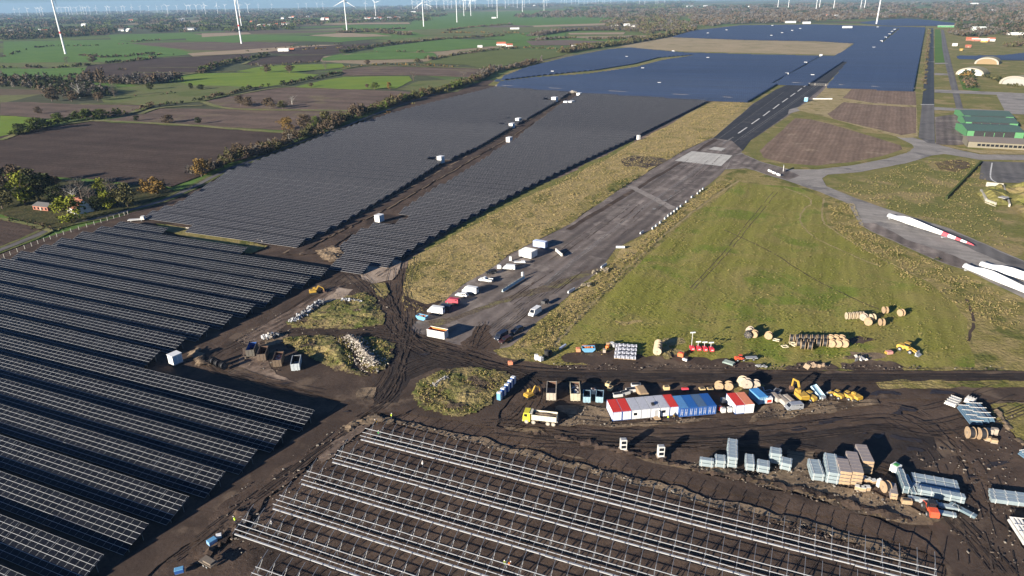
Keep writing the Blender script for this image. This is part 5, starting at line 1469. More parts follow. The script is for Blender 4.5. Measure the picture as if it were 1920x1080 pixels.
def kiosk(label, px, py, hd, L=3.4, W=2.5, H=2.6, col=None, base=.3, group='white transformer kiosks', sc=1):
    p = G(px, py)
    r = thing('transformer_kiosk', label, 'kiosk', (p.x, p.y, ZC[0] if p.y < 500 else .05), radians(hd), group)
    MB().box((0, 0, base / 2), (L + .1, W + .1, base)).build('plinth', CONC, r)
    MB().box((0, 0, base + H / 2), (L, W, H)).build('kiosk_body', col or WHITE, r)
    MB().box((0, 0, base + H + .08), (L + .25, W + .25, .16)).build('roof', col or WHITE, r)
    for s_ in (-1, 1):
        MB().box((s_ * L * .24, -W / 2 - .02, base + H * .48), (L * .36, .05, H * .8)).build('door', pm((.45, .55, .60), .6), r)
    return r
kiosk('white transformer kiosk at the edge of the near black solar rows', 331, 683, 55, 3.0, 2.7, 2.7)
kiosk('white kiosk in the notch of the right grey solar block, nearest one', 712, 417, 60, 3.6, 3, 3)
kiosk('white kiosk left of the central track, second from the camera', 827, 307, 60, 4, 3.4, 4.2)
kiosk('white kiosk right of the central track in the grey solar block', 955, 266, 60, 4.5, 3.2, 3.2)
kiosk('lower one of two white kiosks left of the central track', 960, 240, 60, 4.5, 3.5, 3.6)
kiosk('upper one of two white kiosks left of the central track', 972, 230, 60, 5, 3.5, 3.6)
kiosk('white kiosk near the far left end of the central track', 1040, 191, 60, 6, 5, 4.6)
kiosk('white kiosk near the far end of the track, left of a long one', 1061, 196, 60, 4, 4, 3)
kiosk('long low white kiosk near the far end of the central track', 1071, 195.5, 60, 8, 4, 3)
kiosk('small white kiosk at the very far end of the central track', 1086, 180, 60, 6, 4, 3)
BK = [(1036, 137, 0), (1175, 109, 0), (1205, 131, 0), (1236, 159, 0), (1262, 98, 0), (1327, 111, 0), (1475, 141, 0), (1510, 120, 0), (1539, 105.5, 0), (1523, 144, 0), (1327, 64, 0), (1362, 58, 0), (1446, 68.5, 0), (1466, 63.5, 0), (1485, 59, 0), (1500, 55.5, 0), (1638, 91.5, 0), (1652, 79, 0), (1660, 72, 0), (1667, 66, 0), (1672, 61, 0), (1677, 57, 0), (1645, 52.5, 0), (1448, 49.5, 0)]
first = None
for i, (x, y, _) in enumerate(sorted(BK)):
    p = G(x, y)
    s_ = .42 + p.length / 5200
    lab = 'small white station standing in the blue solar park, %s of them from the left' % ordn(i + 1)
    if first is None:
        first = thing('transformer_kiosk', lab, 'kiosk', (p.x, p.y, .05), TH, 'white stations in the blue solar park')
        MB().box((0, 0, 2.2), (7, 3, 3.6)).build('kiosk_body', pm((.45, .46, .47), .6), first)
        MB().box((0, 0, 4.1), (7.4, 3.4, .25)).build('roof', pm((.50, .51, .52), .6), first)
        first.scale = (s_, s_, s_ ** .6)
    else: dup(first, (p.x, p.y, .05), TH, lab, sc=(s_, s_, s_ ** .6))

# tipper truck
def tipper():
    p = G(1014, 795)
    r = thing('tipper_truck', 'four axle tipper truck with yellow cab and pale dusty dump body of soil', 'truck', (p.x, p.y, ZC[0]), radians(180 - 13), None)
    cr_ = pm((.60, .56, .44), .6, var=.35)
    MB().box((0, 0, .95), (8.8, .9, .35)).build('chassis', GREYM, r)
    cab_ = MB().prism([(2.6, .6), (2.6, 3.0), (2.8, 3.15), (4.2, 3.1), (4.45, 2.0), (4.5, .6)], -1.2, 1.2).build('cab', YELG, r)
    MB().quad((4.26, -1.05, 2.95), (4.50, -1.08, 1.95), (4.50, 1.08, 1.95), (4.26, 1.05, 2.95)).build('windshield', GLASS, cab_)
    for s_ in (-1, 1): MB().box((3.7, s_ * 1.22, 2.4), (.8, .04, .75)).build('side_window', GLASS, cab_)
    MB().box((4.55, 0, .75), (.15, 2.4, .5)).build('bumper', pm((.3, .28, .22), .7), cab_)
    mb = MB()
    hollow(mb, 6.4, 2.5, 1.5, .08, 1.25)
    for i in range(9):
        x = -3.1 + i * .77
        for s_ in (-1, 1): mb.box((x, s_ * 1.28, 2.0), (.1, .07, 1.4))
    mb.v = [(x - 1.0, y, z) for x, y, z in mb.v]
    mb.box((2.35, 0, 3.0), (.7, 2.4, .08))
    b_ = mb.build('dump_body', cr_, r)
    hs = [[.55 + .45 * cos(i / 8 * pi - pi / 2) * cos(j / 4 * pi - pi / 2) + random.uniform(0, .06) for j in range(5)] for i in range(9)]
    vs = [(-3.9 + i * .72, -1.1 + j * .55, 1.7 + hs[i][j]) for i in range(9) for j in range(5)]
    MB().add(vs, [(i * 5 + j, (i + 1) * 5 + j, (i + 1) * 5 + j + 1, i * 5 + j + 1) for i in range(8) for j in range(4)]).build('soil_load', M['tan'], b_)
    wm = pm((.30, .27, .22), .9)
    for x in (3.5, 1.7, -2.0, -3.4):
        for s_ in (-1, 1):
            w_ = MB().tube((0, -.18, 0), (0, .18, 0), .54, n=14).build('wheel', wm, r, (x, s_ * 1.08, .54))
            MB().tube((0, -.2, 0), (0, .2, 0), .27, n=10).build('rim', pm((.45, .42, .36), .8), w_)
tipper()

# construction machines
def excavator(label, px, py, hd, col=YEL, sc=1.0, boom=True, drop=0.0, group='yellow construction machines'):
    p = G(px, py)
    r = thing('excavator', label, 'excavator', (p.x, p.y, ZC[0]), radians(hd), group)
    r.scale = (sc, sc, sc)
    for s_ in (-1, 1):
        MB().prism([(-1.9, .25), (-1.6, 0), (1.6, 0), (1.9, .25), (1.9, .6), (1.6, .85), (-1.6, .85), (-1.9, .6)], s_ * 1.05 - .25, s_ * 1.05 + .25).build('track', TYRE, r)
    MB().box((0, 0, .75), (1.6, 1.4, .4)).build('undercarriage', GREYM, r)
    MB().prism([(-2.0, 1.0), (-2.1, 1.8), (-1.7, 2.1), (.9, 2.0), (1.2, 1.4), (1.2, 1.0)], -1.25, 1.25).build('upper_body', col, r)
    MB().box((-1.8, 0, 1.45), (.7, 2.3, .9)).build('counterweight', pm(tuple(c * .6 for c in (.62, .38, .035)), .6), r)
    cb = MB().prism([(-.2, 2.0), (-.1, 3.0), (1.0, 3.0), (1.3, 2.2), (1.3, 1.2), (-.2, 1.2)], .3, 1.22).build('cab', col, r)
    MB().box((.5, .76, 2.45), (1.35, .96, .7), top=.85).build('cab_window', GLASS, cb)
    if boom:
        MB().bar((1.0, -.3, 1.6), (2.6, -.3, 4.0), .4, .5).bar((2.6, -.3, 4.0), (4.6, -.3, 3.6 - drop), .36, .42).build('boom', col, r)
        MB().bar((4.6, -.3, 3.7 - drop), (4.9, -.3, 1.2), .3, .34).build('arm', col, r)
        MB().prism([(4.6, 1.2), (5.2, 1.3), (5.4, .5), (4.9, .1), (4.4, .4)], -.8, .2).build('bucket', RUST, r)
    return r
excavator('yellow excavator with raised boom standing on the yard bank', 1500, 752, 100)
excavator('small yellow excavator with dark bucket left of the open roll-off containers', 993, 748, 40, sc=.72, drop=1)
excavator('tiny yellow excavator beside the left solar field track', 589, 553, 20, sc=.75, drop=1.2)
def loader(label, px, py, hd, col=YEL, sc=1.0, arms=True, cabcol=None, group='yellow construction machines', name='wheel_loader', cat='wheel loader'):
    p = G(px, py)
    r = thing(name, label, cat, (p.x, p.y, ZC[0]), radians(hd), group)
    r.scale = (sc, sc, sc)
    MB().prism([(-2.6, .8), (-2.6, 1.6), (-2.2, 1.95), (-.6, 2.0), (-.5, 1.1), (-.5, .8)], -.9, .9).build('engine_cover', col, r)
    MB().box((.9, 0, 1.1), (1.6, 1.2, .7)).build('front_frame', col, r)
    cb = MB().box((0, 0, 1.6), (1.3, 1.4, 1.0)).box((0, 0, 3.0), (1.5, 1.5, .12)).build('cab', cabcol or col, r)
    MB().box((0, 0, 2.5), (1.2, 1.35, .9)).build('cab_window', GLASS, cb)
    wheels(r, 5, 2.4, .68, (1.4, -1.5), .5)
    if arms:
        mb = MB()
        for s_ in (-.5, .5): mb.bar((1.0, s_, 1.5), (3.0, s_, .8), .2, .35)
        mb.build('lift_arm', col, r)
        MB().prism([(2.9, .1), (2.9, 1.2), (3.2, 1.2), (3.3, .5), (4.0, .15), (4.0, .08)], -1.25, 1.25).build('bucket', GREYM, r)
    return r
loader('yellow wheel loader parked at the right edge of the meadow', 1698, 662, -50)
loader('yellow compact machine, left of three in a row', 1567, 748, 125, sc=.7)
loader('yellow compact machine, middle of three in a row', 1586, 750, 125, sc=.7)
excavator('yellow tracked machine with black cab, right of three in a row', 1603, 752, 110, sc=.72, boom=False)
loader('yellow site dumper beside the raised light blue tipping tray', 1515, 752, 120, sc=.8)
loader('red telehandler lifting at the stacked steel profiles', 1742, 965, 78, col=pm((.70, .10, .04), .5), sc=.95, cabcol=BLACK, group=None, name='telehandler', cat='telehandler')
loader('small red tractor with dark implement near the mud road', 1387, 679, 0, col=pm((.70, .10, .04), .5), sc=.62, arms=False, group=None, name='tractor', cat='tractor')
p = G(1408, 677)
r = thing('farm_trailer', 'dark low implement trailer hitched behind the small red tractor', 'trailer', (p.x, p.y, ZC[0]), 0)
MB().box((0, 0, .7), (3.4, 1.4, .2)).bar((-1.7, 0, .6), (-3, 0, .6), .15, .15).build('frame', GREYM, r)
wheels(r, 3, 1.9, .4, (.4,))
p = G(1531, 746)
r = thing('tipping_tray', 'raised light blue tipping tray beside the yellow site dumper', 'dumper', (p.x, p.y, ZC[0]), radians(120))
o = hollow(MB(), 4.0, 2.0, .5, .08, 0).build('tray', pm((.42, .60, .68), .5, var=.15), r, (0, 0, 1.3))
o.rotation_euler.y = radians(-32)
MB().box((-.6, 0, .6), (3.4, 1.2, .4)).build('chassis', GREYM, r)
wheels(r, 3, 1.8, .4, (.7, -1.5))

# telescopic light towers, cabinets
def light_tower(label, px, py, up):
    p = G(px, py)
    r = thing('light_tower', label, 'light tower', (p.x, p.y, ZC[0]), radians(95), 'red mobile light towers')
    MB().box((0, 0, .75), (1.9, 1.1, .9)).box((-.3, 0, 1.25), (1.2, 1.0, .12)).build('generator_box', pm((.68, .04, .06), .45), r)
    MB().box((-.96, 0, .8), (.03, .7, .3)).build('front_panel', DWHITE, r)
    wheels(r, 2, 1.5, .3, (0,), .2)
    MB().bar((.9, 0, .4), (2.2, 0, .45), .1, .1).build('drawbar', GREYM, r)
    MB().tube((.6, 0, 1.1), (.6, 0, up), .08, n=6).build('mast', DWHITE, r)
    MB().bar((.6, -.7, up), (.6, .7, up), .1, .1).build('lamp_bar', DWHITE, r)
    for y in (-.6, -.2, .2, .6): MB().box((.5, y, up + .1), (.2, .32, .36)).build('lamp', pm((.75, .8, .8), .2), r)
for i, x in enumerate((1297, 1309, 1321, 1333)):
    light_tower('red mobile light tower, %s of the four in the row%s' % (ordn(i + 1) + ' from left', ' with raised mast' if i == 0 else ''), x, 659 + i * .8, 5.6 if i == 0 else 2.6)
def cabinet(label, px, py):
    p = G(px, py)
    r = thing('site_cabinet', label, 'cabinet', (p.x, p.y, ZC[0]), radians(92), 'upright white cabinets on the yard')
    MB().box((0, 0, .12), (1.6, 1.9, .24)).build('timber_base', WOODG, r)
    MB().box((0, 0, 1.6), (1.2, 1.5, 2.7)).build('cabinet_body', DWHITE, r)
    MB().box((-.62, 0, 2.3), (.04, 1.1, .8)).build('front_window', GLASS, r)
    MB().box((-.62, 0, 1.1), (.04, 1.1, .8)).build('front_window', GLASS, r)
    MB().box((0, 0, 3.0), (.9, 1.2, .08)).build('roof_hatch', GREYM, r)
cabinet('upright white cabinet with dark panes, left of two in the yard', 1168, 846)
cabinet('upright white cabinet with dark panes, right of two in the yard', 1238, 859)

# portable toilets
for i, (x, y) in enumerate([(937, 752), (944, 744), (951, 736.5), (957, 729.5), (962.5, 722.5)]):
    p = G(x, y)
    a = radians(60)
    r = thing('portable_toilet', 'portable toilet with white roof, %s in the row of five%s' % (ordn(i + 1) + ' from the camera', ', paler blue' if i == 0 else ''), 'toilet', (p.x, p.y, ZC[0] + .02), a + pi, 'row of portable toilets')
    MB().box((0, 0, 1.1), (1.15, 1.15, 2.1)).build('cabin', LBLUE if i == 0 else BLUE, r)
    MB().box((0, 0, 2.22), (1.22, 1.22, .16), top=.8).build('roof', WHITE, r)
    MB().box((0, .585, 1.05), (.75, .03, 1.9)).build('door', WHITE, r)
    MB().tube((.4, -.4, 2.25), (.4, -.4, 2.6), .06, n=6).build('vent_pipe', WHITE, r)

# cable drums
DR = {}
def drum(kind, px, py, ax, r_=1.15, wd=1.2, label='', group='wooden cable drums', z=0):
    p = G(px, py)
    loc = (p.x, p.y, ZC[0] + z)
    key = (kind, r_, wd)
    if key in DR: return dup(DR[key], loc, radians(ax), label, group)
    t = thing('cable_drum', label, 'cable drum', loc, radians(ax), group)
    fl = {'wood': WOOD, 'pale': pm((.48, .39, .27), .8, var=.3), 'black': WOOD, 'grey': WOODG, 'dark': BLACK}[kind]
    for s_ in (-1, 1):
        f = MB().tube((s_ * wd / 2 - .06, 0, 0), (s_ * wd / 2 + .06, 0, 0), r_, n=22).build('flange', fl, t, (0, 0, r_))
        MB().tube((s_ * (wd / 2 + .055), 0, 0), (s_ * (wd / 2 + .085), 0, 0), r_ * .16, n=8).build('hub_plate', BLACK, f)
        mb = MB()
        for q in range(4):
            a = q * pi / 4
            mb.bar((s_ * (wd / 2 + .07), -cos(a) * r_ * .9, -sin(a) * r_ * .9), (s_ * (wd / 2 + .07), cos(a) * r_ * .9, sin(a) * r_ * .9), .05, .04, up=(1, 0, 0))
        mb.build('flange_batten', WOODG, f)
    core = {'black': (.86, CABLE), 'dark': (.8, CABLE)}.get(kind, (.48, WOOD))
    MB().tube((-wd / 2, 0, 0), (wd / 2, 0, 0), r_ * core[0], n=18).build('cable' if kind in ('black', 'dark') else 'barrel', core[1], t, (0, 0, r_))
    DR[key] = t
    return t
for i, x in enumerate((1587.5, 1594.5, 1601.5, 1608, 1614.5)):
    drum('pale', x, 601 - i * .4, -3, 1.2, .75, 'pale empty drum in the tight row of five, %s from the left' % ordn(i + 1), 'pale drums on the meadow')
for k, x, y, a, l in [('wood', 1626, 612, 70, 'wooden drum facing the camera, front one of the small cluster on the meadow'), ('grey', 1618, 603, 40, 'grey drum behind the left of the small cluster on the meadow'), ('pale', 1634, 604, 10, 'pale drum behind the right of the small cluster on the meadow'),
                      ('wood', 1651.5, 613, 0, 'empty wooden drum right of the small cluster on the meadow'), ('wood', 1658, 590, 0, 'empty wooden drum furthest back on the meadow'), ('wood', 1688, 595, 20, 'lone wooden drum at the far right of the meadow'),
                      ('grey', 1405, 628, 50, 'rear grey drum of the left trio on the meadow'), ('dark', 1402, 636, 60, 'dark drum at the front left of the left trio'), ('wood', 1413, 635, 55, 'front right wooden drum of the left trio'),
                      ('wood', 1440, 638, 60, 'single wooden drum right of the left trio'),
                      ('wood', 1347, 733, 75, 'round wooden drum behind the blue containers, left of pair'), ('wood', 1365, 733, 75, 'round wooden drum behind the blue containers, right of pair'),
                      ('pale', 1391, 727, 60, 'large pale drum behind the separate white containers'), ('grey', 1399, 731, 70, 'drum leaning before the large pale drum behind the white containers'), ('grey', 1416, 730, 70, 'small greyish drum, last right behind the white containers')]:
    drum(k, x, y, a, 1.2 if 'large' not in l else 1.5, 1.1, l, 'wooden cable drums standing about')
n_ = 0
for j, (x0, y0, x1, y1, c_) in enumerate([(1483, 643, 1576, 645, 10), (1496, 652, 1582, 653, 8)]):
    for i in range(c_):
        x, y = x0 + (x1 - x0) * i / (c_ - 1), y0 + (y1 - y0) * i / (c_ - 1)
        k = 'black' if i < c_ - 3 else 'wood'
        n_ += 1
        drum(k, x, y, -24 if k == 'black' else 55, 1.25, 1.1, '%s drum, %s from the left in the %s line of the big drum group' % ('black cable' if k == 'black' else 'wooden', ordn(i + 1), ('back', 'front')[j]), 'big group of cable drums')
for i, x in enumerate((1504.5, 1517.5)):
    drum('black', x, 657.5 + i, -24, 1.25, 1.1, 'black cable drum standing in front of the big drum group, %s' % ('left one', 'right one')[i], 'big group of cable drums')
for i in range(4):
    drum('pale', 1231.5 + i * .8, 668 - i * 4.8, 78, 1.25, .6, 'pale drum in the line pointing away from the road, %s from the camera' % ordn(i + 1), 'line of four pale drums')
for i, (x, y) in enumerate([(402, 686), (411, 690.5), (421, 695)]):
    drum('dark', x, y, -35, 1.2, 1.1, 'black coil drum beside the mud road bend, %s of three' % ('left', 'middle', 'right')[i], 'black coil drums by the road bend')
for i, (x, y, k) in enumerate([(1816, 824, 'black'), (1837, 826, 'black')]):
    drum(k, x, y, -10, 1.45, 1.3, 'upright drum at the foot of the pipe stack, %s one' % ('left', 'right')[i], 'drums by the pipe stack')
drum('black', 1658, 925, 5, 1.3, 1.1, 'black cable drum between the packed pallets and blue wrapped bundles')

# bundles of profiles and packed modules
BP = {}
def bundle(kind, loc, rz, label, group, L=3.2, D=1.12, H=.95):
    key = (kind, round(L, 1), round(H, 2), round(D, 2))
    if key in BP: return dup(BP[key], loc, rz, label, group)
    nm, cat = ('profile_bundle', 'steel bundle') if kind != 'pack' else ('module_pack', 'packed pallet')
    t = thing(nm, label, cat, loc, rz, group)
    mb = MB()
    if kind == 'pack':
        mb.box((0, 0, .14 + (H - .14) / 2), (L, D - .06, H - .16))
        mb.build('wrapped_modules', CARD, t)
        MB().box((0, -D / 2 + .02, H / 2 + .05), (L - .05, .05, H - .2)).build('cardboard_side', WOOD, t)
        mb = MB()
        for x in (-L * .4, 0, L * .4): mb.box((x, 0, .06), (.12, D - .1, .12))
        mb.build('pallet', WOOD, t)
    else:
        k = max(3, int((D - .1) / .17))
        lay = max(2, int((H - .12) / .2))
        for a in range(lay):
            for b_ in range(k):
                mb.box((random.uniform(-.04, .04), -D / 2 + .05 + (b_ + .5) * (D - .1) / k, .14 + (a + .5) * (H - .16) / lay), (L, (D - .1) / k * .86, (H - .16) / lay * .86))
        mb.build('profiles', GALV if kind == 'steel' else GALVD, t)
        mb = MB()
        for x in ((-L * .36, L * .36) if L < 6 else [L * q for q in (-.42, -.2, 0, .2, .42)]):
            mb.box((x, 0, .06), (.12, D + .06, .12)).box((x, 0, H + .0), (.10, D + .04, .06))
            for s_ in (-1, 1): mb.box((x, s_ * D / 2, H / 2 + .05), (.06, .04, H))
        mb.build('strap', DWHITE, t)
    BP[key] = t
    return t
def stack(kind, front, back, wpx, nd, nh, desc, H=.95, D=None):
    a, b_ = G(*front), G(*back)
    Lw = wpx * (a - Vector((0, 0, CAM_H))).dot(FW) / FPX
    d = b_ - a
    D = D or max(.7, min(1.3, d.length / max(1, nd - .2)))
    ang_ = atan2(d.y, d.x) - pi / 2
    for k in range(nd):
        for h in range(nh):
            p = a + d.normalized() * (D * (k + .5))
            bundle(kind, (p.x + random.uniform(-.05, .05), p.y, ZC[0] + h * (H + .04)), ang_, '%s, %s layer, %s from front' % (desc, ('bottom', 'middle', 'top', 'fourth')[h] if nh > 1 else 'single', ordn(k + 1)), 'stacks of ' + ('packed modules' if kind == 'pack' else 'steel profile bundles'), L=Lw, D=D * .95, H=H)
random.seed(31)
stack('steel', (1324, 880), (1324, 873), 25, 1, 2, 'steel bundle at the left end of the yard stacks')
stack('steel', (1349, 881), (1348, 866), 19, 2, 2, 'steel bundle in the second stack from the left')
stack('steel', (1371, 881), (1371, 846), 18, 6, 3, 'steel bundle in the tallest stack at left')
stack('steel', (1405, 887), (1403, 868), 16, 4, 2, 'steel bundle in the stack just right of the tallest')
stack('steel', (1429, 891), (1429, 878), 22, 2, 2, 'steel bundle in the low stack in the gap')
stack('steel', (1452, 874), (1451, 860), 20, 2, 3, 'steel bundle in the raised stack near the stack gap')
stack('steel', (1471, 886), (1473, 873), 19, 2, 2, 'steel bundle at the right end of the left group')
stack('steel', (1532, 906), (1523, 878), 22, 5, 2, 'steel bundle in the stack left of the packed modules')
stack('steel', (1559, 911), (1552, 874), 22, 6, 3, 'steel bundle in the long stack touching the packed modules')
stack('pack', (1581, 913), (1574, 888), 20, 4, 4, 'brown module pack, front left stack', H=.85)
stack('pack', (1603, 914), (1590, 870), 20, 6, 4, 'brown module pack, front middle stack', H=.85)
stack('pack', (1623, 893), (1607, 858), 19, 5, 4, 'brown module pack, tall right stack', H=.85)
stack('pack', (1578, 877), (1577, 870), 20, 1, 2, 'brown module pack behind the front left stack', H=.85)
for i, (x, y, w_) in enumerate([(1607, 921, 9), (1616, 923, 9), (1624, 922, 9), (1626, 907, 8), (1636, 910, 8), (1620, 905, 7)]):
    p = G(x, y)
    t = thing('crate', 'small pale crate in front of the module packs, %s of six' % ordn(i + 1), 'crate', (p.x, p.y, ZC[0]), radians(-25 + i * 9), 'small crates by the module packs')
    MB().box((0, 0, .5), (1.2, .9, .8)).build('crate_body', WOOD, t)
    MB().box((0, 0, .93), (1.25, .95, .06)).build('lid', DWHITE, t)
    MB().box((0, 0, .05), (1.2, .9, .1)).build('pallet', WOODG, t)
stack('pack', (1674, 941), (1668, 915), 12, 3, 2, 'wrapped pack in the thin left line beside the black drum', H=.8)
stack('blue', (1696, 930), (1684, 895), 12, 5, 2, 'bluish bundle in the middle thin line')
stack('blue', (1712, 934), (1696, 900), 10, 5, 1, 'bluish bundle in the right thin line')
for j, (f, k, h) in enumerate([((1707, 898), 'steel', 1), ((1709, 907), 'steel', 1), ((1710, 917), 'steel', 1), ((1716, 929), 'steel', 2)]):
    a = G(*f)
    L = 8.9
    an = radians(-20)
    for q in range(h):
        p = a + Vector((cos(an), sin(an), 0)) * L / 2
        bundle(k, (p.x, p.y, ZC[0] + q * .9 + (3 - j) * .0), an, 'long steel bundle with white straps, %s%s' % (('furthest of the parallel four', 'second furthest of the parallel four', 'third furthest of the parallel four', 'nearest of the parallel four')[j], (', upper', ', lower')[1 - q] if h == 2 else ''), 'long parallel steel bundles', L=L, D=1.5, H=.85)
for i, (x, y, an, L, l) in enumerate([(1728, 944, -20, 5.5, 'low long bundle left of the red telehandler'), (1779, 957, -18, 4.2, 'bundle lying right of the red telehandler, upper'), (1770, 969, -20, 4.0, 'bundle lying right of the red telehandler, lower'), (1803, 963, -55, 5, 'bundle lying slantwise at the right of the telehandler'),
                                      (1905, 950, -14, 10, 'long bundle stack at the right edge, nearest layer'), (1903, 943, -14, 10, 'long bundle stack at the right edge, middle layer'), (1902, 936, -14, 10, 'long bundle stack at the right edge, furthest layer')]):
    p = G(x, y)
    bundle('steel' if i != 3 else 'blue', (p.x, p.y, ZC[0]), radians(an), l, 'loose long bundles', L=L, D=1.2, H=.7 if i < 4 else 1.1)
# pipe stack
def pipes(a, b_, n_, lay, label, r_=.22, col=None):
    A_, B_ = G(*a), G(*b_)
    d = (B_ - A_)
    t = thing('pipe_bundle', label, 'pipe bundle', (A_.x, A_.y, ZC[0]), atan2(d.y, d.x), 'bundles of plastic pipes')
    mb, m2 = MB(), MB()
    for q in range(lay):
        for i in range(n_ - q):
            y, z = (i + q * .5) * r_ * 2.05, r_ + .1 + q * r_ * 1.8
            mb.tube((0, y, z), (d.length, y, z), r_, n=8)
    mb.build('pipes', col or pm((.10, .17, .24), .5, var=.2), t)
    for x in (.05, .35, .65, .97):
        for i in range(n_): m2.box((x * d.length, i * r_ * 2.05, lay * r_ * 1.9 + .12), (.16, r_ * 1.5, .1))
        m2.box((x * d.length, (n_ - 1) * r_, lay * r_ * 1.9 + .06), (.12, n_ * r_ * 2, .04))
    m2.box((d.length * .5, (n_ - 1) * r_, lay * r_ * 1.9 + .05), (d.length * .95, .06, .03))
    m2.build('strap_frame', pm((.62, .60, .55), .7), t)
pipes((1794, 769), (1818, 800), 7, 3, 'blue grey pipe bundle at the left of the pipe stack')
pipes((1806, 767), (1830, 797), 7, 4, 'blue grey pipe bundle in the middle of the pipe stack')
pipes((1818, 765), (1844, 795), 6, 3, 'blue grey pipe bundle at the right of the pipe stack')
pipes((1788, 768), (1800, 756), 6, 2, 'pale grey pipe heads piled at the upper left of the stack', col=DWHITE)
pipes((1806, 758), (1822, 764), 6, 3, 'pale grey pipe heads piled at the top of the stack', col=DWHITE)
pipes((1908, 856), (1925, 868), 6, 3, 'short pipe bundle cut by the right edge of the photo')
pipes((1942, 1030), (1912, 985), 4, 2, 'thick white pipes at the lower right edge', r_=.35, col=DWHITE)
for i, (x, y) in enumerate([(1851, 829), (1862, 833), (1853, 818), (1862, 817)]):
    p = G(x, y)
    t = thing('pallet_load', 'timber load on a pallet right of the upright drums, %s of four' % ordn(i + 1), 'pallet', (p.x, p.y, ZC[0]), radians(-20), 'pallet loads by the drums')
    MB().box((0, 0, .08), (1.5, 1.0, .16)).build('pallet', WOODG, t)
    MB().box((0, 0, .55 if i < 2 else .9), (1.4, .9, .75 if i < 2 else 1.4)).build('timber_load', WOOD if i < 2 else WOODG, t)

# pallets of wrapped goods on the meadow edge
k = 0
for i in range(5):
    for j in range(4):
        a, b_ = G(1155 + i * 8.2, 674 + .6 * i), G(1158 + i * 8.0, 653 + .6 * i)
        p = a.lerp(b_, j / 3)
        k += 1
        lab = 'grey pallet load in the square block, column %s, row %s from the camera' % (ordn(i + 1), ordn(j + 1))
        if k == 1:
            pw = thing('pallet_load', lab, 'pallet', (p.x, p.y, ZC[0]), radians(-4), 'block of wrapped pallet loads')
            MB().box((0, 0, .08), (1.2, 1.0, .16)).build('pallet', WOOD, pw)
            mb = MB()
            for q in range(4):
                for s_ in range(3): mb.box((-.42 + s_ * .42, -.36 + q * .24, .62 + random.uniform(-.1, .1)), (.34, .16, .85), mi=(q + s_) % 2)
            mb.build('wrapped_goods', [pm((.46, .48, .56), .5, var=.3), pm((.16, .17, .20), .6)], pw)
        else: dup(pw, (p.x, p.y, ZC[0]), radians(-4 + random.uniform(-4, 4)), lab)
def box_thing(name, label, cat, px, py, hd, d, col, z=0, group=None, extra=None, extracol=None):
    p = G(px, py)
    t = thing(name, label, cat, (p.x, p.y, ZC[0] + z), radians(hd), group)
    MB().box((0, 0, d[2] / 2 + .08), d, top=.97).build('body', col, t)
    MB().box((0, 0, .04), (d[0] * .9, d[1] * .9, .08)).build('base', WOODG, t)
    if extra: MB().box(extra[0], extra[1], top=.9).build(extra[2], extracol, t)
    return t
box_thing('big_bag', 'tall white big bag at the left of the pair by the road', 'big bag', 1006, 677, 10, (1.1, 1.1, 1.5), WHITE, group='white big bags', extra=((0, 0, 1.65), (.9, .9, .15), 'bag_top'), extracol=DWHITE)
box_thing('big_bag', 'slumped white big bag at the right of the pair by the road', 'big bag', 1014, 679, 40, (1.2, 1.2, 1.1), WHITE, group='white big bags', extra=((0, 0, 1.25), (.8, .8, .2), 'bag_top'), extracol=DWHITE)
def tyres(label, px, py, n_, r_=.75):
    p = G(px, py)
    t = thing('tyre_stack', label, 'tyre stack', (p.x, p.y, ZC[0]), 0, 'black tyre stacks')
    for i in range(n_):
        MB().tube((random.uniform(-.08, .08), 0, i * .45), (0, 0, i * .45 + .42), r_, n=14).build('tyre', TYRE, t)
    MB().tube((0, 0, n_ * .45 - .02), (0, 0, n_ * .45 + .01), r_ * .5, n=10).build('tyre_hole', BLACK, t)
tyres('tall stack of black tyres behind the white big bags', 1025, 672, 5)
tyres('short stack of black tyres right of the tall tyre stack', 1031, 668, 3)
p = G(1055, 655)
t = thing('concrete_pipe', 'pale blue round pipe lying in the grass above the tyre stacks', 'pipe', (p.x, p.y, ZC[0]), radians(52))
MB().tube((-1.6, 0, .4), (1.6, 0, .4), .38, n=14).build('pipe_wall', pm((.50, .56, .66), .5), t)
MB().tube((1.6, 0, .4), (1.62, 0, .4), .28, n=12).build('opening', BLACK, t)
box_thing('crate', 'orange box left of the light blue skip on the meadow edge', 'crate', 1084, 661, 0, (1.3, 1.6, .9), pm((.62, .25, .12), .7), extra=((0, 0, 1.02), (1.1, 1.4, .08), 'lid'), extracol=SALMON)
box_thing('board_stack', 'orange boards stacked behind the light blue skip', 'board stack', 1104, 654, 0, (4.2, 1.4, .5), ORANGE, extra=((0, 0, .62), (3.8, 1.0, .08), 'top_board'), extracol=SALMON)
for i, (x, y, c, n_) in enumerate([(1140, 651, WOOD, 'pale timber crate'), (1147, 650, DWHITE, 'white crate'), (1152, 653, GREYM, 'grey crate'), (1139, 656, ORANGE, 'orange crate'), (1133, 663, WOODG, 'weathered crate')]):
    box_thing('crate', n_ + ' in the small pile left of the pallet block', 'crate', x, y, 20 * i, (1.1, .9, .9), c, group='crates left of the pallet block', extra=((0, 0, 1.02), (1.15, .95, .06), 'lid'), extracol=c)
box_thing('compressor', 'small orange compressor on the meadow left of the red light towers', 'compressor', 1276, 671, -30, (1.7, 1.1, 1.1), pm((.75, .16, .05), .5), extra=((0, 0, 1.25), (.9, .7, .2), 'hood'), extracol=RED)
box_thing('crate', 'white slanted box in front of the orange compressor', 'crate', 1284, 679, -45, (1.5, .7, .5), WHITE, extra=((0, 0, .62), (1.3, .6, .08), 'lid'), extracol=DWHITE)
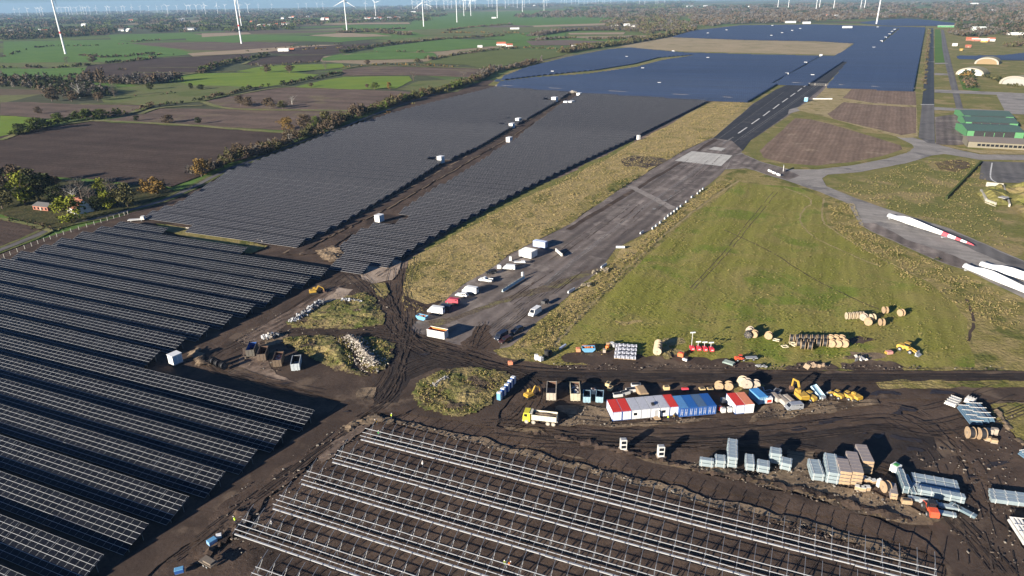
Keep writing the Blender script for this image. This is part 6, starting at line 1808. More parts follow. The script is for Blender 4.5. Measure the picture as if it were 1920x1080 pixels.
box_thing('water_tank', 'white round topped tank with green lid near the long bundles', 'tank', 1677, 887, 30, (1.9, 1.6, 1.7), WHITE, extra=((0, 0, 1.85), (1.1, 1.0, .14), 'green_lid'), extracol=GREEN)
box_thing('crate', 'open yellow timber box in front of the thin bundle lines', 'crate', 1698, 947, -12, (2.0, 1.1, .9), WOOD, extra=((0, 0, 1.02), (1.5, .5, .05), 'dark_slot'), extracol=BLACK)
box_thing('concrete_cone', 'pointed white marker block left of the black cable drum', 'marker', 1646, 916, 20, (.7, .7, 1.9), DWHITE, extra=((0, 0, 2.1), (.3, .3, .3), 'tip'), extracol=WHITE)
for i, (x, y, d, c, l) in enumerate([(1355, 776, (1.1, 1.0, 1.2), DWHITE, 'left white water container by the separate container pair'), (1367, 775, (1.1, 1.0, 1.2), DWHITE, 'right white water container by the separate container pair'), (1355, 757, (1.2, 1.0, 1.1), GREYM, 'grey tank behind the white water containers'), (1349, 772, (.9, .9, 1.1), RED, 'red cylinder box at the corner of the blue containers')]):
    box_thing('water_container', l, 'tank', x, y, 8, d, c, group='tanks between the container groups', extra=((0, 0, d[2] + .12), (.5, .5, .1), 'cap'), extracol=GREYM)
box_thing('generator', 'red and white generator right of the bright blue container', 'generator', 1439, 757, 8, (1.9, 1.3, 1.5), WHITE, extra=((0, -.67, .7), (1.3, .08, .9), 'red_panel'), extracol=RED)
for i, (x, y, an) in enumerate([(1454, 752, 105), (1466, 757, 105), (1479, 757, 105)]):
    box_thing('board_stack', 'weathered grey board stack between generator and silver van, %s' % ('left', 'middle', 'right')[i], 'board stack', x, y, an, (4.2 if i else 3, 1.5, 1.1), pm((.40, .38, .34), .8, var=.4), group='weathered board stacks', extra=((0, 0, 1.22), (3.6, 1.2, .07), 'top_board'), extracol=WOODG)
for i, (x, y) in enumerate([(1440, 741), (1456, 739), (1426, 736)]):
    box_thing('steel_frame', 'dark steel frame lying behind the board stacks, %s of three' % ordn(i + 1), 'frame', x, y, 20 + 30 * i, (2.6, 1.8, .5), GREYM, group='dark frames behind the board stacks', extra=((0, 0, .62), (2.0, 1.2, .06), 'dark_top'), extracol=BLACK)
box_thing('board_stack', 'pale timber platform behind the grey roofed site offices', 'board stack', 1203, 741, 98, (4.6, 2.4, 1.2), WOOD, extra=((0, 0, 1.32), (4.3, 2.2, .07), 'top_board'), extracol=WOOD)
for i, (x, y, an) in enumerate([(1182, 737, 10), (1172, 742, 25), (1158, 746, 10), (1192, 728, 0)]):
    box_thing('white_skip', 'low white box trailer behind the site offices, %s from the left' % ordn((3, 2, 1, 4)[i]), 'trailer', x, y, an, (2.6, 1.3, .8), DWHITE, group='low white trailers behind the offices', extra=((0, 0, .92), (2.3, 1.0, .05), 'dark_interior'), extracol=BLACK)
for i, (x, y, c) in enumerate([(1140, 726, 'first yellow pallet stand behind the skips'), (1144, 734, 'second yellow pallet stand behind the skips, nearer the offices'), (1249, 733, 'yellow pallet stand behind the rightmost red roof'), (1316, 733, 'yellow pallet frame behind the blue containers, left'), (1331, 733, 'yellow pallet frame behind the blue containers, right')]):
    box_thing('pallet_stand', c, 'pallet', x, y, 60 if i < 2 else 5, (1.6, 1.2, .9 if i < 3 else .3), pm((.60, .44, .22), .8, var=.3), group='yellow pallet stands', extra=((0, 0, 1.02 if i < 3 else .42), (1.0, .7, .05), 'dark_top'), extracol=BLACK)
box_thing('big_bag', 'white bag with brown top between the two pale blue skips', 'big bag', 1112, 741, 0, (1.1, 1.1, 1.4), WHITE, extra=((0, 0, 1.52), (.8, .8, .12), 'bag_top'), extracol=RUST)
box_thing('crate', 'small red crate behind the blue containers', 'crate', 1284, 734, 0, (1.9, .7, .5), pm((.55, .06, .10), .6), extra=((0, 0, .62), (1.6, .5, .05), 'lid'), extracol=RED)
box_thing('crate', 'small orange box at the far end of the portable toilets', 'crate', 957, 686, 10, (1.3, 1.1, .9), SALMON, extra=((0, 0, 1.02), (1.1, .9, .06), 'lid'), extracol=SALMON)
for i, (x, y) in enumerate([(1455, 641), (1485, 647), (1471, 653), (1490, 650)]):
    p = G(x, y)
    t = thing('timber_frame', 'pale square timber frame lying left of the big drum group, %s of four' % ordn(i + 1), 'frame', (p.x, p.y, ZC[0]), radians(-30 + 20 * i), 'timber frames by the drum group')
    mb = MB()
    for s_ in (-1, 1): mb.box((0, s_ * .6, .15), (1.9, .18, .25)).box((s_ * .85, 0, .15), (.18, 1.02, .25))
    mb.build('frame_beams', pm((.62, .55, .40), .8), t)
p = G(1366, 685)
t = thing('steel_frame', 'green grey steel frame lying left of the small red tractor', 'frame', (p.x, p.y, ZC[0]), radians(-40))
mb = MB()
for y in (-.7, -.2, .3, .8): mb.box((0, y, .4), (3.2, .16, .5))
mb.box((-1.5, 0, .4), (.16, 2, .5)).box((1.5, 0, .4), (.16, 2, .5))
mb.build('frame_beams', pm((.22, .28, .26), .6), t)
box_thing('spreader', 'small pink and yellow machine left of the yellow wheel loader', 'machine', 1666, 666, 10, (1.8, 1.2, .8), pm((.55, .25, .22), .7), extra=((-.9, 0, .5), (.8, .8, .5), 'yellow_hopper'), extracol=YEL)

# runway side things
for i in range(7):
    a, b_ = G(942, 550), G(983, 524)
    p = a.lerp(b_, (i + .5) / 7)
    l = (b_ - a).length / 7
    if i == 0:
        blk = thing('concrete_barrier', 'grey barrier block in the line on the apron, nearest the camera', 'barrier', (p.x, p.y, ZC[0]), A(a, b_), 'barrier blocks on the apron')
        MB().prism([(-.4, 0), (-.4, .2), (-.18, .45), (-.12, 1.05), (.12, 1.05), (.18, .45), (.4, .2), (.4, 0)], -l * .48, l * .48).build('block', pm((.36, .45, .46), .7, var=.2), blk)
        blk.children[0].rotation_euler.z = pi / 2
        MB().box((0, 0, 1.07), (l * .5, .1, .05)).build('lifting_rail', GREYM, blk)
    else: dup(blk, (p.x, p.y, ZC[0]), A(a, b_), 'grey barrier block in the line on the apron, %s from the camera' % ordn(i + 1))
box_thing('marker_block', 'upright white block at the far end of the apron barrier', 'marker', 980, 520, 40, (.9, .6, 1.6), WHITE, extra=((0, 0, 1.75), (.5, .35, .15), 'cap'), extracol=DWHITE)
p = G(1048, 478)
t = thing('beam', 'long cream box beam lying on the runway near the lilac container', 'beam', (p.x, p.y, ZC[0]), A(G(1037, 468), G(1058, 487)))
MB().box((0, 0, .7), (7.2, .5, 1.2)).build('beam_body', pm((.66, .63, .55), .7), t)
for x in (-3, 0, 3): MB().box((x, 0, .06), (.3, 1.0, .12)).build('foot', CONC, t)
MB().box((0, 0, 1.33), (6.6, .2, .06)).build('top_slot', GREYM, t)
box_thing('marker_block', 'small white cabinet in the dry grass left of the white containers', 'cabinet', 957, 491, 0, (1.0, .9, 1.7), WHITE, extra=((0, 0, 1.84), (1.1, 1.0, .1), 'lid'), extracol=DWHITE)
box_thing('crate', 'round white tank behind the black car', 'tank', 936, 505, 0, (1.7, 1.5, 1.2), WHITE, extra=((0, 0, 1.38), (.9, .8, .15), 'cap'), extracol=DWHITE)
p = G(975, 496)
t = thing('trailer', 'low white flat trailer with grey frame above the white minibus', 'trailer', (p.x, p.y, ZC[0]), radians(-8), 'trailers on the runway')
MB().box((0, 0, .65), (4.8, 1.8, .15)).box((1.3, 0, .95), (1.6, 1.5, .45)).build('deck', WHITE, t)
MB().bar((-2.4, 0, .6), (-3.5, 0, .55), .12, .12).build('drawbar', GREYM, t)
wheels(t, 4, 1.9, .32, (.2,), .2)
p = G(1022, 572)
t = thing('trailer', 'dark covered trailer coupled behind the white van on the right', 'trailer', (p.x, p.y, ZC[0]), radians(236), 'trailers on the runway')
MB().box((0, 0, 1.0), (3.2, 1.7, .9), top=.85).build('cover', BLACK, t)
MB().bar((1.6, 0, .5), (2.6, 0, .5), .12, .12).build('drawbar', GREYM, t)
wheels(t, 3, 1.9, .34, (-.1,), .2)
first = None
EDGE = [(1224, 431), (1230.5, 426), (1238, 420), (1247, 412.5), (1253, 407), (1259, 403), (1264.5, 398.5), (1270, 394), (1276.5, 389), (1286.5, 381), (1297, 372), (1308, 365), (1313, 360), (1318, 356.5)]
for i, q in enumerate(EDGE):
    p = G(*q)
    lab = 'white barrier block along the right runway edge, %s from the camera' % ordn(i + 1)
    if first is None:
        first = thing('concrete_barrier', lab, 'barrier', (p.x, p.y, ZC[0]), radians(60), 'barrier blocks along the runway edge')
        MB().box((0, 0, .5), (2.1, .8, 1.0), topy=.5).build('block', pm((.27, .31, .34), .8, var=.3), first)
        MB().box((-1.06, 0, .5), (.06, .5, .8)).build('end_plate', DWHITE, first)
    else: dup(first, (p.x, p.y, ZC[0]), radians(60), lab)
for x, y, an, L, l in [(1071, 549, 52, 4.2, 'pale grey barrier beam at the grass edge above the white van'), (1163, 467, -5, 3.8, 'white barrier beam lying across the runway edge'), (1132, 502, 55, 4.5, 'grey barrier beam at the runway edge by the rubble'), (1203, 439, 56, 3.4, 'dark barrier beam before the row of white blocks')]:
    p = G(x, y)
    t = thing('concrete_barrier', l, 'barrier', (p.x, p.y, ZC[0]), radians(an), 'single barrier beams')
    MB().box((0, 0, .45), (L, .7, .9), topy=.5).build('block', pm((.50, .52, .54), .8, var=.3), t)
    MB().box((0, 0, .92), (L * .6, .12, .05)).build('lifting_rail', GREYM, t)
box_thing('cabinet', 'pale blue cabinet at the right edge of the dark runway section', 'cabinet', 1511, 191, 60, (4, 3.4, 3.6), LBLUE, extra=((0, 0, 3.85), (4.2, 3.6, .25), 'roof'), extracol=DWHITE)
p = G(1542, 186.5)
t = thing('beam', 'long white beam lying in the grass right of the runway', 'beam', (p.x, p.y, .1), A(G(1529, 186), G(1554, 186)))
MB().box((0, 0, .6), (19, 1.2, 1.0)).build('beam_body', DWHITE, t)
MB().box((0, 0, .05), (16, 1.6, .1)).build('bearing', WOODG, t)
for i, (x, y) in enumerate([(1443, 323.5), (1450.5, 327), (1459, 330.5)]):
    p = G(x, y)
    t = thing('concrete_barrier', 'white barrier beam at the road entrance, %s of three' % ordn(i + 1), 'barrier', (p.x, p.y, ZC[0]), A(G(1441, 322), G(1462, 332)), 'white beams at the road entrance')
    MB().box((0, 0, .6), (3.3, 1.0, 1.2), topy=.7).build('block', WHITE, t)
    MB().box((0, 0, 1.22), (2.4, .3, .06)).build('lifting_rail', GREYM, t)
p = G(1468, 323)
t = thing('site_sign', 'upright white notice board on legs at the road entrance', 'sign', (p.x, p.y, ZC[0]), radians(70), None)
MB().box((0, 0, 2.2), (4.2, .15, 3.2)).build('board', WHITE, t)
for x in (-1.7, 1.7): MB().box((x, 0, .5), (.2, .2, 1.0)).build('leg', GREYM, t)
MB().box((0, -.09, 2.2), (3.2, .03, .5)).build('coloured_band', RED, t)
box_thing('cabinet', 'small white cabinet beside the sandy track and dry grass', 'cabinet', 1197, 263, 30, (2.2, 1.8, 3.2), WHITE, extra=((0, 0, 3.4), (2.3, 1.9, .15), 'roof'), extracol=DWHITE)

# rotor blades lying on the concrete
def big_blade(label, a, b_, L, red=False, w_=1.0):
    A_, B_ = G(*a), G(*b_)
    an = A(A_, B_)
    r = thing('rotor_blade', label, 'rotor blade', (A_.x, A_.y, ZC[0]), an, 'rotor blades on the concrete road')
    st = [(0, 1.15, 1.15), (.03, 1.2, 1.15), (.08, 1.3, 1.0), (.16, 1.85, .75), (.24, 2.15, .58), (.35, 1.95, .45), (.5, 1.55, .34), (.65, 1.2, .26), (.72, 1.05, .23), (.8, .85, .2), (.86, .7, .17), (.92, .55, .14), (.97, .35, .1), (1, .06, .04)]
    bands = [(0, 9)] if not red else [(0, 7)]
    def part(i0, i1, nm, mat, par):
        mb = MB()
        for s_, c, t_ in st[i0:i1 + 1]:
            for k in range(12):
                q = 2 * pi * k / 12
                mb.v.append((s_ * L, cos(q) * t_ * 1.2 + sin(q) * .3 * c, (1.4 if s_ < .1 else 1.1 + .4 * c) + sin(q) * c * .68))
        n = i1 - i0
        mb.f = [(i * 12 + k, i * 12 + (k + 1) % 12, (i + 1) * 12 + (k + 1) % 12, (i + 1) * 12 + k) for i in range(n) for k in range(12)]
        mb.f += [tuple(range(12))[::-1], tuple(range(n * 12, n * 12 + 12))]
        mb.m = [0] * len(mb.f)
        return mb.build(nm, mat, par, smooth=False)
    bw = pm((.80, .81, .80), .4, var=.05)
    br = pm((.72, .10, .12), .5, var=.05)
    if red:
        part(0, 7, 'blade_shell', bw, r)
        for i0, i1, m in ((7, 8, br), (8, 9, bw), (9, 10, br), (10, 11, bw), (11, 13, br)):
            part(i0, i1, 'red_band' if m is br else 'white_band', m, r)
    else: part(0, 13, 'blade_shell', bw, r)
    for s_ in (.03, .68): MB().box((s_ * L, 0, .3), (.8, 2.6, .6)).build('cradle', GREYM, r)
    MB().tube((-.15, 0, 1.55), (0, 0, 1.55), 1.0, n=12).build('root_ring', pm((.35, .37, .38), .5), r)
big_blade('white rotor blade with red striped tip lying on the concrete road', (1666, 411), (1813, 463), 45.5, True)
big_blade('plain white rotor blade nearest the meadow edge at the right', (1808, 507), (1935, 561), 46)
big_blade('plain white rotor blade behind another, partly hidden at the right', (1838, 503), (1960, 543), 46)

# hangars
GRL, GRD = pm((.075, .235, .095), .8, var=.4), pm((.050, .100, .085), .9, var=.3, sc=.3)
def hangar(label, fl, fr, dep, H, roof, wall, ridge=2.2, slots=True):
    a, b_ = G(*fl), G(*fr)
    an = A(a, b_)
    L = (b_ - a).length
    r = thing('hangar', label, 'hangar', (a.x, a.y, .02), an, 'long parallel hangars')
    MB().box((L / 2, dep / 2, H / 2), (L, dep, H)).prism([(0, 0), (0, 0)], 0, 0).build('wall', wall, r) if False else MB().box((L / 2, dep / 2, H / 2), (L, dep, H)).build('wall', wall, r)
    mb = MB()
    V = [(-.4, -.6, H), (L + .4, -.6, H), (L + .4, dep + .6, H), (-.4, dep + .6, H), (-.4, dep / 2, H + ridge), (L + .4, dep / 2, H + ridge)]
    mb.add(V, [(0, 1, 5, 4), (2, 3, 4, 5), (0, 4, 3), (1, 2, 5), (3, 2, 1, 0)])
    mb.build('roof', roof, r)
    MB().add([(-.45, 0, 0), (-.45, dep, 0), (-.45, dep, H), (-.45, dep / 2, H + ridge - .3), (-.45, 0, H)], [(4, 3, 2, 1, 0)]).build('gable_wall', wall, r)
    if slots:
        mb = MB()
        MB().box((L * .48, -.1, H * .55), (L * .72, .12, H * .85)).build('dark_opening', BLACK, r)
        for i in range(3): MB().box((L * .14 + L * .68 * (i + 1) / 4, -.2, H * .5), (.4, .08, H * .6)).build('pillar', wall, r)
    else:
        for i in range(12):
            MB().box((L * .16 + i * L * .065, -.06, H * .5), (L * .05, .1, 1.6)).build('window', GLASS, r)
    return r
hangar('green hangar furthest from the camera', (1807, 225), (1899, 228), 34, 3.8, GRD, GRL)
hangar('green hangar in the middle of the three green ones', (1809, 237), (1907, 241), 30, 3.8, GRD, GRL)
hangar('green hangar nearest the camera with bright green gable', (1812, 257), (1918, 261), 34, 4.8, GRD, GRL)
hangar('beige hangar with brown roof and long window band, in front of green ones', (1814, 276), (1945, 283), 20, 4.0, pm((.16, .135, .12), .9, var=.3), pm((.19, .17, .125), .9), slots=False)

# aircraft shelters
def shelter(label, px, py, W, H, D, hd, front=None, door=None):
    p = G(px, py)
    r = thing('aircraft_shelter', label, 'aircraft shelter', (p.x, p.y, 0), radians(hd), 'arched aircraft shelters')
    n = 16
    mb = MB()
    for q, (x, k) in enumerate(((-D / 2, 1.0), (D / 2, 1.0), (D / 2 + 5, .55))):
        for i in range(n + 1):
            a = pi * i / n
            mb.v.append((x, cos(a) * W / 2 * k, sin(a) ** .85 * H * k))
    for q in range(2):
        for i in range(n): mb.f.append((q * (n + 1) + i, q * (n + 1) + i + 1, (q + 1) * (n + 1) + i + 1, (q + 1) * (n + 1) + i))
    mb.m = [0] * len(mb.f)
    mb.build('arched_roof', pm((.26, .23, .13), .95, var=.5, sc=.15), r)
    mb = MB()
    for i in range(n + 1):
        a = pi * i / n
        mb.v.append((-D / 2 - .3, cos(a) * W / 2, sin(a) ** .85 * H))
        mb.v.append((-D / 2 - .3, cos(a) * W / 2 * .84, sin(a) ** .85 * H * .82))
    for i in range(n): mb.f.append((2 * i, 2 * i + 2, 2 * i + 3, 2 * i + 1))
    mb.m = [0] * len(mb.f)
    mb.build('concrete_rim', pm((.33, .30, .25), .9), r)
    mb = MB()
    vs = [(-D / 2 + .5, cos(pi * i / n) * W / 2 * .84, sin(pi * i / n) ** .85 * H * .82) for i in range(n + 1)]
    mb.add(vs, [tuple(range(n + 1))])
    mb.build('front_wall', front or BLACK, r)
    if door: MB().box((-D / 2 + .3, 0, H * .3), (.3, W * .17, H * .6)).build('door', door, r)
    return r
shelter('arched aircraft shelter with white front and blue door', 1823, 139, 32, 9.0, 28, 45, WHITE, pm((.06, .25, .6), .5))
shelter('arched aircraft shelter with tan dark opening, further back', 1852, 119, 31, 9.5, 28, 50, pm((.24, .17, .09), .9))
shelter('aircraft shelter at the right edge above the concrete apron', 1918, 158, 36, 10, 30, 25, pm((.3, .3, .28), .9))
p = G(1868, 378)
mound('earth_cover', [(1826, 362), (1850, 350), (1885, 352), (1905, 372), (1896, 386), (1862, 388), (1842, 380)], 3.2, M['olive'], 31, res=1.0, bump=.3, edge=6)
mound('earth_cover', [(1870, 352), (1920, 342), (1980, 340), (1990, 420), (1920, 415), (1896, 386)], 3.6, M['olive'], 32, res=1.2, bump=.3, edge=9)
r = thing('bunker', 'grass covered concrete bunker with angled wing walls at right', 'bunker', (p.x, p.y, 0), radians(30))
for a, b_, h in (((1838, 362), (1848, 380), 2.2), ((1848, 380), (1866, 387), 2.0), ((1848, 349), (1880, 352), 2.4), ((1880, 352), (1892, 388), 1.6)):
    A_, B_ = G(*a) - p, G(*b_) - p
    R_ = Matrix.Rotation(-radians(30), 3, 'Z')
    A_, B_ = R_ @ A_, R_ @ B_
    MB().bar((A_.x, A_.y, h / 2), (B_.x, B_.y, h / 2), .8, h).build('wing_wall', pm((.42, .39, .32), .9, var=.3), r)
MB().box((-1, -3.2, 1.8), (3.0, 2.4, 2.6)).build('entrance', BLACK, r)
MB().box((-1, -3.2, 3.2), (4.2, 3.4, .3)).build('roof_slab', CONC, r)
p0, p1 = G(1774, 374), G(1839, 306)
r = thing('earth_wall', 'long dark straight hedge like wall running from the dark apron into the grass', 'wall', (p0.x, p0.y, 0), A(p0, p1))
MB().box(((p1 - p0).length / 2, 0, .8), ((p1 - p0).length, 1.6, 1.6), topy=.7).build('wall_body', LM['dark'], r)
MB().box(((p1 - p0).length / 2, 0, 1.65), ((p1 - p0).length, .8, .12)).build('coping', LM['green'], r)

# houses and farms
def house(label, px, py, hd, L, W, H, R_, wall, roof, name='house', cat='house', group=None, win=4, chim=True):
    p = G(px, py)
    r = thing(name, label, cat, (p.x, p.y, 0), radians(hd), group)
    MB().box((0, 0, H / 2), (L, W, H)).build('wall', wall, r)
    V = [(-L / 2 - .3, -W / 2 - .4, H - .1), (L / 2 + .3, -W / 2 - .4, H - .1), (L / 2 + .3, W / 2 + .4, H - .1), (-L / 2 - .3, W / 2 + .4, H - .1), (-L / 2 - .3, 0, H + R_), (L / 2 + .3, 0, H + R_)]
    rf = MB().add(V, [(0, 1, 5, 4), (2, 3, 4, 5), (3, 2, 1, 0)]).build('roof', roof, r)
    for s_ in (-1, 1):
        x = s_ * (L / 2 + .02)
        MB().add([(x, -W / 2, H - .15), (x, W / 2, H - .15), (x, 0, H + R_ - .15)], [(0, 1, 2) if s_ > 0 else (2, 1, 0)]).build('gable', wall, r)
        MB().box((s_ * (L / 2 + .05), 0, H * .95), (.08, 1.1, 1.2)).build('window', GLASS, r)
    for i in range(win):
        MB().box((-L / 2 + L * (i + .5) / win, -W / 2 - .04, H * .5), (1.1, .08, 1.2)).build('window', GLASS, r)
    MB().box((L * .02, -W / 2 - .05, 1.05), (1.0, .08, 2.1)).build('door', WOODG, r)
    if chim: MB().box((L * .15, 0, H + R_ + .2), (.7, .7, 1.2)).build('chimney', BRICK, rf)
    return r
house('white gabled farmhouse with red tiled roof among garden trees on the left', 152, 397, -38, 12, 8.5, 3.0, 4.4, DWHITE, pm((.24, .085, .05), .9, var=.4))
house('dark roofed shed with reddish wall left of the red roofed house', 88, 392, -20, 11, 7, 2.6, 1.2, BRICK, ROOFG, name='shed', cat='shed', chim=False)
for i, (x, y, an, L, W, H, R_, wl, rf, lab) in enumerate([
    (940, 85, -5, 40, 16, 5, 6, WHITE, ROOFR, 'red roofed farm barn beside the olive field, left building'), (955, 87, 10, 26, 14, 4, 5, WHITE, ROOFR, 'red roofed farmhouse beside the olive field, right building'), (900, 89, 0, 20, 10, 4, 3, WHITE, DWHITE, 'small white barn left of the red roofed farm'),
    (532, 96, 0, 44, 14, 5, 4, WHITE, DWHITE, 'white farm building on the dark field left of centre'), (548, 95, 0, 18, 12, 4, 4, BRICK, ROOFR, 'small red building at the right of the white farm building'),
    (1075, 89, 0, 18, 10, 4, 3, WHITE, DWHITE, 'tiny white hut on the pale brown field by the solar park'), (965, 55, 0, 60, 20, 5, 4, WHITE, DWHITE, 'long white hall at the left end of the far tan strip'),
    (1152, 49, 0, 50, 25, 6, 6, WHITE, ROOFG, 'left grey roofed farm hall by the far stubble strip'), (1175, 48.5, 0, 40, 22, 6, 6, WHITE, DWHITE, 'middle white farm hall by the far stubble strip'), (1190, 50, 0, 60, 22, 6, 5, DWHITE, ROOFG, 'right low farm hall by the far stubble strip'),
    (926, 34.5, 0, 50, 25, 6, 5, WHITE, DWHITE, 'white hall in the green plain beside a wind turbine'), (357, 56, 0, 90, 40, 7, 6, DWHITE, SIL, 'silver roofed barn behind the meadow left of centre'),
    (1822, 76, -32, 42, 16, 5, 5, BRICK, ROOFR, 'red walled farmhouse at upper right, left part'), (1838, 77, -32, 60, 14, 5, 3, BRICK, DWHITE, 'long white roofed farm wing at upper right'), (1858, 77, -32, 26, 14, 6, 4, WHITE, ROOFR, 'white gabled building at the right end of the upper right farm'), (1845, 79, -32, 22, 10, 4, 3, YEL, DWHITE, 'small yellow building in front of the upper right farm'),
    (1790, 86, -32, 16, 11, 4, 3, WHITE, DWHITE, 'white roofed hut right of the service road'), (1815, 89, -32, 18, 10, 4, 3, BRICK, ROOFR, 'low red hut between the service road and the farm'), (1802, 95, -32, 9, 6, 3, 2, YEL, YEL, 'tiny yellow hut by the blue solar strip'),
    (1834, 57, -20, 60, 34, 8, 6, pm((.55, .62, .58), .7), pm((.66, .70, .66), .6), 'large pale hall among trees at upper right'), (1892, 48.5, -20, 40, 20, 6, 5, SALMON, ROOFR, 'salmon coloured building at the far right'), (1905, 65.5, -30, 70, 12, 5, 3, WHITE, WHITE, 'long thin white hall at the far right edge'),
    (1860, 21.5, -10, 90, 40, 9, 5, WHITE, WHITE, 'left one of two bright white halls on the far right'), (1876, 23, -10, 80, 40, 9, 5, WHITE, WHITE, 'right one of two bright white halls on the far right'),
    (1588, 54, -20, 50, 25, 7, 4, WHITE, WHITE, 'white hall at the far edge of the blue solar park'), (1482, 43, -10, 70, 20, 6, 4, DWHITE, DWHITE, 'pale hall behind the solar park, left of two'), (1512, 44.5, -10, 50, 20, 6, 4, DWHITE, WHITE, 'pale hall behind the solar park, right of two'), (1773, 51, -30, 80, 24, 6, 2, GRL, pm((.45, .55, .45), .7), 'long pale green hall at the end of the taxiway'),
    (1552, 30, 0, 90, 40, 7, 5, pm((.5, .35, .3), .8), SALMON, 'far brownish hall behind the brown forest'), (1565, 31.5, 0, 60, 30, 7, 5, WHITE, WHITE, 'far white hall behind the brown forest'),
    (1293, 12.5, 0, 120, 60, 9, 6, WHITE, WHITE, 'far white hall near the horizon, left of two'), (1323, 12, 0, 80, 50, 9, 6, WHITE, WHITE, 'far white hall near the horizon, right of two'), (1408, 13, 0, 90, 50, 9, 6, WHITE, DWHITE, 'single far white hall near the horizon right of centre'),
    (1827, 8, 0, 90, 60, 10, 6, WHITE, WHITE, 'single white hall near the horizon at far right'), (775, 23, 0, 90, 50, 8, 6, WHITE, WHITE, 'white hall in front of the horizon left of centre'), (507, 28, 0, 120, 60, 9, 6, WHITE, WHITE, 'bright white hall above the village on the left'),
]):
    if y < 100: L, W, H, R_ = L * .55, W * .6, H * .75, R_ * .7
    house(lab, x, y, an, L, W, H, R_, wl, rf, group='farm and airfield buildings', win=3, chim=False, name='farm_building', cat='building')
random.seed(77)
VH = [(472, 44), (478, 42), (487, 51), (493, 52), (498, 50), (504, 51), (519, 49), (531, 50), (533, 47), (540, 47.5), (550, 34), (530, 35.5), (545, 36), (578, 33), (613, 37), (606, 37.5), (19, 33 + 5), (687, 36), (693, 37), (699, 36), (706, 37), (712, 36), (718, 37.5), (730, 36), (743, 35), (747, 35), (690, 38.5), (158, 49), (246, 40.5), (338, 38.5), (343, 38), (23, 61.5), (76, 60), (84, 61), (145, 60.5), (186, 62.5), (228, 58.5), (242, 59), (1002, 12.5)]
vp = {}
for i, (x, y) in enumerate(sorted(VH)):
    p = G(x, y)
    c = i % 3
    s_ = .9 + p.length / 7000
    lab = 'tiny village house with %s roof, %s from the left among the distant houses' % (('red', 'grey', 'white')[c], ordn(i + 1))
    if c not in vp: 
        vp[c] = house(lab, x, y, random.uniform(-40, 40), 16, 10, 5, 4, WHITE, (ROOFR, ROOFG, DWHITE)[c], group='distant village houses', win=3)
        vp[c].scale = (s_,) * 3
    else:
        dup(vp[c], (p.x, p.y, 0), random.uniform(-.8, .8), lab, sc=s_)

# fences
def fence(label, pts, step, h, name='wire_fence', col=None, wire=.03):
    P = catmull([G(*p) for p in pts], 5)
    p0 = P[0]
    r = thing(name, label, 'fence', (p0.x, p0.y, 0), 0)
    m, w_ = MB(), MB()
    acc, last = 0, None
    posts = []
    for a, b_ in zip(P, P[1:]):
        L = (b_ - a).length
        n_ = max(1, round(L / step))
        for i in range(n_): posts.append(a.lerp(b_, i / n_))
    posts.append(P[-1])
    d0 = max(.08, p0.length * .0006)
    for a in posts: m.box((a.x - p0.x, a.y - p0.y, h / 2), (d0, d0, h))
    for a, b_ in zip(posts, posts[1:]):
        for z in (h * .97, h * .5, h * .15): w_.bar((a.x - p0.x, a.y - p0.y, z), (b_.x - p0.x, b_.y - p0.y, z), wire, wire)
    o = m.build('posts', col or DWHITE, r)
    o['kind'] = 'stuff'
    w_.build('wires', col or GREYM, r)
fence('pale post fence along the lane beside the near solar rows', [(0, 487), (60, 462), (120, 440), (190, 418), (240, 402)], 6, 1.9, col=pm((.30, .29, .26), .9))
fence('pale fence line between the grey solar blocks and blue solar park', [(930, 163), (1060, 170), (1200, 177), (1330, 184), (1400, 189)], 6, 2.4, col=pm((.34, .30, .24), .9), wire=.12)
fence('pale fence line along the near edge of the right half of the blue park', [(1455, 157), (1548, 161), (1640, 166), (1713, 169)], 8, 2.4, col=pm((.36, .34, .30), .9), wire=.12)

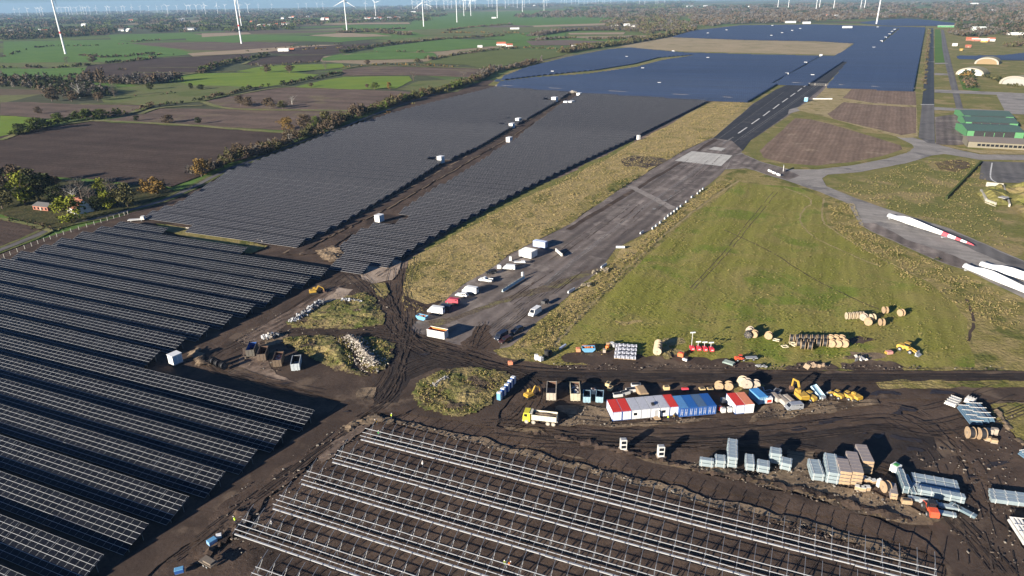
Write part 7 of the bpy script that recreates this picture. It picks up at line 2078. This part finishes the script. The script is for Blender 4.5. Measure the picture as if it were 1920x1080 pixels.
# people
def person(label, px, py, vest, hd=0, pose='stand', pants=PANTS):
    p = G(px, py)
    r = thing('person', label, 'person', (p.x, p.y, ZC[0]), radians(hd), 'site workers')
    lean = .35 if pose == 'bend' else .05
    J = [(0, 0, .95), (lean * .5, 0, 1.2), (lean, 0, 1.45), (lean * 1.2, 0, 1.55), (lean * 1.4 + .02, 0, 1.68),
         (.02, .11, .88), (.10, .12, .48), (.0, .13, .06), (.14, .13, .03), (.02, -.11, .88), (-.08, -.12, .48), (-.18, -.13, .06), (-.05, -.13, .03),
         (lean, .2, 1.42), (lean + .12, .27, 1.15), (lean + .32, .22, 1.05), (lean, -.2, 1.42), (lean + .02, -.28, 1.14), (lean + .18, -.24, .92)]
    E_ = [(0, 1), (1, 2), (2, 3), (3, 4), (0, 5), (5, 6), (6, 7), (7, 8), (0, 9), (9, 10), (10, 11), (11, 12), (2, 13), (13, 14), (14, 15), (2, 16), (16, 17), (17, 18)]
    Rr = [.15, .15, .16, .06, .11, .10, .07, .05, .045, .10, .07, .05, .045, .07, .05, .04, .07, .05, .04]
    mb = MB()
    mb.v, mb.f, mb.m = J, [], []
    me = bpy.data.meshes.new('body')
    me.from_pydata(J, E_, [])
    me.materials.append(pants)
    o = bpy.data.objects.new('body', me)
    C.objects.link(o)
    o.parent = r
    md = o.modifiers.new('skin', 'SKIN')
    for i, v in enumerate(me.skin_vertices[0].data if me.skin_vertices else []):
        v.radius = (Rr[i], Rr[i])
        v.use_root = (i == 0)
    o.modifiers.new('sub', 'SUBSURF').levels = 1
    if not me.skin_vertices:
        bpy.context.view_layer.objects.active = o
    MB().tube((lean * .3, 0, 1.0), (lean * 1.02, 0, 1.5), .20, .22, 10).build('vest', vest, r)
    MB().tube((lean * 1.4, 0, 1.60), (lean * 1.4 + .01, 0, 1.74), .10, .10, 10).build('face', SKIN, r)
    MB().tube((lean * 1.4, 0, 1.72), (lean * 1.4 + .01, 0, 1.84), .125, .07, 10).build('helmet', WHITE, r)
for x, y, v, hd, po, l, *pt in [
    (735, 789, HIVIS, 20, 'stand', 'worker in yellow vest standing at the top corner of the racks'), (708, 800, YEL, 200, 'bend', 'worker in yellow jacket bending beside the first rafters'),
    (711, 822, GREEN, 100, 'stand', 'worker in green vest between the purlins of the furthest rack'), (793, 880, WHITE, 60, 'stand', 'worker in white shirt between the two furthest racks'),
    (444, 986, HIVIS, 150, 'bend', 'worker in bright green vest at the left end of the second nearest rack'), (511, 994, DWHITE, 40, 'stand', 'worker in pale clothes behind the second nearest rack'),
    (947, 1068, HIVIS, 180, 'stand', 'worker in green vest beside an orange clad colleague at the bottom'), (953, 1070, HIOR, 0, 'bend', 'worker in orange vest at the bottom of the photo'),
    (1252, 792, HIVIS, 250, 'stand', 'worker in yellow vest in front of the rightmost red roofed office'), (1264, 790, YEL, 200, 'bend', 'worker bending by a box in front of the site offices')]:
    person(l, x, y, v, hd, po)
box_thing('crate', 'blue covered crate at the lower left end of the racks', 'crate', 399, 1022, 50, (1.7, 1.2, .8), pm((.20, .35, .55), .6), extra=((0, 0, .92), (1.75, 1.25, .06), 'lid'), extracol=LBLUE, group='crates by the racks')
box_thing('crate', 'white crate beside the blue covered crate', 'crate', 412, 1012, 20, (1.0, .8, .7), DWHITE, extra=((0, 0, .82), (1.05, .85, .06), 'lid'), extracol=WHITE, group='crates by the racks')
box_thing('crate', 'blue crate at the bottom edge left of the racks', 'crate', 338, 1077, 20, (1.6, 1.0, .8), BLUE, extra=((0, 0, .92), (1.65, 1.05, .06), 'lid'), extracol=LBLUE, group='crates by the racks')
p = G(393, 1062)
t = thing('trailer', 'muddy flat trailer partly in shade at the lower left of the racks', 'trailer', (p.x, p.y, ZC[0]), radians(-30), 'trailers')
MB().box((0, 0, .7), (3.6, 1.8, .15)).box((.3, 0, .95), (2.2, 1.2, .4)).build('deck', pm((.16, .13, .10), .9), t)
wheels(t, 3.6, 2, .35, (-.3, .6), .2)
p = G(257, 415)
t = thing('flatbed_trailer', 'small white flatbed at the far corner of the near solar rows', 'trailer', (p.x, p.y, .05), radians(10), 'trailers')
MB().box((0, 0, 1.0), (8, 2.4, .3)).box((3, 0, 1.8), (1.6, 2.2, 1.4)).build('deck', DWHITE, t)
wheels(t, 8, 2.4, .45, (-2.5, 2.5), .3)
# ------------------------------------------------------------------ loose stones, scraps and grass tufts
def inpoly(poly, x, y):
    ins = False
    for i in range(len(poly)):
        a, b_ = poly[i], poly[(i + 1) % len(poly)]
        if (a[1] > y) != (b_[1] > y) and x < (b_[0] - a[0]) * (y - a[1]) / (b_[1] - a[1]) + a[0]: ins = not ins
    return ins
def scatter(poly, n):
    P = [G(*q) for q in poly]
    P = [(p.x, p.y) for p in P]
    x0, x1, y0, y1 = min(p[0] for p in P), max(p[0] for p in P), min(p[1] for p in P), max(p[1] for p in P)
    out = []
    while len(out) < n:
        x, y = random.uniform(x0, x1), random.uniform(y0, y1)
        if inpoly(P, x, y): out.append((x, y))
    return out
random.seed(99)
mb = MB()
for poly, n in [([(1040, 765), (1142, 766), (1350, 790), (1150, 805), (1040, 800)], 160), ([(1300, 868), (1500, 880), (1640, 925), (1760, 972), (1690, 985), (1300, 885)], 420), ([(740, 790), (1160, 892), (1700, 1040), (1690, 1055), (1160, 905), (745, 799)], 420),
                ([(1410, 782), (1480, 750), (1640, 750), (1560, 778), (1440, 790)], 130), ([(540, 625), (640, 530), (700, 520), (760, 620), (700, 660)], 260), ([(440, 640), (520, 580), (560, 640), (520, 700), (450, 690)], 220),
                ([(420, 940), (640, 800), (700, 800), (500, 1060), (380, 1060)], 300), ([(1030, 683), (1900, 690), (1900, 697), (1040, 696)], 260), ([(1700, 860), (1900, 780), (1918, 1075), (1800, 1040)], 320), ([(560, 470), (760, 360), (1060, 185), (1070, 190), (780, 375), (600, 478)], 260)]:
    for x, y in scatter(poly, n):
        s_ = random.choice((.12, .15, .2, .25, .4))
        mb.box((x, y, ZC[0] + s_ * .15), (s_ * random.uniform(.6, 1.8), s_ * random.uniform(.5, 1.1), s_ * random.uniform(.3, .7)), rz=random.uniform(0, 3), mi=random.randrange(4), top=random.uniform(.5, .95))
tag(mb.build('loose_stones', [pm((.13, .10, .075), .9), pm((.24, .21, .17), .9), pm((.07, .052, .042), .9), pm((.04, .032, .028), .9)]), 'loose stones, clods and timber scraps strewn over the yard and tracks', 'debris', kind='stuff')
TM = [gmat('straw_tuft', (.290, .220, .100), (.215, .170, .070), None, s1=6, s2=1, bump=0), gmat('green_tuft', (.115, .120, .028), (.150, .135, .042), None, s1=6, s2=1, bump=0), gmat('dark_tuft', (.075, .070, .024), (.105, .086, .032), None, s1=6, s2=1, bump=0)]
def tufts(label, poly, n, s0, wts, z=0):
    mb = MB()
    for x, y in scatter(poly, n):
        if noise.noise(Vector((x / 7, y / 7, 3))) < -.18: continue
        mi = random.choices((0, 1, 2), wts)[0]
        for k in range(3):
            s_ = s0 * random.uniform(.35, 1.0)
            an = random.uniform(0, 6.28)
            d = Vector((cos(an), sin(an), 0)) * s_ * .55
            c = Vector((x + random.uniform(-.3, .3), y + random.uniform(-.3, .3), ZC[0] + z))
            mb.add([c - d, c + d, c + d * .3 + Vector((random.uniform(-.2, .2), random.uniform(-.2, .2), s_))], [(0, 1, 2)], mi)
    tag(mb.build('grass_tufts', TM), label, 'grass', kind='stuff')
tufts('straw coloured grass tufts on the strip left of the runway', [(767, 490), (880, 420), (1060, 334), (1240, 244), (1335, 195), (1400, 190), (1337, 256), (1215, 320), (1067, 418), (923, 500), (837, 558), (800, 585), (765, 600), (752, 565)], 9000, .5, (6, 1.5, 1))
tufts('mixed grass tufts between the runway and the meadow', [(1340, 345), (1382, 335), (1265, 422), (1150, 536), (1060, 625), (1050, 655), (1000, 675), (945, 668), (1010, 610), (1130, 510), (1222, 434)], 3400, .42, (5, 3, 1))
tufts('rough grass tufts along the concrete road and meadow edge', [(1550, 380), (1600, 384), (1625, 436), (1760, 497), (1910, 570), (1910, 640), (1820, 590), (1640, 498), (1560, 425)], 3000, .42, (5, 3, 1))
tufts('grass tufts on the airfield grass inside the road loop', [(1560, 352), (1640, 325), (1760, 300), (1835, 305), (1900, 480), (1780, 428), (1665, 392)], 2600, .45, (4, 4, 1))
tufts('short grass tufts over the large meadow', [(1390, 345), (1535, 372), (1552, 425), (1650, 482), (1790, 572), (1830, 680), (1060, 668), (1150, 545), (1300, 404)], 9000, .32, (1.2, 5, 1.6))
tufts('weeds and grass tufts on the upper grass bank', [(540, 610), (600, 577), (685, 552), (718, 592), (715, 610), (560, 617)], 700, .42, (3, 4, 1), .3)
tufts('weeds and grass tufts on the lower grass bank', [(528, 640), (620, 632), (700, 640), (735, 650), (730, 680), (700, 706), (590, 678)], 900, .45, (3, 4, 1), .5)
tufts('weeds and grass tufts on the round grass bank by the toilets', [(775, 740), (820, 700), (940, 698), (955, 715), (900, 775), (850, 783), (795, 768)], 900, .42, (4, 4, 1), .3)
# ------------------------------------------------------------------ air
m = bpy.data.materials.new('haze')
m.use_nodes = True
t = m.node_tree
t.nodes.clear()
vo_ = t.nodes.new('ShaderNodeVolumePrincipled')
vo_.inputs['Color'].default_value = (.46, .70, 1.0, 1)
vo_.inputs['Density'].default_value = 3.6e-5
vo_.inputs['Anisotropy'].default_value = 0.0
ou = t.nodes.new('ShaderNodeOutputMaterial')
t.links.new(vo_.outputs[0], ou.inputs['Volume'])
hz = MB().box((0, 0, 124.4), (46000, 46000, 251.2)).build('haze', m)
tag(hz, kind='stuff')
S.cycles.volume_step_rate = 10
